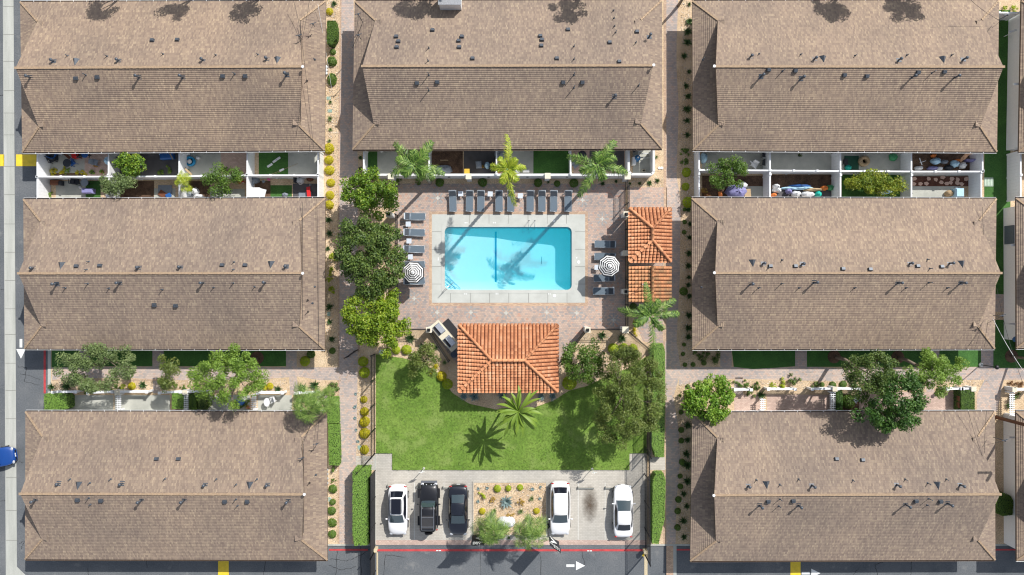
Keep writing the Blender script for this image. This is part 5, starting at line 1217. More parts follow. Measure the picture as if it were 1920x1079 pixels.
# ------------------------------------------------------------------ iron fences
def iron_fence(label, pts, h, pick=0.11, pw=0.018, post=1.0, name='iron_fence', top=None, mesh=False, depth_=None):
    """pts in ground pixels"""
    w_ = [G(x, y) for x, y in pts]; b = w_[0]; root = thing(name, label, 'fence', (b.x,b.y,0), 0, 'black iron fences round the pool court')
    pk = MB(); rl = MB(); w_ = [p-b for p in w_]
    npost = 0
    for A, B in zip(w_[:-1], w_[1:]):
        L_ = (B-A).length; n = max(1,int(L_/pick)); d = (B-A)/L_
        for i in range(n+1):
            p = A + d*(i*L_/n); pk.add([(p.x-pw/2,p.y-pw/2,K),(p.x+pw/2,p.y-pw/2,K),(p.x+pw/2,p.y+pw/2,K),(p.x-pw/2,p.y+pw/2,K),(p.x-pw/2,p.y-pw/2,h-.02),(p.x+pw/2,p.y-pw/2,h-.02),(p.x+pw/2,p.y+pw/2,h-.02),(p.x-pw/2,p.y+pw/2,h-.02)],
                [(4,5,6,7),(0,1,5,4),(1,2,6,5),(2,3,7,6),(3,0,4,7)])
        for z in (0.22, h-0.22, h): rl.bar(A+Vector((0,0,z)), B+Vector((0,0,z)), .038, .035)
        m_ = max(1, round(L_/2.4))
        for i in range(m_+1):
            p = A + (B-A)*(i/m_); q = MB(); q.box(p.x-.04,p.y-.04,0,p.x+.04,p.y+.04,h+.06); q.obox((p.x,p.y,h+.08), .1,.1,.03); q.build('post', M_BLACK, root)
        if mesh:
            sh_ = MB(); sh_.bar(A+Vector((0,0,h*.5)), B+Vector((0,0,h*.5)), .006, h-.3); sh_.build('screen', mesh, root)
    pk.build('pickets', M_BLACK, root); rl.build('rails', M_BLACK, root)
    return root
iron_fence('iron picket fence along the left side of the lawn above the parking court', [(703.5,664),(703.5,850)], 1.95)
iron_fence('slanted iron gate panel at the lower left corner of the lawn', [(703,850),(678,877)], 1.9, name='iron_gate')
iron_fence('iron fence at the right side of the pool deck beside the pool houses', [(1172,338),(1172,618)], 1.7)
iron_fence('iron gate rail between the pool house and the deck fence', [(1176,352),(1176,400)], 1.2, name='iron_gate')
iron_fence('iron fence under the right end of the deck with striped gravel behind', [(1098,617),(1166,617)], 1.7)
iron_fence('slanted iron fence running down from the deck corner to the gazebo', [(1096,620),(1048,683)], 1.5)
iron_fence('slanted iron fence from the gate pillar towards the long hedge', [(1176,622),(1216,656)], 1.8)
iron_fence('iron fence between the large olive tree and the long hedge', [(1213,668),(1213,850)], 1.95)
iron_fence('iron fence along the trees at the left side of the deck', [(746,405),(746,617)], 1.6)
iron_fence('short iron fence at the lower left of the deck above the cycad', [(748,617),(803,617)], 1.6)
iron_fence('slanted iron fence behind the barbecue counter', [(808,622),(843,676)], 1.4)
iron_fence('short slanted iron fence panel under the yellow green tree', [(655,668),(672,656)], 1.8)
M_SCRN = plain('dark_screen', (0.022,0.023,0.026,1), 0.8)
iron_fence('tall screened fence along the left side of the parking court', [(704,882),(704,1030),(704,1110)], 2.3, pick=.14, mesh=M_SCRN, name='screened_fence')
iron_fence('tall black fence along the right side of the parking court', [(1208,838),(1209,1040)], 2.6, pick=.13, pw=0.03, name='tall_fence')
def gate_leaf(label, x, y, x2, y2, h):
    return iron_fence(label, [(x,y),(x2,y2)], h, name='driveway_gate')
sheet('gate_track', [(706,1036,709,1200)], 0.02, plain('track_tan', srgb(190,176,146), 0.8, var=0.2, scale=9))
sheet('gate_track_right', [(1208,1036,1214,1200)], 0.02, plain('track_tan', srgb(190,176,146), 0.8))
def bollard(x, y, label):
    g = G(x,y); r = thing('gate_operator', label, 'gate operator', (g.x,g.y,0)); m = MB(); m.box(-.16,-.12,0,.16,.12,.75); m.obox((0,0,.79),.38,.3,.07); m.build('housing', plain('tan_box', srgb(206,192,160),.6), r)
    m = MB(); m.obox((-.12,-.28,.5),.13,.42,.13,rz=R(-35)); m.build('arm', M_YEL, r); m = MB(); m.box(-.06,-.14,.3,.06,-.121,.5); m.build('panel', M_BLACK, r); return r
bollard(706,1027,'tan gate operator box with yellow arm at the left end of the parking court')
bollard(1208,1030,'weathered gate operator box with yellow arm at the foot of the tall black fence')

# ------------------------------------------------------------------ white walls and vinyl fences of the patios
def vinyl(label, pts, h=1.83, name='vinyl_fence', t=0.09, mat=None, posts=True, cap=0.13, grp='white vinyl patio fences'):
    w_ = [P(x, y, h) for x, y in pts]
    w_ = [Vector((p.x,p.y,0)) for p in w_]; b = w_[0]; root = thing(name, label, 'fence' if 'fence' in name else 'wall', (b.x,b.y,0), 0, grp)
    w_ = [p-b for p in w_]; pn = MB(); cp_ = MB()
    for k_, (A, B) in enumerate(zip(w_[:-1], w_[1:])):
        pn.bar(A+Vector((0,0,h/2-.03)), B+Vector((0,0,h/2-.03)), t*0.55, h-.1); cp_.bar(A+Vector((0,0,h-.03)), B+Vector((0,0,h-.03)), cap, .07)
        if posts:
            L_ = (B-A).length; n = max(1, round(L_/2.4))
            for i in range(n+1):
                if k_ and i == 0: continue
                p = A.lerp(B, i/n); q = MB(); q.box(p.x-.07,p.y-.07,0,p.x+.07,p.y+.07,h+.05); q.obox((p.x,p.y,h+.075), .19,.19,.05); q.build('post', M_WHITE, root)
    # vertical board joints
    for A, B in zip(w_[:-1], w_[1:]):
        L_ = (B-A).length; d = (B-A)/L_; n = int(L_/0.3)
        for i in range(1, n): p = A+d*(i*L_/n); pn.obox((p.x,p.y,h/2-.05), .02 if abs(d.x) > .5 else t*.62, t*.62 if abs(d.x) > .5 else .02, h-.2, mi=1)
    pn.build('panel', [mat or M_WHITE, M_GUT], root); cp_.build('rail', mat or M_WHITE, root); return root
vinyl('tall white vinyl fence at the street end of the upper left patios', [(70,287),(70,377)])
vinyl('long white vinyl fence between the two rows of upper left patios', [(71,331.5),(203,331.5),(336,331),(463,329),(596,329)])
vinyl('white vinyl divider left of the blue paddling pool patio, between tree and wall', [(336,285),(336,372)])
vinyl('white vinyl divider by the round bright patio tree', [(203.5,285),(203.5,372)])
vinyl('white vinyl divider left of the turf and slab patio', [(463.5,283),(463.5,372)])
vinyl('white vinyl fence beside the yellow ball shrubs', [(596.5,283),(596.5,371)])
vinyl('white vinyl fence at the walk end of the upper right patios', [(1311,282),(1311,372)])
vinyl('long white vinyl fence between the two rows of upper right patios', [(1312,319),(1444,320),(1576,321),(1709,322),(1842,322)])
vinyl('white vinyl divider between the first and the bare concrete patio at right', [(1444,283),(1444,372)])
vinyl('white vinyl divider left of the flowering citrus thicket', [(1576,284),(1576,373)])
vinyl('white vinyl divider right of the flowering citrus thicket', [(1709,284),(1709,373)])
vinyl('white vinyl fence at the turf alley end of the upper patio with the bagged furniture', [(1842.5,285),(1842.5,321)])
vinyl('white vinyl fence at the turf alley end of the lower patio with red mulch', [(1840,323),(1840,374)])
vinyl('long white vinyl fence closing the shaded alley at the right edge', [(1914,284),(1914,373)])
vinyl('white fence panel across the top of the shaded alley', [(1873,24),(1912,24)])
# stucco wall of the pool side patios
M_CAP = plain('pillar_cap', srgb(214,206,186), 0.8, var=0.06)
def stucco(label, pts, h, t, name='stucco_wall'):
    w_ = [P(x, y, h) for x, y in pts]; b = Vector((w_[0].x,w_[0].y,0)); root = thing(name, label, 'wall', b)
    m = MB()
    for A, B in zip(w_[:-1], w_[1:]): m.bar(Vector((A.x-b.x,A.y-b.y,h/2)), Vector((B.x-b.x,B.y-b.y,h/2)), t, h)
    m.build('wall_body', M_STUCCO, root); return root, b
wr, wb = stucco('long white stucco wall with square dark lights above the sun loungers', [(683,328),(1172,328)], 1.75, 0.20)
for x in (842,916,989,1063,1138):
    p = P(x, 332.5, 1.1)-wb; m = MB(); m.obox((p.x, -0.115, 1.1), .2,.04,.24); m.build('wall_light', M_BLACK, wr)
def pillar(x, y, label, w_=0.42, h=1.95, grp='stucco pillars round the pool court', lamp=False, cat='pillar'):
    c = P(x, y, h); r = thing('stucco_pillar', label, cat, (c.x,c.y,0), 0, grp); m = MB(); m.box(-w_/2,-w_/2,0,w_/2,w_/2,h-.08); m.build('shaft', M_STUCCO, r)
    m = MB(); m.box(-w_/2-.05,-w_/2-.05,h-.08,w_/2+.05,w_/2+.05,h); m.build('cap', M_CAP, r)
    if lamp: m = MB(); m.box(-.13,-.13,h,.13,.13,h+.1); m.box(-.1,-.1,h+.1,.1,.1,h+.22); m.build('lantern', M_BLACK, r)
    return r
pillar(732.5,331,'cream capped pillar in the pool wall at the edge of the bright green tree')
pillar(878.5,331,'cream capped pillar in the pool wall next to the yellow topped box')
pillar(1027,330,'cream capped pillar in the pool wall above the right half of the lounger row')
pillar(1177,331,'cream capped pillar at the end of the pool wall beside the pump enclosure',.45)
pillar(1174.5,402,'gate pillar with a black lantern at the top left corner of the hipped pool house',.42,1.9,lamp=True)
pillar(1173,475,'plain fence pillar beside the lower part of the hipped pool house',.4,1.9)
pillar(1173.5,547,'fence pillar with a black lantern beside the gabled pool house',.4,1.9,lamp=True)
pillar(1173,619,'large cream capped pillar at the lower right corner of the deck',.5,1.9)
pillar(1102,619,'lantern pillar where the slanted fence meets the deck, right of the gazebo',.42,1.9,lamp=True)
pillar(804,619,'lantern pillar beside the barbecue counter left of the gazebo',.42,1.9,lamp=True)
pillar(729,402,'lantern pillar among the trees at the upper left of the deck',.42,1.9,lamp=True)
m = MB(); q = P(875.5,322,1.3); m.box(-.2,-.2,0,.2,.2,1.3); m.box(-.24,-.24,1.3,.24,.24,1.36); tag(m.build('utility_box', plain('mustard', srgb(206,168,52), .7), None, Vector((q.x,q.y,0))), 'mustard topped box behind the pool wall pillar', 'utility box')
vinyl('thin white divider left end of the pool wall patios', [(682,279),(682,326)], grp='white dividers of the pool wall patios')
vinyl('thin white divider behind the leftmost feather palm', [(804.5,279),(804.5,326)], grp='white dividers of the pool wall patios')
vinyl('thin white divider behind the yellow feather palm', [(931,279),(931,326)], grp='white dividers of the pool wall patios')
vinyl('thin white divider left of the rightmost feather palm', [(1070,279),(1070,326)], grp='white dividers of the pool wall patios')
# pump enclosure
e, eb = stucco('white walled pump enclosure with chamfered corners beside the pool wall', [(1179,279),(1179,322),(1184,327),(1222,327),(1226,322),(1226,279)], 1.5, 0.22, 'pump_enclosure')
m = MB(); q = G(1205,305)-eb; m.box(q.x-.95,q.y-1.1,K,q.x+.95,q.y+1.1,K+.03); m.build('slab', M_CONC2, e)
c = P(1196,296,1.0); r = thing('pool_filter', 'blue round pool filter tank inside the pump enclosure', 'filter tank', (c.x,c.y,K)); m = MB(); m.lathe((0,0,0), [(.26,0),(.28,.1),(.28,.75),(.2,.92),(.06,.98)], 18); m.build('tank', plain('blue_plastic', srgb(40,110,160), .4), r); m = MB(); m.lathe((0,0,.95), [(.08,0),(.08,.1),(.03,.13)], 10); m.build('valve', M_WPAINT, r)
r = thing('pool_piping', 'white plastic pipes running through the pump enclosure', 'pipes', G(1200,288,K)); m = MB()
for pts in ([(-.6,-.3,.3),(-.2,-.3,.3),(-.2,.1,.3),(.1,.15,.3),(.15,.5,.3)],[(0,-.15,.4),(.6,-.1,.4),(.8,-.1,.4)],[(.2,-.5,.3),(.85,-.5,.3),(.85,.2,.3)]): m.tube(pts, .045, 8)
m.build('pipe', M_WPAINT, r); m = MB(); m.tube([(-.7,.1,.25),(-.35,.35,.25)], .13, 12); m.build('pump', M_DARK, r)
r = thing('white_cabinet', 'small white cabinet against the left wall of the pump enclosure', 'cabinet', G(1187,305,K)); m = MB(); m.box(-.2,-.35,0,.12,.35,.8); m.build('case', M_WPAINT, r); m = MB(); m.box(.121,-.3,.05,.14,.3,.75); m.build('door', M_GUT, r)
r = thing('crate', 'cream plastic crate at the bottom of the pump enclosure', 'crate', G(1206,321,K)); m = MB(); m.box(-.16,-.12,0,.16,.12,.03); 
for a in ((-.16,-.12,-.13,.12),(.13,-.12,.16,.12),(-.13,-.12,.13,-.09),(-.13,.09,.13,.12)): m.box(a[0],a[1],.03,a[2],a[3],.25)
m.build('body', M_CAP, r)
# white picket fences and rails of the lower patios
def picket(label, pts, h=1.05, pick=.14, wd=.07, post=True):
    w_ = [P(x, y, h) for x, y in pts]; b = Vector((w_[0].x,w_[0].y,0)); root = thing('picket_fence', label, 'picket fence', b, 0, 'white picket fences of the front patios'); pk = MB(); rl = MB()
    w_ = [Vector((p.x,p.y,0))-b for p in w_]
    for A, B in zip(w_[:-1], w_[1:]):
        L_ = (B-A).length; d = (B-A)/L_; n = int(L_/pick); ang = math.atan2(d.y, d.x)
        for i in range(n+1): p = A+d*(i*L_/n); pk.obox((p.x,p.y,h/2+.05), wd, .03, h-.1, rz=ang)
        for z in (.3, h-.18): rl.bar(A+Vector((0,0,z)), B+Vector((0,0,z)), .09, .05)
        rl.bar(A+Vector((0,0,h)), B+Vector((0,0,h)), .17, .04)
    pk.build('pickets', M_WHITE, root); rl.build('rails', M_WHITE, root)
    for p in (w_[0], w_[-1]): q = MB(); q.box(p.x-.09,p.y-.09,0,p.x+.09,p.y+.09,h+.1); q.obox((p.x,p.y,h+.12), .26,.26,.05); q.build('post', M_WHITE, root)
    return root
def railside(label, x, y0, y1, h=1.05, lean=True):
    """side rail between two patios: a wide top with open slats"""
    A, B = P(x, y0, h), P(x, y1, h); b = Vector((A.x, A.y, 0)); root = thing('slatted_rail', label, 'rail', b, 0, 'white slatted rails between the front patios'); L_ = abs(A.y-B.y)
    m = MB(); n = int(L_/.17)
    for i in range(n+1): m.obox((0, -i*L_/n, h-.1), .52, .07, .05)
    m.build('slats', M_WHITE, root); m = MB()
    for s in (-.1,.1): m.box(s-.03,-L_,h-.2,s+.03,0,h-.135)
    m.build('beams', M_WHITE, root)
    for yy in (0, -L_): q = MB(); q.box(-.07,yy-.07,0,.07,yy+.07,h-.14); q.build('post', M_WHITE, root)
    return root
for i, (a, b_) in enumerate((((100,736),(143,735)),((166,737),(212,735)),((216,735),(276,735)),((300,737),(339,735)),((345,735),(392,735)),((484,737),(530,737)),((555,738),(592,736)))):
    picket('white picket fence front of the lower left patios, %s' % (ORD[i]+' panel from the left'), [a, b_])
for i, (a, b_) in enumerate((((1378,731),(1408,731)),((1440,730),(1490,730)),((1522,730),(1562,729)),((1570,729),(1612,730)),((1775,730),(1802,729)),((1804,729),(1826,729)),((1903,731),(1940,731)))):
    picket('white picket fence front of the lower right patios, %s' % (ORD[i]+' panel from the left'), [a, b_])
railside('white slatted rail left of the wide concrete patio', 221,741,770); railside('white slatted rail right of the bright square hedge', 347,741,770); railside('white slatted rail left of the patio with the oval table', 475,741,770)
railside('white slatted rail beside the green spiky plant at the lower right patios', 1431,750,772); railside('white slatted rail left of the deeply shaded right patio', 1562,737,772); railside('white slatted rail at the right edge of the picture', 1899,737,779)
for x, y, l in ((219,737,'square white corner post left of the wide concrete patio'),(346,736.5,'square white corner post above the white slatted rail'),(1566,730,'square white corner post beside the shaded right patio'),(1826,730,'square white corner post right of the clipped hedge'),(1903,731,'square white corner post near the right edge above the slatted rail')):
    pillar(x, y, l, .34, 1.25, 'square white patio corner posts', cat='post')
# alley fixtures on the right
def meters(x, y, n, label, step=0.34):
    g = G(x, y); r = thing('meter_bank', label, 'meter bank', (g.x,g.y,0), 0, 'utility meters in the alley'); m = MB(); m.box(.02,-n*step/2,.6,.16,n*step/2,1.4); m.build('panel', plain('meter_grey', srgb(120,130,138), .5, .2), r)
    for i in range(n): m = MB(); m.lathe((-.06,-n*step/2+step*(i+.5),1.2), [(.11,0),(.12,.08),(.1,.16),(.02,.2)], 12); m.build('meter', plain('meter_dome', srgb(150,160,166), .3, .3), r)
    return r
meters(1894,163,5,'row of dark utility meters in the upper part of the alley'); meters(1886,498,4,'row of four round meters in the middle of the alley',.38); meters(1889,903,5,'row of meters above the alley hedge at lower right')
r = thing('electrical_cabinet', 'pair of long grey electrical cabinets in the shaded alley', 'cabinet', G(1882,442,0)); 
for dx, nm in ((0,'cabinet'),(.5,'cabinet')): m = MB(); m.box(dx-.17,-.85,.3,dx+.17,.85,1.5); m.build(nm, plain('cab_grey', srgb(86,98,108), .5), r)
for yy in (-.7,0,.7): m = MB(); m.box(.171,yy-.03,1.2,.329,yy+.03,1.28); m.build('conduit', M_BLACK, r)
for x, y, l in ((1877,70,'white plank leaning in the upper alley'),(1876,606,'white bracket light in the alley beside the middle right roof'),(1876,814,'white bracket light in the alley beside the lower right roof')):
    g = G(x,y); m = MB(); m.obox((0,0,1.5), .75 if y < 100 else .55,.16,.05, rz=R(20) if y < 100 else 0); m.obox((.2,0,.75),.05,.05,1.5); tag(m.build('bracket_light' if y > 100 else 'plank', M_GUT, None, g), l, 'light' if y > 100 else 'plank')
for x, y, l in ((1905,158,'small white sign on the alley wall near the upper meters'),(1900,460,'small white sign on the alley wall beside the grey cabinets')):
    m = MB(); m.obox((0,0,2.2), .5,.2,.05); m.obox((.25,0,2.2),.12,.06,.06); tag(m.build('wall_sign', M_WPAINT, None, P(x,y,2.2)*Vector((1,1,0)) if False else Vector((P(x,y,2.2).x,P(x,y,2.2).y,0))), l, 'sign')
m = MB(); m.box(-.42,-.42,0,.42,.42,.03); [m.box(-.36+.14*i,-.34,.03,-.3+.14*i,.34,.045,1) for i in range(6)]
tag(m.build('drain_grate', [plain('grate', srgb(150,170,150), .7), plain('grate_light', srgb(190,204,190), .7)], None, G(1852,342,z3)), 'square pale drain grate in the turf of the alley', 'drain')
sheet('alley_path', [(1861,552,1886,585),(1846,346,1859,371)][:1], z3, M_PATH)
r = thing('patio_umbrella', 'folded blue parasol in the alley at the right edge', 'parasol', G(1884,634,0)); m = MB(); m.tube([(0,0,0),(0,0,2.1)], .025, 8); m.build('pole', M_BLACK, r)
m = MB(); m.lathe((0,0,1.6), [(.5,0),(.38,.15),(.12,.35),(.02,.5)], 8); o = m.build('canopy', plain('blue_canvas', srgb(60,104,150), .8), r); o.scale = (1,.6,1)

# ------------------------------------------------------------------ cars
M_TYRE = plain('tyre', (0.012,0.012,0.013,1), 0.85); M_RIM = plain('rim', (0.35,0.36,0.38,1), 0.35, 0.8)
M_CGLASS, _n, _N2, _L2, _b2 = newmat('car_glass'); _b2.inputs['Base Color'].default_value = (0.035,0.055,0.065,1); _b2.inputs['Roughness'].default_value = 0.04; _b2.inputs['Specular IOR Level'].default_value = 0.9
M_CGLASSD, _n, _N2, _L2, _b2 = newmat('car_glass_dark'); _b2.inputs['Base Color'].default_value = (0.01,0.012,0.02,1); _b2.inputs['Roughness'].default_value = 0.05
def paint(name, c): 
    m = plain(name, c, 0.35, 0.0, var=0.02, coat=1.0); m.node_tree.nodes['Principled BSDF'].inputs['Coat Roughness'].default_value = 0.04; return m
PW, PB, PBL, PN = paint('paint_white', (0.80,0.80,0.81,1)), paint('paint_black', (0.008,0.008,0.010,1)), paint('paint_blue', (0.003,0.05,0.24,1)), paint('paint_navy_black', (0.006,0.008,0.016,1))
M_HEAD = plain('headlight', (0.6,0.62,0.65,1), 0.1, 0.3); M_TAIL = plain('taillight', (0.35,0.02,0.02,1), 0.2)
def car(label, x, y, rz, L, W, mat, kind, cat='car', name='parked_car', grp=None, hood=1.25, tail=0.9, roofh=1.45, deck=0.98, hoodh=0.86, box=0.0, roofmat=None, rails=False, roofrack=False):
    """front is +y of the car"""
    g = P(x, y, 0.8); r = thing(name, label, cat, (g.x,g.y,0.008), rz, grp)
    hl, hw = L/2, W/2; mb = MB()
    # stations along y: (y, half width, belt z, centre z)
    st = [(-hl,.55,.55,.60),(-hl+.06,.76,.72,.80),(-hl+.24,.88,.86,deck-.02),(-hl+.55,.965,.92,deck),(-hl+1.0,.995,.95,deck),(-.6,1.0,.95,.97),(0,1.0,.94,.96),(.55,1.0,.93,.96),(hl-hood,.99,.90,.95),
          (hl-hood*.66,.98,.84,hoodh+.05),(hl-.55,.955,.76,hoodh-.02),(hl-.30,.85,.68,hoodh-.10),(hl-.10,.70,.60,.66),(hl,.46,.48,.50)]
    sq = 0.35*box
    M_ = 13; rows = []
    for (yy, wf, zb, zc) in st:
        w_ = hw*(wf+(1-wf)*sq); ring = []
        prof = [(.90,.20),(.985,.34),(1.0,.55),(.985,zb*.88),(.94,zb),(.72,(zb+zc*2)/3+.01),(0,zc+.015)]
        for a, z in prof: ring.append((a*w_, yy, z))
        rows.append([( -a, b, c) for a, b, c in ring[:-1]] + [ring[-1]] + [(a, b, c) for a, b, c in ring[:-1][::-1]])
    n = len(rows[0]); mb.v = [p for rw in rows for p in rw]
    for i in range(len(rows)-1):
        for k in range(n-1): mb.f.append((i*n+k, i*n+k+1, (i+1)*n+k+1, (i+1)*n+k)); mb.mi.append(0); mb.sm.append(True)
    mb.f.append(tuple(range(n))[::-1]); mb.mi.append(0); mb.sm.append(False)
    mb.f.append(tuple((len(rows)-1)*n+k for k in range(n))); mb.mi.append(0); mb.sm.append(False)
    body = mb.build('body', mat, r); md = body.modifiers.new('s', 'SUBSURF'); md.levels = 1; md.render_levels = 2
    # greenhouse
    yw0 = hl-hood+.08; yw1 = yw0-(.92 if not box else .45); yr0 = -hl+tail; yr1 = yr0+(.72 if kind in ('sedan','darkpale') else .50 if not box else .15)
    wb, wr = hw*.86, hw*(.68+.1*box); zb = .95; zr = roofh
    def gh(off, top=0.0):
        return dict(a=(-wb-off,yw0), b=(wb+off,yw0), c=(wr,yw1), d=(-wr,yw1))
    cab = MB(); rows = []
    ys = [(yw0,wb*.93,zb-.06,0),(yw0-.02,wb*.95,zb,0.0)]
    m_ = 9; prof = []
    for i in range(m_):
        t = i/(m_-1); yy = yw1+(yr1-yw1)*t; arch = .035*math.sin(math.pi*t); prof.append((yy, wr*(1-.06*abs(2*t-1)**3), zr-.05+arch*1.2))
    def crs(yy, wt, zt, wbot):  # cross-section points from left bottom to right bottom
        return [(-wbot,yy,zb-.1),(-wbot*.985,yy,zb+.02),(-(wbot*.35+wt*.65),yy,zb+(zt-zb)*.62),(-wt,yy,zt-.03),(-wt*.86,yy,zt+.015),(0,yy,zt+.045),(wt*.86,yy,zt+.015),(wt,yy,zt-.03),((wbot*.35+wt*.65),yy,zb+(zt-zb)*.62),(wbot*.985,yy,zb+.02),(wbot,yy,zb-.1)]
    secs = [crs(yw0, wb*.84, zb-.02, wb*.86)] + [crs(p[0], p[1], p[2], wb) for p in prof] + [crs(yr0, wb*.80, zb-.02, wb*.84)]
    n = len(secs[0]); cab.v = [p for s_ in secs for p in s_]
    for i in range(len(secs)-1):
        for k in range(n-1): cab.f.append((i*n+k, (i+1)*n+k, (i+1)*n+k+1, i*n+k+1)); cab.mi.append(0); cab.sm.append(True)
    cab.build('cabin', roofmat or mat, r)
    def quad4(nm, p, mt, off=.018, thick=True):
        # p: four corners; build a slightly bulged 4x4 grid just proud of the cabin
        a, b, c_, d = [Vector(q) for q in p]; nn = (b-a).cross(d-a).normalized()
        if nn.z < 0 and abs(nn.z) > .2: nn = -nn
        if abs(nn.z) <= .2 and nn.x*(a.x+b.x) < 0: nn = -nn
        m = MB(); vs = []
        for j in range(5):
            for i in range(5):
                u, v = i/4, j/4; q = a*(1-u)*(1-v)+b*u*(1-v)+c_*u*v+d*(1-u)*v + nn*(off+.045*math.sin(math.pi*u)*(1 if abs(nn.z)>.2 else .3)); vs.append(q)
        m.add(vs, [(j*5+i,j*5+i+1,(j+1)*5+i+1,(j+1)*5+i) for j in range(4) for i in range(4)], 0, True); return m.build(nm, mt, r)
    wst = (yw0-.05, zb+.03); wen = (yw1+.03, zr-.045)
    quad4('windshield', [(-wb*.80,wst[0],wst[1]),(wb*.80,wst[0],wst[1]),(wr*.90,wen[0],wen[1]),(-wr*.90,wen[0],wen[1])], M_CGLASS)
    quad4('rear_window', [(-wb*.74,yr0+.06,zb+.05),(wb*.74,yr0+.06,zb+.05),(wr*.86,yr1-.03,zr-.045),(-wr*.86,yr1-.03,zr-.045)], M_CGLASSD if kind != 'darkpale' else M_CGLASS)
    for s_ in (-1,1):
        q = [(s_*wb*.99,yw0-.32,zb+.03),(s_*wb*.99,yr0+.28,zb+.03),(s_*(wr*1.02),yr1-.02,zr-.09),(s_*(wr*1.02),yw1-.04,zr-.09)]
        quad4('side_window', q, M_CGLASSD, .012)
        m = MB(); m.ball((s_*(hw+.09), yw0-.35, .98), .11,.07,.07,10,6); m.bar((s_*(hw-.08),yw0-.35,.93),(s_*(hw+.04),yw0-.35,.96),.04); m.build('mirror', mat, r)
        m = MB(); m.ball((s_*hw*.68, hl-.16, .60), .18,.13,.07,10,6); m.build('headlight', M_HEAD, r)
        m = MB(); m.ball((s_*hw*.76, -hl+.11, .78), .15,.07,.07,10,6); m.build('taillight', M_TAIL, r)
        for yy in (hl-.95, -hl+.95):
            m = MB(); m.tube([(s_*(hw-.2),yy,.33),(s_*(hw+.012),yy,.33)], .33, 20); wh = m.build('wheel', M_TYRE, r)
            m = MB(); m.tube([(s_*(hw-.05),yy,.33),(s_*(hw+.022),yy,.33)], .22, 16); m.build('rim', M_RIM, wh)
        if rails: m = MB(); m.tube([(s_*wr*.86,yw1-.15,zr+.03),(s_*wr*.86,yw1-.3,zr+.06),(s_*wr*.86,yr1+.3,zr+.06),(s_*wr*.86,yr1+.15,zr+.03)], .022, 6); m.build('roof_rail', M_BLACK, r)
    for yy, nm in ((hl-.02,'front_plate'),(-hl+.0,'rear_plate')):
        m = MB(); m.obox((0,yy,.45),.34,.03,.12); m.build(nm, M_WPAINT, r)
    m = MB(); m.obox((0,hl-.06,.40), W*.5,.10,.14); m.build('grille', M_BLACK, r)
    r['_dims'] = 0; del r['_dims']
    return r, dict(yw0=yw0,yw1=yw1,yr0=yr0,yr1=yr1,wr=wr,zr=zr,hl=hl,hw=hw)
c1, d1 = car('white estate car with a long dark glass roof, leftmost in the parking court', 745.5, 958, R(180), 4.65, 1.84, PW, 'suv', hood=1.35, tail=.42, roofh=1.52, deck=.98, hoodh=.90, rails=True)
m = MB(); m.obox((0,(d1['yw1']+d1['yr1'])/2+.0,1.52+.075),d1['wr']*1.42,(d1['yw1']-d1['yr1'])*.9,.03); m.build('glass_roof', M_CGLASSD, c1)
m = MB(); m.bar((0,d1['yr1']+.05,1.54),(0,d1['yr1']+.0,1.62),.03); m.build('antenna', M_BLACK, c1)
c2, d2 = car('boxy black off roader with roof rails, second from the left in the parking court', 804, 951, R(0), 4.45, 1.82, PB, 'suv', hood=1.65, tail=.12, roofh=1.72, deck=1.0, hoodh=1.02, box=1.0)
m = MB(); 
for xx in (-.55,.55): m.bar((xx,.45,1.80),(xx,-1.75,1.80),.05)
for yy in (-.65,-1.5): m.bar((-.55,yy,1.81),(.55,yy,1.81),.06)
m.build('roof_rack', M_RIM, c2)
m = MB(); m.obox((0,-1.1,1.755),1.0,1.2,.03); m.build('soft_top_panel', plain('vinyl_black', (0.03,0.03,0.033,1), .8), c2)
for s_ in (-1,1):
    for yy in (1.27,-1.27): m = MB(); m.obox((s_*.90,yy,.78),.26,.85,.10); m.build('fender', M_BLACK, c2)
m = MB(); m.obox((0,2.27,.52),1.5,.18,.16); m.build('bumper', M_RIM, c2)
for s_ in (-.5,.5,-.2,.25): m = MB(); m.ball((s_,2.12,.98),.06,.05,.05,8,5); m.build('spot_lamp', M_HEAD, c2)
m = MB(); m.tube([(0,-2.2,.95),(0,-2.42,.95)],.36,20); m.build('spare_wheel', M_TYRE, c2)
car('dark navy sedan parked beside the gravel bed', 859, 958, R(180), 4.72, 1.84, PN, 'darkpale', hood=1.3, tail=.78, roofh=1.42)
c4, d4 = car('white hatchback with rounded long roof just right of the gravel bed', 1050.5, 955, R(180), 4.95, 1.90, PW, 'suv', hood=1.35, tail=.35, roofh=1.50)
car('white sedan facing the lawn, rightmost in the parking court', 1169, 960, R(0), 4.85, 1.84, PW, 'sedan', hood=1.35, tail=.75, roofh=1.42)
car('bright blue car cut off by the left edge of the picture', -21, 861, R(-82), 4.5, 1.80, PBL, 'suv', hood=1.2, tail=.5, roofh=1.45, name='blue_car')
for x, y, i in ((1110,916.5,0),(1146,916.5,1)):
    pass
def stop(x, y, l):
    m = MB(); m.obox((0,0,.05), 1.5,.12,.10); m.obox((-.75,.08,.10),.06,.22,.2); tag(m.build('wheel_stop', plain('stop_grey', srgb(120,122,118), .8), None, G(x,y,0.01)), l, 'wheel stop', 'wheel stops in the parking bays')
stop(1098.5,916,'low wheel stop at the head of the empty stained bay'); stop(1150,916,'low wheel stop in front of the rightmost white sedan'); stop(846,915.5,'low wheel stop behind the dark navy sedan'); stop(797,914,'low wheel stop hidden behind the black off roader'); stop(742,912.5,'low wheel stop behind the white estate car')
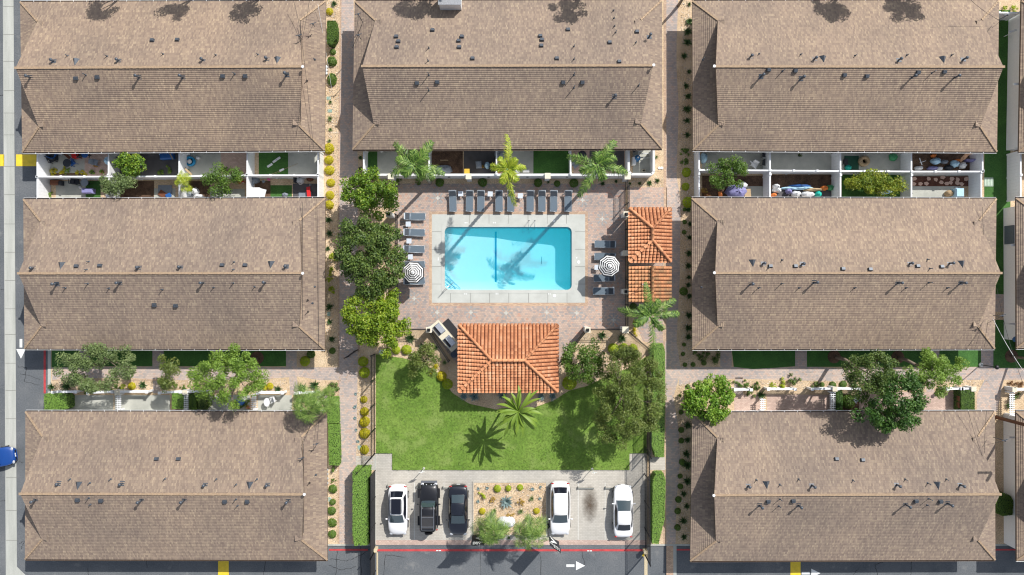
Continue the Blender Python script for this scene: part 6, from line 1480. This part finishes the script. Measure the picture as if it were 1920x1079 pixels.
# oil stain of the empty bay (a stain of the paving itself)
m, nt, N, L, b = newmat('oil_stain'); g_ = N.new('ShaderNodeTexCoord'); nz = N.new('ShaderNodeTexNoise'); nz.inputs['Scale'].default_value = 2.2; nz.inputs['Detail'].default_value = 9; nz.inputs['Roughness'].default_value = .75; L.new(g_.outputs['Object'], nz.inputs['Vector'])
gr = N.new('ShaderNodeTexGradient'); gr.gradient_type = 'SPHERICAL'; mp = N.new('ShaderNodeMapping'); L.new(g_.outputs['Object'], mp.inputs[0]); mp.inputs['Scale'].default_value = (.95,.42,1); L.new(mp.outputs[0], gr.inputs[0])
mm = N.new('ShaderNodeMath'); mm.operation = 'MULTIPLY'; L.new(gr.outputs[1], mm.inputs[0]); L.new(nz.outputs[0], mm.inputs[1]); cr = N.new('ShaderNodeValToRGB'); L.new(mm.outputs[0], cr.inputs[0])
cr.color_ramp.elements[0].position = .10; cr.color_ramp.elements[0].color = (0,0,0,1); cr.color_ramp.elements[1].position = .60; cr.color_ramp.elements[1].color = (1,1,1,1)
b.inputs['Base Color'].default_value = (0.11,0.08,0.055,1); b.inputs['Roughness'].default_value = .8; L.new(cr.outputs[0], b.inputs['Alpha'])
o = MB().add([(-1.1,-2.4,0),(1.1,-2.4,0),(1.1,2.4,0),(-1.1,2.4,0)], [(0,1,2,3)]).build('oil_stain', m, None, G(1106,945,0.018)); o['kind'] = 'structure'
def lamp(x, y, l):
    g = G(x, y); r = thing('sign_post', l, 'sign post', (g.x,g.y,K), 0, 'small white sign posts at the lawn edge'); m = MB(); m.tube([(0,0,0),(.02,.05,1.7)], .03, 8); m.build('post', M_WPAINT, r)
    m = MB(); m.obox((0.02,.06,1.5), .5,.03,.45, rx=R(-12), rz=R(8)); m.build('plate', M_WPAINT, r); m = MB(); m.lathe((0,0,0), [(.12,0),(.1,.05)], 10); m.build('foot', M_CONC2, r); return r
lamp(795,878,'small white sign post at the lower edge of the lawn above the black off roader'); lamp(1110,879,'small white sign post at the lower edge of the lawn above the empty bay')
# feather banners and the rock sign
def banner(x, y, rz, l):
    g = G(x, y); r = thing('banner', l, 'banner flag', (g.x,g.y,0), rz, 'black banners with a white chevron logo')
    m = MB(); m.tube([(0,0,0),(0,0,5.0)], [.03,.02], 8); m.build('pole', M_BLACK, r); m = MB(); m.box(-.25,-.25,0,.25,.25,.05); m.build('base', M_BLACK, r)
    m = MB(); nx, nz_ = 8, 16; w_ = 1.15; z0, z1_ = 2.35, 5.0
    vs = [(w_*i/nx, .05*math.sin(i*1.1+j*.5)*i/nx, z0+(z1_-z0)*j/nz_) for j in range(nz_+1) for i in range(nx+1)]
    m.add(vs, [(j*(nx+1)+i,j*(nx+1)+i+1,(j+1)*(nx+1)+i+1,(j+1)*(nx+1)+i) for j in range(nz_) for i in range(nx)], 0, True)
    cl = m.build('cloth', plain('banner_black', (0.012,0.013,0.018,1), .8), r)
    # nested chevron logo on both faces
    for fy in (-1,1):
        m = MB(); yo = .075*fy
        for s0 in (0,.24):
            for sg in (-1,1):
                a = (.82-s0*.9, 3.45); e = (.05+s0*.35, 3.45+sg*(.78-s0*1.15)); t = .085
                m.add([(a[0],yo,a[1]-sg*.0),(a[0]-.17,yo,a[1]),(e[0],yo,e[1]-sg*.17),(e[0],yo,e[1])], [(0,1,2,3)])
        m.build('logo', M_WPAINT, cl)
        for k, (tx, sz) in enumerate((('LIVE', .36), ('HAPPY', .36))):
            cu = bpy.data.curves.new('lettering', 'FONT'); cu.body = tx; cu.size = sz; cu.extrude = .002; cu.align_x = 'RIGHT' if fy < 0 else 'LEFT'
            ob = bpy.data.objects.new('tmp', cu); COL.objects.link(ob); bpy.context.view_layer.update(); me = bpy.data.meshes.new_from_object(ob.evaluated_get(bpy.context.evaluated_depsgraph_get()))
            bpy.data.objects.remove(ob); me.materials.clear(); me.materials.append(M_WPAINT); me.transform(Matrix.Scale(1.25, 4, (0,1,0)))
            t = link('lettering', me, cl, (1.0 if fy < 0 else .02 , yo*1.02, 4.62-k*.38)); t.rotation_euler = (R(90), 0, 0 if fy < 0 else R(180))
            if fy > 0: t.location.x = .98
    return r
banner(911.5,985.5,R(180),'black banner with white chevron logo beside the left fan palm'); banner(1026,986,R(-35),'black banner with white chevron logo below the white hatchback, turned edge on')
rs_ = random.Random(4)
m = MB(); m.ball((0,0,.25),.85,.55,.55,14,9,jit=.1,rnd=rs_); tag(m.build('rock_sign', plain('pale_rock', (0.72,0.72,0.74,1), .85, var=.08), None, G(950,976,K)), 'big white boulder sign between the two fan palms', 'boulder')
# barbecue counter, mat, bin
g = P(835,631,.95); r = thing('barbecue_counter', 'stone barbecue counter with two steel grills left of the gazebo', 'barbecue', (g.x,g.y,K), R(-50)); m = MB(); m.box(-1.55,-.45,0,1.55,.45,.88); m.build('counter', plain('counter_stone', srgb(160,152,136), .8), r)
m = MB(); m.box(-1.6,-.5,.88,1.6,.5,.95); m.build('worktop', plain('worktop', srgb(206,198,176), .6, var=.1), r)
for xx in (-.85,.62): m = MB(); m.box(xx-.52,-.40,.952,xx+.48,.38,1.02,0); m.box(xx-.48,-.36,1.02,xx+.44,-.14,1.035,1); m.box(xx-.46,-.1,1.02,xx+.42,.34,1.16,2); m.build('grill', [M_STEEL, M_BLACK, plain('grill_hood', (0.62,0.64,0.68,1), .25, .6)], r)
m = MB(); m.box(1.5,-.5,.951,1.6,.5,1.0); m.build('splash_edge', M_DARK, r)
g = G(846,621); m = MB(); m.box(-.92,-.62,0,.92,.62,.012); tag(m.build('rubber_mat', plain('rubber', (0.022,0.022,0.026,1), .9), None, G(843,619,z3), R(-50)), 'black rubber mat on the pavers before the barbecue counter', 'mat')
r = thing('litter_bin', 'round dark litter bin between the barbecue counter and the gazebo', 'bin', G(853,663,K)); m = MB(); m.lathe((0,0,0), [(.3,0),(.33,.1),(.33,.85),(.27,.95),(.12,.96)], 20); m.build('drum', plain('bin_blue', srgb(64,74,92), .5), r); m = MB(); m.lathe((0,0,.93), [(.12,0),(.12,.05),(.1,.05),(.1,.01)], 16); m.build('opening', M_BLACK, r)
# valve boxes and stepping stones
for i, (x, y, l) in enumerate(((617,185,'green valve box lid in the gravel above the first aloe'),(619,209,'green valve box lid in the gravel between the first two aloes'),(674,839,'teal valve box lid beside the lowest rosette'),(619,936,'teal valve box lid by the lower left building'),(617,589,'grey valve box lid below the dark bushes left of the trees'))):
    m = MB(); m.box(-.2,-.14,0,.2,.14,.03); m.box(-.03,-.02,.03,.03,.02,.04); tag(m.build('valve_box', plain('valve_green', srgb(132,160,150), .7), None, G(x,y,K), R(90 if i > 1 else 0)), l, 'valve box')
for x, y, l in ((1235.5,316,'left white stone disc in the gravel by the pump enclosure'),(1240.5,316,'right white stone disc in the gravel by the pump enclosure')):
    m = MB(); m.lathe((0,0,0), [(.13,0),(.14,.04),(.1,.07)], 12); tag(m.build('stone_disc', M_WPAINT, None, G(x,y,K)), l, 'stone')
for i, (x, y) in enumerate(((613,128),(613,134),(613,140),(617,79),(614,880),(614,888),(614,896),(614,905))):
    m = MB(); m.lathe((0,0,0), [(.02,0),(.14,.02),(.16,.25),(.1,.32)], 12); tag(m.build('plant_pot', plain('white_pot', (0.62,0.64,0.66,1), .6), None, G(x,y,K)), 'white pot against the building beside the left walk, %s from the top' % ORD[[3,0,1,2][0] if False else [1,2,3,0,4,5,6,7][i]], 'pot')
for x, y, l in ((685,676,'half'),(624,0,'')): pass
m = MB(); m.ball((0,0,.3),.28,.28,.28,16,10); tag(m.build('ball_lamp', plain('frost', (0.5,0.56,0.6,1), .3), None, G(717,660,K)), 'frosted ball lamp at the upper left corner of the lawn', 'lamp')
# big patch rings round alley trunks
for x, y, l in ((1563,669,'soil ring round the foot of the leaning olive tree'),(1682,670,'soil ring round the foot of the light olive tree'),(1895,668,'soil ring round the rusty pole in the shaded turf'),(483,671,'soil ring round the foot of the sprawling light tree')):
    m = MB(); m.lathe((0,0,0), [(.62,0),(.6,.02),(.3,.05),(0.0,.06)], 18); o = m.build('soil_ring', M_SOIL, None, G(x,y,z3)); o['kind'] = 'structure'
r = thing('leaning_post', 'slim pale trunk leaning right out of the turf at the right edge', 'post', G(1896,668,K)); m = MB(); m.tube([(0,0,0),(.5,-.1,1.5),(1.6,-.3,4.2)], [.14,.11,.08], 8); m.build('shaft', M_BARK, r); m = MB(); m.lathe((0,0,0), [(.2,0),(.15,.12)], 10); m.build('foot', M_SOIL, r)

# ------------------------------------------------------------------ service wires and poles
M_WIRE = plain('wire', (0.02,0.02,0.022,1), .6); M_WOOD = plain('pole_wood', srgb(96,62,44), .85, var=.25, scale=12)
g = G(1866,782); r = thing('utility_pole', 'tall brown wooden utility pole leaning out of view at the right edge', 'utility pole', (g.x,g.y,0)); m = MB(); m.tube([(0,0,0),(0,0,10.5)], [.17,.12], 12); m.build('pole', M_WOOD, r)
m = MB(); m.box(-1.2,-.06,9.4,1.2,.06,9.55); m.build('crossarm', M_WOOD, r)
for xx in (-1.1,-.5,.5,1.1): m = MB(); m.lathe((xx,0,9.55), [(.04,0),(.06,.06),(.03,.14)], 8); m.build('insulator', M_GUT, r)
def wire(l, a, b, sag=.3, rad=.014, mat=None):
    A, B = P(*a), P(*b); m = MB(); n = 14; pts = []
    for i in range(n+1): t = i/n; p = A.lerp(B, t); p.z -= sag*4*t*(1-t); pts.append(p-A)
    m.tube(pts, rad, 5); return tag(m.build('service_wire', mat or M_WIRE, None, A), l, 'wire', 'overhead service wires')
wire('pale cable from the middle right roof mast down past the blue parasol',(1861,596,4.0),(1925,705,7.5),.2,.02,M_GUT)
wire('dark cable crossing the alley above the folded blue parasol',(1869,540,3.5),(1922,730,8),.3)
wire('thin cable along the right end of the upper left roof',(549,-5,4.4),(567,75,4.6),.1); wire('second thin cable meeting it at the upper left roof mast',(581,-5,4.4),(567,72,4.6),.1)
wire('cable running down the right hip of the upper left roof',(566,76,4.6),(588,280,3.3),.1); wire('cable along the gable edge of the upper left roof',(563,38,4.3),(564,235,4.1),.02,.02)
wire('cable from the roof end across the left bed shrubs',(596,8,3.5),(623,175,1.2),.1,.012,M_GUT)
wire('cable along the right end of the middle left roof, left strand',(567,380,3.4),(567,600,4.0),.05,.018); wire('cable along the right end of the middle left roof, right strand',(594,374,3.2),(598,655,2.9),.05)
wire('cable along the right end of the lower left roof, left strand',(592,775,3.2),(569,830,4.2),.05,.02); wire('cable along the right end of the lower left roof, right strand',(569,833,4.2),(569,1000,3.9),.05,.02); wire('thin cable over the corner of the lower left roof',(600,760,3.6),(594,832,3.8),.05)
wire('cable from the top centre mast to the walk lamp',(680,42,4.9),(661,90,3.0),.05,.02); wire('long cable looping over the right hip of the upper right roof',(1873,38,4.2),(1812,-8,6),.2)
wire('left long cable over the lower right roof to the mast',(1815,770,3.4),(1842,855,4.0),.1); wire('right long cable over the lower right roof to the mast',(1850,770,3.6),(1846,865,4.0),.1)
wire('cable beside the middle right mast, left strand',(1842,388,3.4),(1845,440,3.9),.05); wire('cable down from the middle right mast',(1853,600,3.9),(1846,652,3.2),.05)

# ------------------------------------------------------------------ patio clutter
C_ = dict(blue=plain('c_blue', srgb(36,92,160), .5), cyan=plain('c_cyan', srgb(30,140,190), .4), red=plain('c_red', srgb(206,34,36), .5), white=plain('c_white', (0.72,0.73,0.74,1), .5), grey=plain('c_grey', srgb(126,134,144), .6), dark=plain('c_dark', srgb(42,46,54), .6),
          brown=plain('c_brown', srgb(112,66,44), .7), teal=plain('c_teal', srgb(30,176,160), .5), orange=plain('c_orange', srgb(230,130,60), .6), tan=plain('c_tan', srgb(176,152,118), .8), lilac=plain('c_lilac', srgb(132,130,176), .7), pink=plain('c_pink', srgb(220,110,160), .5), terra=plain('c_terra', srgb(168,98,66), .8), green=plain('c_green', srgb(70,150,100), .6), pale=plain('c_pale', srgb(170,206,226), .6))
def chair(x, y, rz, c, l):
    r = thing('patio_chair', l, 'chair', G(x,y,z3), R(rz)); m = MB(); m.obox((0,0,.43),.48,.46,.04); m.build('seat', C_[c], r); m = MB(); m.obox((0,.24,.7),.48,.05,.5, rx=R(-12)); m.build('backrest', C_[c], r)
    for a in (-1,1):
        m = MB(); m.obox((a*.25,0,.62),.05,.46,.04); m.obox((a*.25,-.2,.32),.04,.04,.6); m.build('armrest', C_[c], r)
        for b in (-1,1): m = MB(); m.tube([(a*.2,b*.19,.42),(a*.22,b*.22,0)], .02, 6); m.build('leg', C_[c], r)
    return r
def rtable(x, y, rad, c, l, sq=1.0, h=.72):
    r = thing('patio_table', l, 'table', G(x,y,z3)); m = MB(); m.lathe((0,0,h-.03), [(rad*.97,0),(rad,.015),(rad*.97,.03)], 24); o = m.build('table_top', C_[c], r); o.scale = (sq,1,1); m = MB(); m.tube([(0,0,0),(0,0,h-.03)], .04, 8); m.build('column', C_['dark'], r)
    m = MB(); [m.bar((0,0,.04),(rad*.6*math.cos(a),rad*.6*math.sin(a),.02),.05) for a in (0,1.57,3.14,4.71)]; m.build('foot', C_['dark'], r); return r
def bench(x, y, w_, d, h, c, rz, l, nm='storage_box', cat='storage box'):
    r = thing(nm, l, cat, G(x,y,z3), R(rz)); m = MB(); m.box(-w_/2,-d/2,0,w_/2,d/2,h*.82); m.build('body', C_[c], r); m = MB(); m.add([(-w_/2-.02,-d/2-.02,h*.82),(w_/2+.02,-d/2-.02,h*.82),(w_/2+.02,d/2+.02,h*.82),(-w_/2-.02,d/2+.02,h*.82),(-w_/2+.05,-d/2+.06,h),(w_/2-.05,-d/2+.06,h),(w_/2-.05,d/2-.06,h),(-w_/2+.05,d/2-.06,h)],[(4,5,6,7),(0,1,5,4),(1,2,6,5),(2,3,7,6),(3,0,4,7)]); m.build('lid', C_[c], r); return r
def pot(x, y, rad, c, l, pk='lfresh', grp=None):
    r = thing('plant_pot', l, 'potted plant', G(x,y,z3), 0, grp); m = MB(); m.lathe((0,0,0), [(rad*.7,0),(rad,rad*1.5),(rad*1.05,rad*1.6),(rad*.85,rad*1.5)], 14); m.build('pot', C_[c], r)
    me = proto((pk, 1)); o = link('foliage', me, r, (0,0,rad*1.3)); o.scale = (rad*3.0,)*3; return r
def heap(x, y, rx_, ry_, rz_, c, l, seed=0, nm='covered_heap', cat='tarp'):
    rn = random.Random(seed); m = MB(); m.ball((0,0,rz_*.4), rx_, ry_, rz_, 14, 8, jit=.16, rnd=rn); return tag(m.build(nm, C_[c], None, G(x,y,z3)), l, cat)
def sack(x, y, r_, c, l, seed=0): return heap(x, y, r_, r_*.8, r_*.9, c, l, seed, 'bag', 'bag')
def board(x, y, w_, d, c, rz, l, z=.1, nm='board', cat='board', t=.04):
    m = MB(); m.obox((0,0,z), w_, d, t); m.obox((0,0,z+t*.5+.003), w_*.8, d*.12, .006); return tag(m.build(nm, C_[c], None, G(x,y,z3), R(rz)), l, cat)
def ring(x, y, R_, r_, h, c, l, nm, cat, core=None):
    r = thing(nm, l, cat, G(x,y,z3)); m = MB(); m.lathe((0,0,0), [(R_*.95,0),(R_,h*.5),(R_*.97,h),(r_*1.05,h),(r_,h*.5),(r_*.95,.05)], 24); m.build('rim', C_[c], r); m = MB(); m.lathe((0,0,0.03), [(r_*.99,0),(r_*.99,.02)], 24); m.build('inside', C_[core or 'dark'], r); return r
# upper left patio, first cell
bench(96,296,1.5,.6,.6,'dark',0,'dark bench against the wall in the upper left corner patio'); chair(107,294,160,'blue','blue chair in the upper left corner patio'); chair(104,302,20,'dark','dark chair in the upper left corner patio')
board(119,289.5,.55,.3,'white',-20,'white striped board under the eave of the upper left patio',.5); board(131,294,.75,.25,'brown',-40,'brown plank under the eave of the upper left patio',.3)
bench(148,293,.6,.5,.6,'red',10,'small red box under the eave of the first patio'); rtable(169,293,.32,'blue','small blue table under the eave of the first patio'); chair(158,293,200,'dark','dark chair left of the small blue table')
rtable(136,309,.38,'dark','dark barbecue table in the middle of the first patio'); chair(143,307,-60,'blue','navy chair beside the dark barbecue table'); pot(177,325,.18,'dark','dark pot by the wall in the first patio'); pot(183,312,.15,'terra','terracotta pot in the tiled half of the first patio','lgold'); pot(195,324,.16,'terra','terracotta pot in the wall corner of the first patio','lfresh')
chair(185,307,80,'grey','grey wire chair in the tiled half of the first patio')
# lower-left first cell
bench(110,344,.9,.42,.5,'brown',0,'brown bench at the wall of the lower first patio'); bench(119,345,.3,.4,.5,'dark',0,'dark stool box beside the brown bench'); chair(143,342,0,'dark','dark chair at the wall of the lower first patio'); chair(151,343,5,'dark','second dark chair beside the round grey table'); rtable(168.5,345,.36,'grey','round grey patio table in the lower first patio'); bench(171,360,1.0,.45,.6,'lilac',0,'pale lilac storage bench in the lower first patio')
sack(153,352,.16,'white','small white bag on the slab below the dark chairs',1); heap(212,368,.5,.3,.4,'white','white covered heap under the dusty olive tree',2)
# second cell
heap(208,303,.33,.38,.5,'pale','pale crumpled cover right of the first divider',3); heap(213,314,.35,.22,.3,'white','white cover below the pale crumpled one',4); chair(222,300,30,'dark','dark chair beside the pale crumpled cover'); bench(312,290,.8,.3,.5,'pale',0,'pale box under the eave near the blue sofa'); bench(318,295,1.2,.55,.6,'blue',5,'dark blue sofa in the shaded second patio','outdoor_sofa','sofa')
board(333,296,.9,.08,'tan',-62,'tan stick leaning on the white divider',1.2); board(307,365,.75,.55,'brown',-35,'brown square board on the slab above the middle left roof'); board(319,368,.5,.4,'blue',25,'blue and white framed picture lying above the middle left roof',.2); board(311,358,1.3,1.0,'grey',0,'grey mat in the patio below the dark soil',.03)
# third cell
ring(359.5,304,.47,.28,.32,'cyan','round blue paddling pool tub in the third upper left patio','paddling_pool','paddling pool'); rtable(361,305.5,.2,'white','small white round stool standing in the blue tub',1.0,.5); sack(373,297,.2,'white','white bag right of the blue tub',5); heap(353,290,.3,.2,.4,'white','white heap above the blue tub',6); bench(347,293,.25,.5,.7,'dark',0,'dark box between the divider and the blue tub')
board(353,317,1.1,.13,'tan',-42,'tan plank below the blue tub pointing to the fence',.7); board(366,327,.8,.16,'tan',-42,'second tan plank resting on the white fence',1.2); heap(356,365,.75,.3,.3,'grey','grey covered barbecue above the middle left roof',7); heap(370,360,.3,.35,.5,'white','white heap left of the open branched tree',8); heap(374,369,.5,.2,.3,'white','white crumpled bags above the roof edge left of the tree',9)
chair(455,340,15,'red','red chair against the divider beside the open branched tree'); sack(457,343,.08,'white','tiny white bag on the red chair',10)
# fourth cell
for i, (x, y, rz) in enumerate(((507,311,33),(516,303,33),(523,298,33))): board(x, y+0, .55 if i == 0 else .4,.2,'white',rz,'white folded mat on the clean slab, %s from the left' % ORD[i],.03)
r = thing('pool_net', 'long handled net lying across the turf and slab patio', 'net', G(534-10,322,z3), R(22)); m = MB(); m.tube([(-1.2,0,.06),(1.9,0,.06)], .015, 6); m.tube([(-1.2,-.12,.06),(0.3,-.1,.06)], .012, 6); m.build('handle', C_['tan'], r); m = MB(); m.obox((0.3,0,.09),.45,.18,.04); m.build('net_head', C_['white'], r)
heap(478,339,.55,.35,.45,'grey','grey folded garden furniture by the divider',11); board(480,346,.7,.25,'grey',65,'grey slatted chair frame standing by the divider',.7); board(497,342,.25,.25,'grey',30,'small grey square on the bare soil',.3); sack(505,337,.17,'pink','small pink bag below the long fence',12); board(484,364,1.0,.95,'white',0,'large white square table top above the roof edge',.75,'patio_table','table'); board(496,365,.75,.85,'white',-15,'white sheet beside the large white table top',.7)
heap(565,340,.38,.35,.5,'white','white armchair with dark seat by the fence, second cell from the walk',13,'armchair','armchair'); chair(563,341,90,'dark','dark seat beside the white armchair'); heap(582,337,.35,.2,.25,'brown','heap of brown sticks right of the white armchair',14); board(581.5,362,.35,1.0,'red',5,'red kayak shaped seat at the roof edge','' or .35,'toy_boat','toy'); sack(583,347,.13,'grey','small grey bag above the red toy',15); heap(536,366,.3,.2,.15,'grey','small grey heap on the lower turf',16)
board(573,366,1.2,.5,'grey',0,'row of grey slabs left of the red toy',.05)
# pool wall patios
heap(834,319,.75,.42,.5,'grey','covered grey grill behind the pool wall next to the left palm',20,'covered_grill','grill'); board(834,303,.75,.06,'tan',0,'tan stick above the covered grey grill',.5); bench(898,311,.5,.6,.6,'grey',5,'small grey side unit with pots in the dark patio'); pot(898,308,.1,'green','small green pot on the grey side unit'); pot(904,314,.12,'terra','terracotta pot right of the grey side unit','lgold'); heap(914,312,.25,.32,.5,'pale','pale armchair in the dark patio',21,'armchair','armchair'); chair(922,311,-80,'dark','dark wicker chair beside the pale armchair')
heap(938,290,.5,.65,.35,'grey','blue grey mattress left of the yellow palm crown',22,'mattress','mattress'); heap(933.5,322,.2,.2,.3,'orange','orange toy in the wall corner under the yellow palm',23,'toy','toy'); heap(968,323,.38,.18,.5,'white','white rounded box on the wall right of the yellow palm',24); bench(986,323,.6,.22,.6,'white',0,'white flat box behind the pool wall'); sack(716,284,.18,'white','white bag under the eave left of the first palm',25)
chair(1078,312,40,'grey','folded grey chair left of the rightmost palm'); rtable(1090,294,.4,'dark','dark table in the shade above the rightmost palm')
# upper right patios
heap(1317,298,.28,.5,.7,'pale','pale covered item against the fence of the first right patio',30); chair(1410,311,-30,'white','white swing chair in the first right patio'); board(1407,312,.9,.1,'white',-55,'white curved bar beside the swing chair',.6); chair(1430,292,90,'dark','dark bicycle seat chair at the right wall of the first patio'); chair(1430,308,80,'dark','second dark chair at the right wall of the first patio'); 
heap(1377,362,.95,.75,.9,'lilac','big lilac covered furniture heap under the olive tree',31); heap(1388,349,.6,.3,.6,'white','white tarp on the lilac heap',32); pot(1317,360,.2,'terra','terracotta pot in the fenced corner, upper of two','lgold'); pot(1322,367,.22,'terra','terracotta pot in the fenced corner, lower of two','lbrown'); board(1399,364,.6,.8,'tan',5,'pale slatted crate right of the lilac heap',.3,'crate','crate'); board(1348,366,.35,.5,'orange',10,'orange board left of the lilac heap',.3)
pot(1497,293,.12,'dark','lone dark pot in the bare concrete patio','ldark')
ring(1616.5,304,.5,.2,.4,'tan','round stone fire ring on green matting','fire_ring','fire pit'); heap(1588,316,.32,.25,.3,'teal','bright teal bucket at the wall of the fire ring patio',33,'bucket','bucket'); sheet('green_mat', [(1582,293,1609,319)], z4, plain('mat_green', srgb(40,84,66), .9)); chair(1580,306,90,'dark','dark chair at the left wall of the fire ring patio'); heap(1672,296,.4,.35,.3,'green','faint green coiled hose heap in the fire ring patio',34,'hose','hose')
for i, (x, y, a, b_, c, q) in enumerate(((1452,352,.3,.3,.6,'white'),(1454,358,.4,.25,.5,'white'),(1486,354,1.2,.16,.3,'pale'),(1497,350,1.0,.14,.4,'blue'),(1505,354,.8,.16,.4,'pale'),(1476,360,.3,.25,.4,'lilac'),(1490,365,.45,.3,.4,'white'),(1512,366,.6,.3,.4,'white'),(1522,357,.9,.18,.4,'tan'),(1448,367,.25,.2,.4,'orange'),(1531,366,.3,.3,.4,'teal'),(1543,354,.35,.22,.4,'orange'),(1554,353,.35,.25,.4,'green'))):
    heap(x, y, a, b_, c, q, '%s in the crowded patio junk pile, %s' % ({'white':'white box','pale':'long pale blue roll','blue':'blue rolled tarp','lilac':'lilac and white bundle','tan':'dry palm husk','orange':'orange dried bunch','teal':'green wire basket','green':'green plastic trug'}[q], 'piece %s from the left' % ORD[[0,2,4,5,7,3,6,8,9,1,10,11,12][i]]), 40+i, 'clutter', 'junk')
for i, (x, y, a, b_, c, q) in enumerate(((1750,304,.42,.32,.5,'pale'),(1767,305,.3,.2,.4,'grey'),(1785,309,.35,.35,.5,'pale'),(1800,312,.28,.32,.5,'white'),(1745,317,.5,.18,.4,'lilac'),(1757,318,.3,.18,.4,'white'),(1776,316,.45,.25,.3,'dark'),(1817,303,.7,.16,.6,'lilac'),(1747,293,.2,.2,.3,'orange'),(1719,317,.35,.22,.4,'white'),(1789,303,.15,.15,.5,'orange'))):
    heap(x, y, a, b_, c, q, 'bagged item among covered furniture in the last upper right patio, %s' % (ORD[i]+' of the pile: '+q), 60+i, 'covered_item', 'covered furniture')
board(1718,306,.7,.06,'white',-70,'thin white hoop stick in the last upper right patio',.6); board(1723,306,.6,.05,'white',20,'thin white rod crossing the hoop stick',.5)
rn = random.Random(9)
for i, (x, y) in enumerate(((1713,336),(1711,345),(1724,345),(1740,336),(1735,345),(1753,337),(1766,333),(1764,343),(1774,344.5),(1783,336),(1781,343),(1794,337),(1793,344),(1801,345.5),(1810,336.5))):
    m = MB(); k = rn.randint(5,6); m.prism([(.24*rn.uniform(.7,1.2)*math.cos(a*6.283/k), .2*rn.uniform(.7,1.2)*math.sin(a*6.283/k)) for a in range(k)], 0, .04); tag(m.build('flagstone', plain('pinkstone', srgb(206,174,156), .8, var=.1), None, G(x,y,z3)), 'pinkish flagstone set in the red mulch strip, %s from the left' % ORD[i], 'flagstone', 'flagstones in the red mulch')
bench(1789,364,.75,.8,.8,'pale',0,'pale covered grill in the lower mulch patio','covered_grill','grill'); heap(1776,364,.4,.3,.35,'tan','stack of tan firewood left of the pale covered grill',80,'firewood','firewood'); sack(1791,354,.15,'white','small white item above the pale covered grill',81)
heap(1655,361,.65,.22,.4,'pale','pale blue folded chair at the edge of the citrus thicket',82); chair(1699,360,90,'dark','dark chair in the shade right of the citrus thicket')
# lower patios
rtable(506,752,.40,'white','white oval table on the concrete patio at lower left',.72); chair(515,748,-70,'white','white wire chair right of the oval table'); heap(452,754,.42,.36,.4,'blue','navy blue ball cover under the sprawling tree',90,'exercise_ball','ball'); pot(467,763,.15,'pink','small pink flower pot left of the slatted rail','lgold')
heap(1411,771,.5,.12,.4,'white','white box at the eave of the first lower right patio',91); heap(1382,772,.3,.12,.4,'white','small white item at the eave of the first lower right patio',92); chair(1791,745,90,'brown','dark brown chair in the shade left of the clipped hedge, upper'); chair(1791,757,90,'brown','dark brown chair in the shade left of the clipped hedge, lower')
chair(1600,748,40,'grey','grey chair in the deeply shaded right patio')
# black lamp post that casts the long thin shade on the right walk
for x, y, x2, y2, l in ((1837,684,1868,689,'black lamp post with white head leaning over the right walk'),):
    g = G(x,y); r = thing('lamp_post', l, 'lamp post', (g.x,g.y,K)); d = P(x2,y2,3.0)-g; m = MB(); m.tube([(0,0,0),(d.x*.5,d.y*.5,1.6),(d.x,d.y,3.0)], [.05,.04,.03], 8); m.build('post', M_BLACK, r); m = MB(); m.lathe((0,0,0), [(.2,0),(.2,.12),(.1,.2)], 12); m.build('base', M_WPAINT, r); m = MB(); m.ball((d.x,d.y,3.0),.2,.2,.12,12,7); m.build('lantern', M_BLACK, r)
